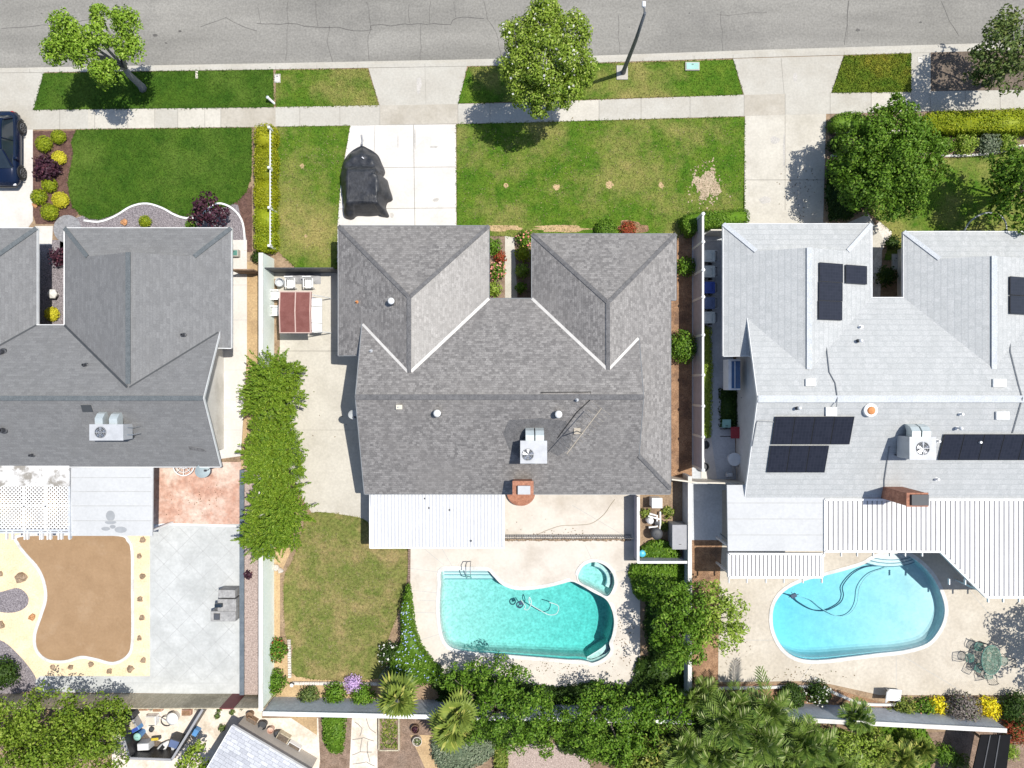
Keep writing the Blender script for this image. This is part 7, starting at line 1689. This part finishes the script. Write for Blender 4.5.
for i in range(9):
    q = i/8; wdt = .20*math.sin(math.pi*min(.97,max(.04,q)))**.6; c0 = a+d*q; V += [c0-s_1*wdt+Vector((0,0,-.02)), c0-s_1*wdt*.5+Vector((0,0,-.26)), c0+s_1*wdt*.5+Vector((0,0,-.26)), c0+s_1*wdt+Vector((0,0,-.02)), c0+Vector((0,0,.03))]
for i in range(8):
    for k in range(5): F.append((i*5+k,i*5+(k+1)%5,(i+1)*5+(k+1)%5,(i+1)*5+k))
F += [tuple(range(5))[::-1], tuple(range(40,45))]; MB().add(V, F).build('hull', M['white'], t, smooth=True); m = MB(); m.box(tuple((a+b)/2+Vector((0,0,.02))), (.2,.42,.04), -.7); m.build('cockpit', M['black'], t)
junk('toolbox', 'yellow topped toolbox in the middle of the junk pen', 'toolbox', 155, 739, (.5,.18,.25), 'charcoal', .1, 0, ('lid','yellow'))
junk('plastic_table', 'white folding table at the bottom of the junk pen', 'table', 143, 747, (.7,.42,.55), 'metal_pale', .05, 0, ('tabletop','white'))
junk('gas_grill', 'dark grill with white cover at the right of the junk pen', 'grill', 174, 744, (.62,.5,.75), 'charcoal', -.3, 0, ('cover','bin_navy'))
junk('paint_bucket', 'pale bucket beside the dark grill', 'bucket', 173.5, 748, (.28,.26,.3), 'white', .2, 0, ('lid','metal_pale'))
for k, (a, b_, la) in enumerate(((143,708,'left terracotta planter along the board fence'),(157,709,'middle terracotta planter along the board fence'),(186,713,'right terracotta planter along the board fence'))): junk('terracotta_planter', la, 'planter', a, b_, (.55,.34,.25), 'terra', 0, 0, ('soil','mulch_orange'))
t = thing('bicycle', 'dark bicycle lying among the tubs in the junk pen', 'bicycle', XY(160,718)+(.016,)); b = world_loc(t)
for dx in (-.42, .42): m = MB(); m.tube([(b.x+dx+.30*math.cos(a),b.y-.1+.30*math.sin(a),.14+.05*math.sin(a)) for a in np.linspace(0,2*math.pi,17)], .025, 5); m.build('wheel', M['tyre'], t)
m = MB(); m.tube([(b.x-.42,b.y-.1,.16),(b.x-.1,b.y-.3,.18),(b.x+.05,b.y+.15,.2),(b.x+.42,b.y-.1,.16)], .025, 5); m.tube([(b.x-.3,b.y+.2,.2),(b.x+.05,b.y+.15,.2)], .02, 5); m.build('frame', M['metal'], t)
can('plastic_bowl', 'dark round bowl on the floor of the junk pen', 151, 730, .14, .16, 'charcoal', None, 'bowl')
junk('cool_box', 'small blue box outside the right screen of the junk pen', 'cool box', 195, 733, (.3,.4,.35), 'blue_plastic', -.5, 0, ('lid','blue_plastic'))
# black sheet standing in for a shadow gap beside a dark fence
t = thing('shadow_gap', 'black sheet added as a shadow gap behind the lower block wall', 'shed', P(990,755,0)); q = [Vector(P(a,b_,z)) for a, b_, z in ((981,735,1.7),(1011,735,1.7),(1003,800,1.9),(966,800,1.9))]
m = MB(); m.add([tuple(v) for v in q]+[tuple(v-Vector((0,0,.06))) for v in q], [(0,3,2,1),(4,5,6,7),(0,1,5,4),(1,2,6,5),(2,3,7,6),(3,0,4,7)]); m.build('roof', M['shadow_black'], t)
m = MB(); 
for k in (.3, .62): m.bar(tuple(q[0].lerp(q[1],k)+Vector((0,0,.02))), tuple(q[3].lerp(q[2],k)+Vector((0,0,.02))), .05, .03)
m.build('seam', M['charcoal'], t)
for v in q[:2]: m = MB(); post(m, v.x, v.y-.15, 1.66); m.build('post', M['wood'], t)
NB = 'tufts behind the lower block wall'
for px, py, r, ma, la in ((872,735,.6,'leaf_fan','yellow tuft under the wall stub'),(905,735,.6,'leaf_bright','tuft left of the bare soil'),(915,752,.8,'leaf_mid','broad tuft on the bare soil'),(945,755,.6,'leaf_mid','tuft on the bottom soil left of the shadow gap'),(960,762,.5,'leaf_fan','small tuft touching the shadow gap'),(1010,752,.45,'leaf_bright','bright tuft right of the shadow gap'),(880,762,.42,'leaf_fan','spiky pale tuft on the bottom path'),(895,745,.6,'leaf_mid','mid green tuft beside the bottom path')):
    shrub('grass_clump', la, px, py, r, M[ma], NB, size=.24, dens=170, loose=True, aspect=.2)
# wall stub below the cyan pool
wall('garden_wall', 'short angled block wall stub among the palms below the cyan pool', [XY(822,708), XY(841,716.5)], 1.7, .18, 'block', 'wood')

# ground plants added under trees and palms; the dark ones stand in for shade
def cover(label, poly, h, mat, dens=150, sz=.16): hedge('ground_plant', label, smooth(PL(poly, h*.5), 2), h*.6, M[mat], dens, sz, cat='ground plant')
cover('leafy undergrowth darkened as shade below the glossy tree', [(638,660),(688,660),(688,700),(640,702)], .5, 'leaf_deep')
cover('undergrowth between the block wall and the feather palms', [(692,700),(716,690),(760,706),(800,716),(800,735),(692,732)], .35, 'leaf_palm', 130, .3)
cover('undergrowth along the bottom edge under the feather palms', [(640,738),(700,732),(800,736),(868,734),(862,790),(630,790)], .35, 'leaf_palm', 110, .32)
tree('garden_tree', 'low leafy tree hiding the back wall right of the second dense tree', (655, 705), [(648,705,1.9,.9),(668,702,2.0,.9),(682,712,1.9,.8),(660,720,1.8,.9),(640,716,1.7,.7)], M['leaf_mid'], 250, .19, .1, 1.2, nclump=26, clump=.32)
for bx, by, hh, ln, nf, la, sd in ((724,690,2.2,1.4,22,'feather palm leaning over the mulch between the gardens',31),(780,716,2.6,1.6,22,'feather palm above the shaded block wall',32),(724,728,2.0,1.4,20,'low feather palm in the middle of the palm group',33),(690,752,1.9,1.3,20,'feather palm nearest the bottom edge, left of the others',34),(826,758,1.8,1.3,20,'feather palm at the bottom, right end of the group',35)):
    palm('feather_palm', la, (bx, by), hh, M['leaf_palm'], nf, ln*1.2, .75, .58, FP, seed=sd, tr=.09)

for px, py, r, ma, la in ((855,713,.5,'leaf_fan','spiky plant hanging over the lower block wall, left'),(874,717,.42,'leaf_mid','small plant against the lower block wall below the lounger'),(892,716,.45,'leaf_fan','yellowish plant against the lower block wall'),(950,722,.4,'leaf_mid','small plant at the foot of the grey twiggy shrub')):
    shrub('bed_shrub', la, px, py, r, M[ma], BB, size=.18, dens=190, loose=True, aspect=.3)

cover('undergrowth darkened as shade below the dense tree under the pool', [(440,690),(545,690),(548,742),(450,738)], .5, 'leaf_deep', 160, .15)  # dark leaves paint shade into the gaps between the crowns
cover('undergrowth darkened as shade below the second dense tree under the pool', [(552,690),(640,690),(648,756),(560,752)], .5, 'leaf_deep', 160, .15)
cover('undergrowth darkened as shade below the tree right of the spa', [(648,596),(686,594),(686,656),(650,656)], .5, 'leaf_deep', 160, .15)
cover('ground plants darkened as shade under the large deep green tree', [(830,160),(868,160),(868,206),(830,220)], .35, 'leaf_deep', 160, .14)
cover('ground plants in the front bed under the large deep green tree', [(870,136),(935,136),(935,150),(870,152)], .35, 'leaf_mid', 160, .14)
M['litter'] = leaf('litter', A(.08, .05, .02), A(.20, .13, .05), A(.10, .12, .03), gain=1)
pts = []
for (cx_, cy_, sx, sy, nn) in ((560,668,50,10,120),(625,640,10,22,90),(735,650,14,22,70),(800,675,40,6,60),(500,515,40,18,8),(800,190,20,25,60),(860,470,90,12,40),(330,440,20,60,8),(560,534,40,4,45),(200,500,30,15,40),(590,125,30,6,20)):
    for _ in range(nn):
        x, y = random.gauss(cx_, sx*.6), random.gauss(cy_, sy*.6)
        if not (700 < x < 800 and y < 480 and y > 300) and not inside(poolC, *XY(x, y)) and not inside(poolR, *XY(x, y)) and not (x > 720 and y < 500 and x > 830): pts.append((*XY(x, y), .035))
o = leaf_mesh('leaf_litter', M['litter'], None, pts, np.tile([0, 0, 1.], (len(pts), 1))+rng.normal(size=(len(pts), 3))*.25, .085, .5); tag(o, kind='stuff')

for bx, by, hh, ln, nf, la, sd in ((866,738,1.4,1.1,18,'small feather palm right of the wall stub',41),(888,744,1.5,1.15,18,'small feather palm above the bottom path',42),(908,736,1.3,1.0,16,'small feather palm left of the bare soil',43)):
    palm('feather_palm', la, (bx, by), hh, M['leaf_fan'], nf, ln, .75, .45, FP, seed=sd, tr=.08)
cover('mixed undergrowth at the bottom between the wall stub and the bare soil', [(858,730),(925,728),(930,775),(862,780)], .5, 'leaf_mid', 120, .2)
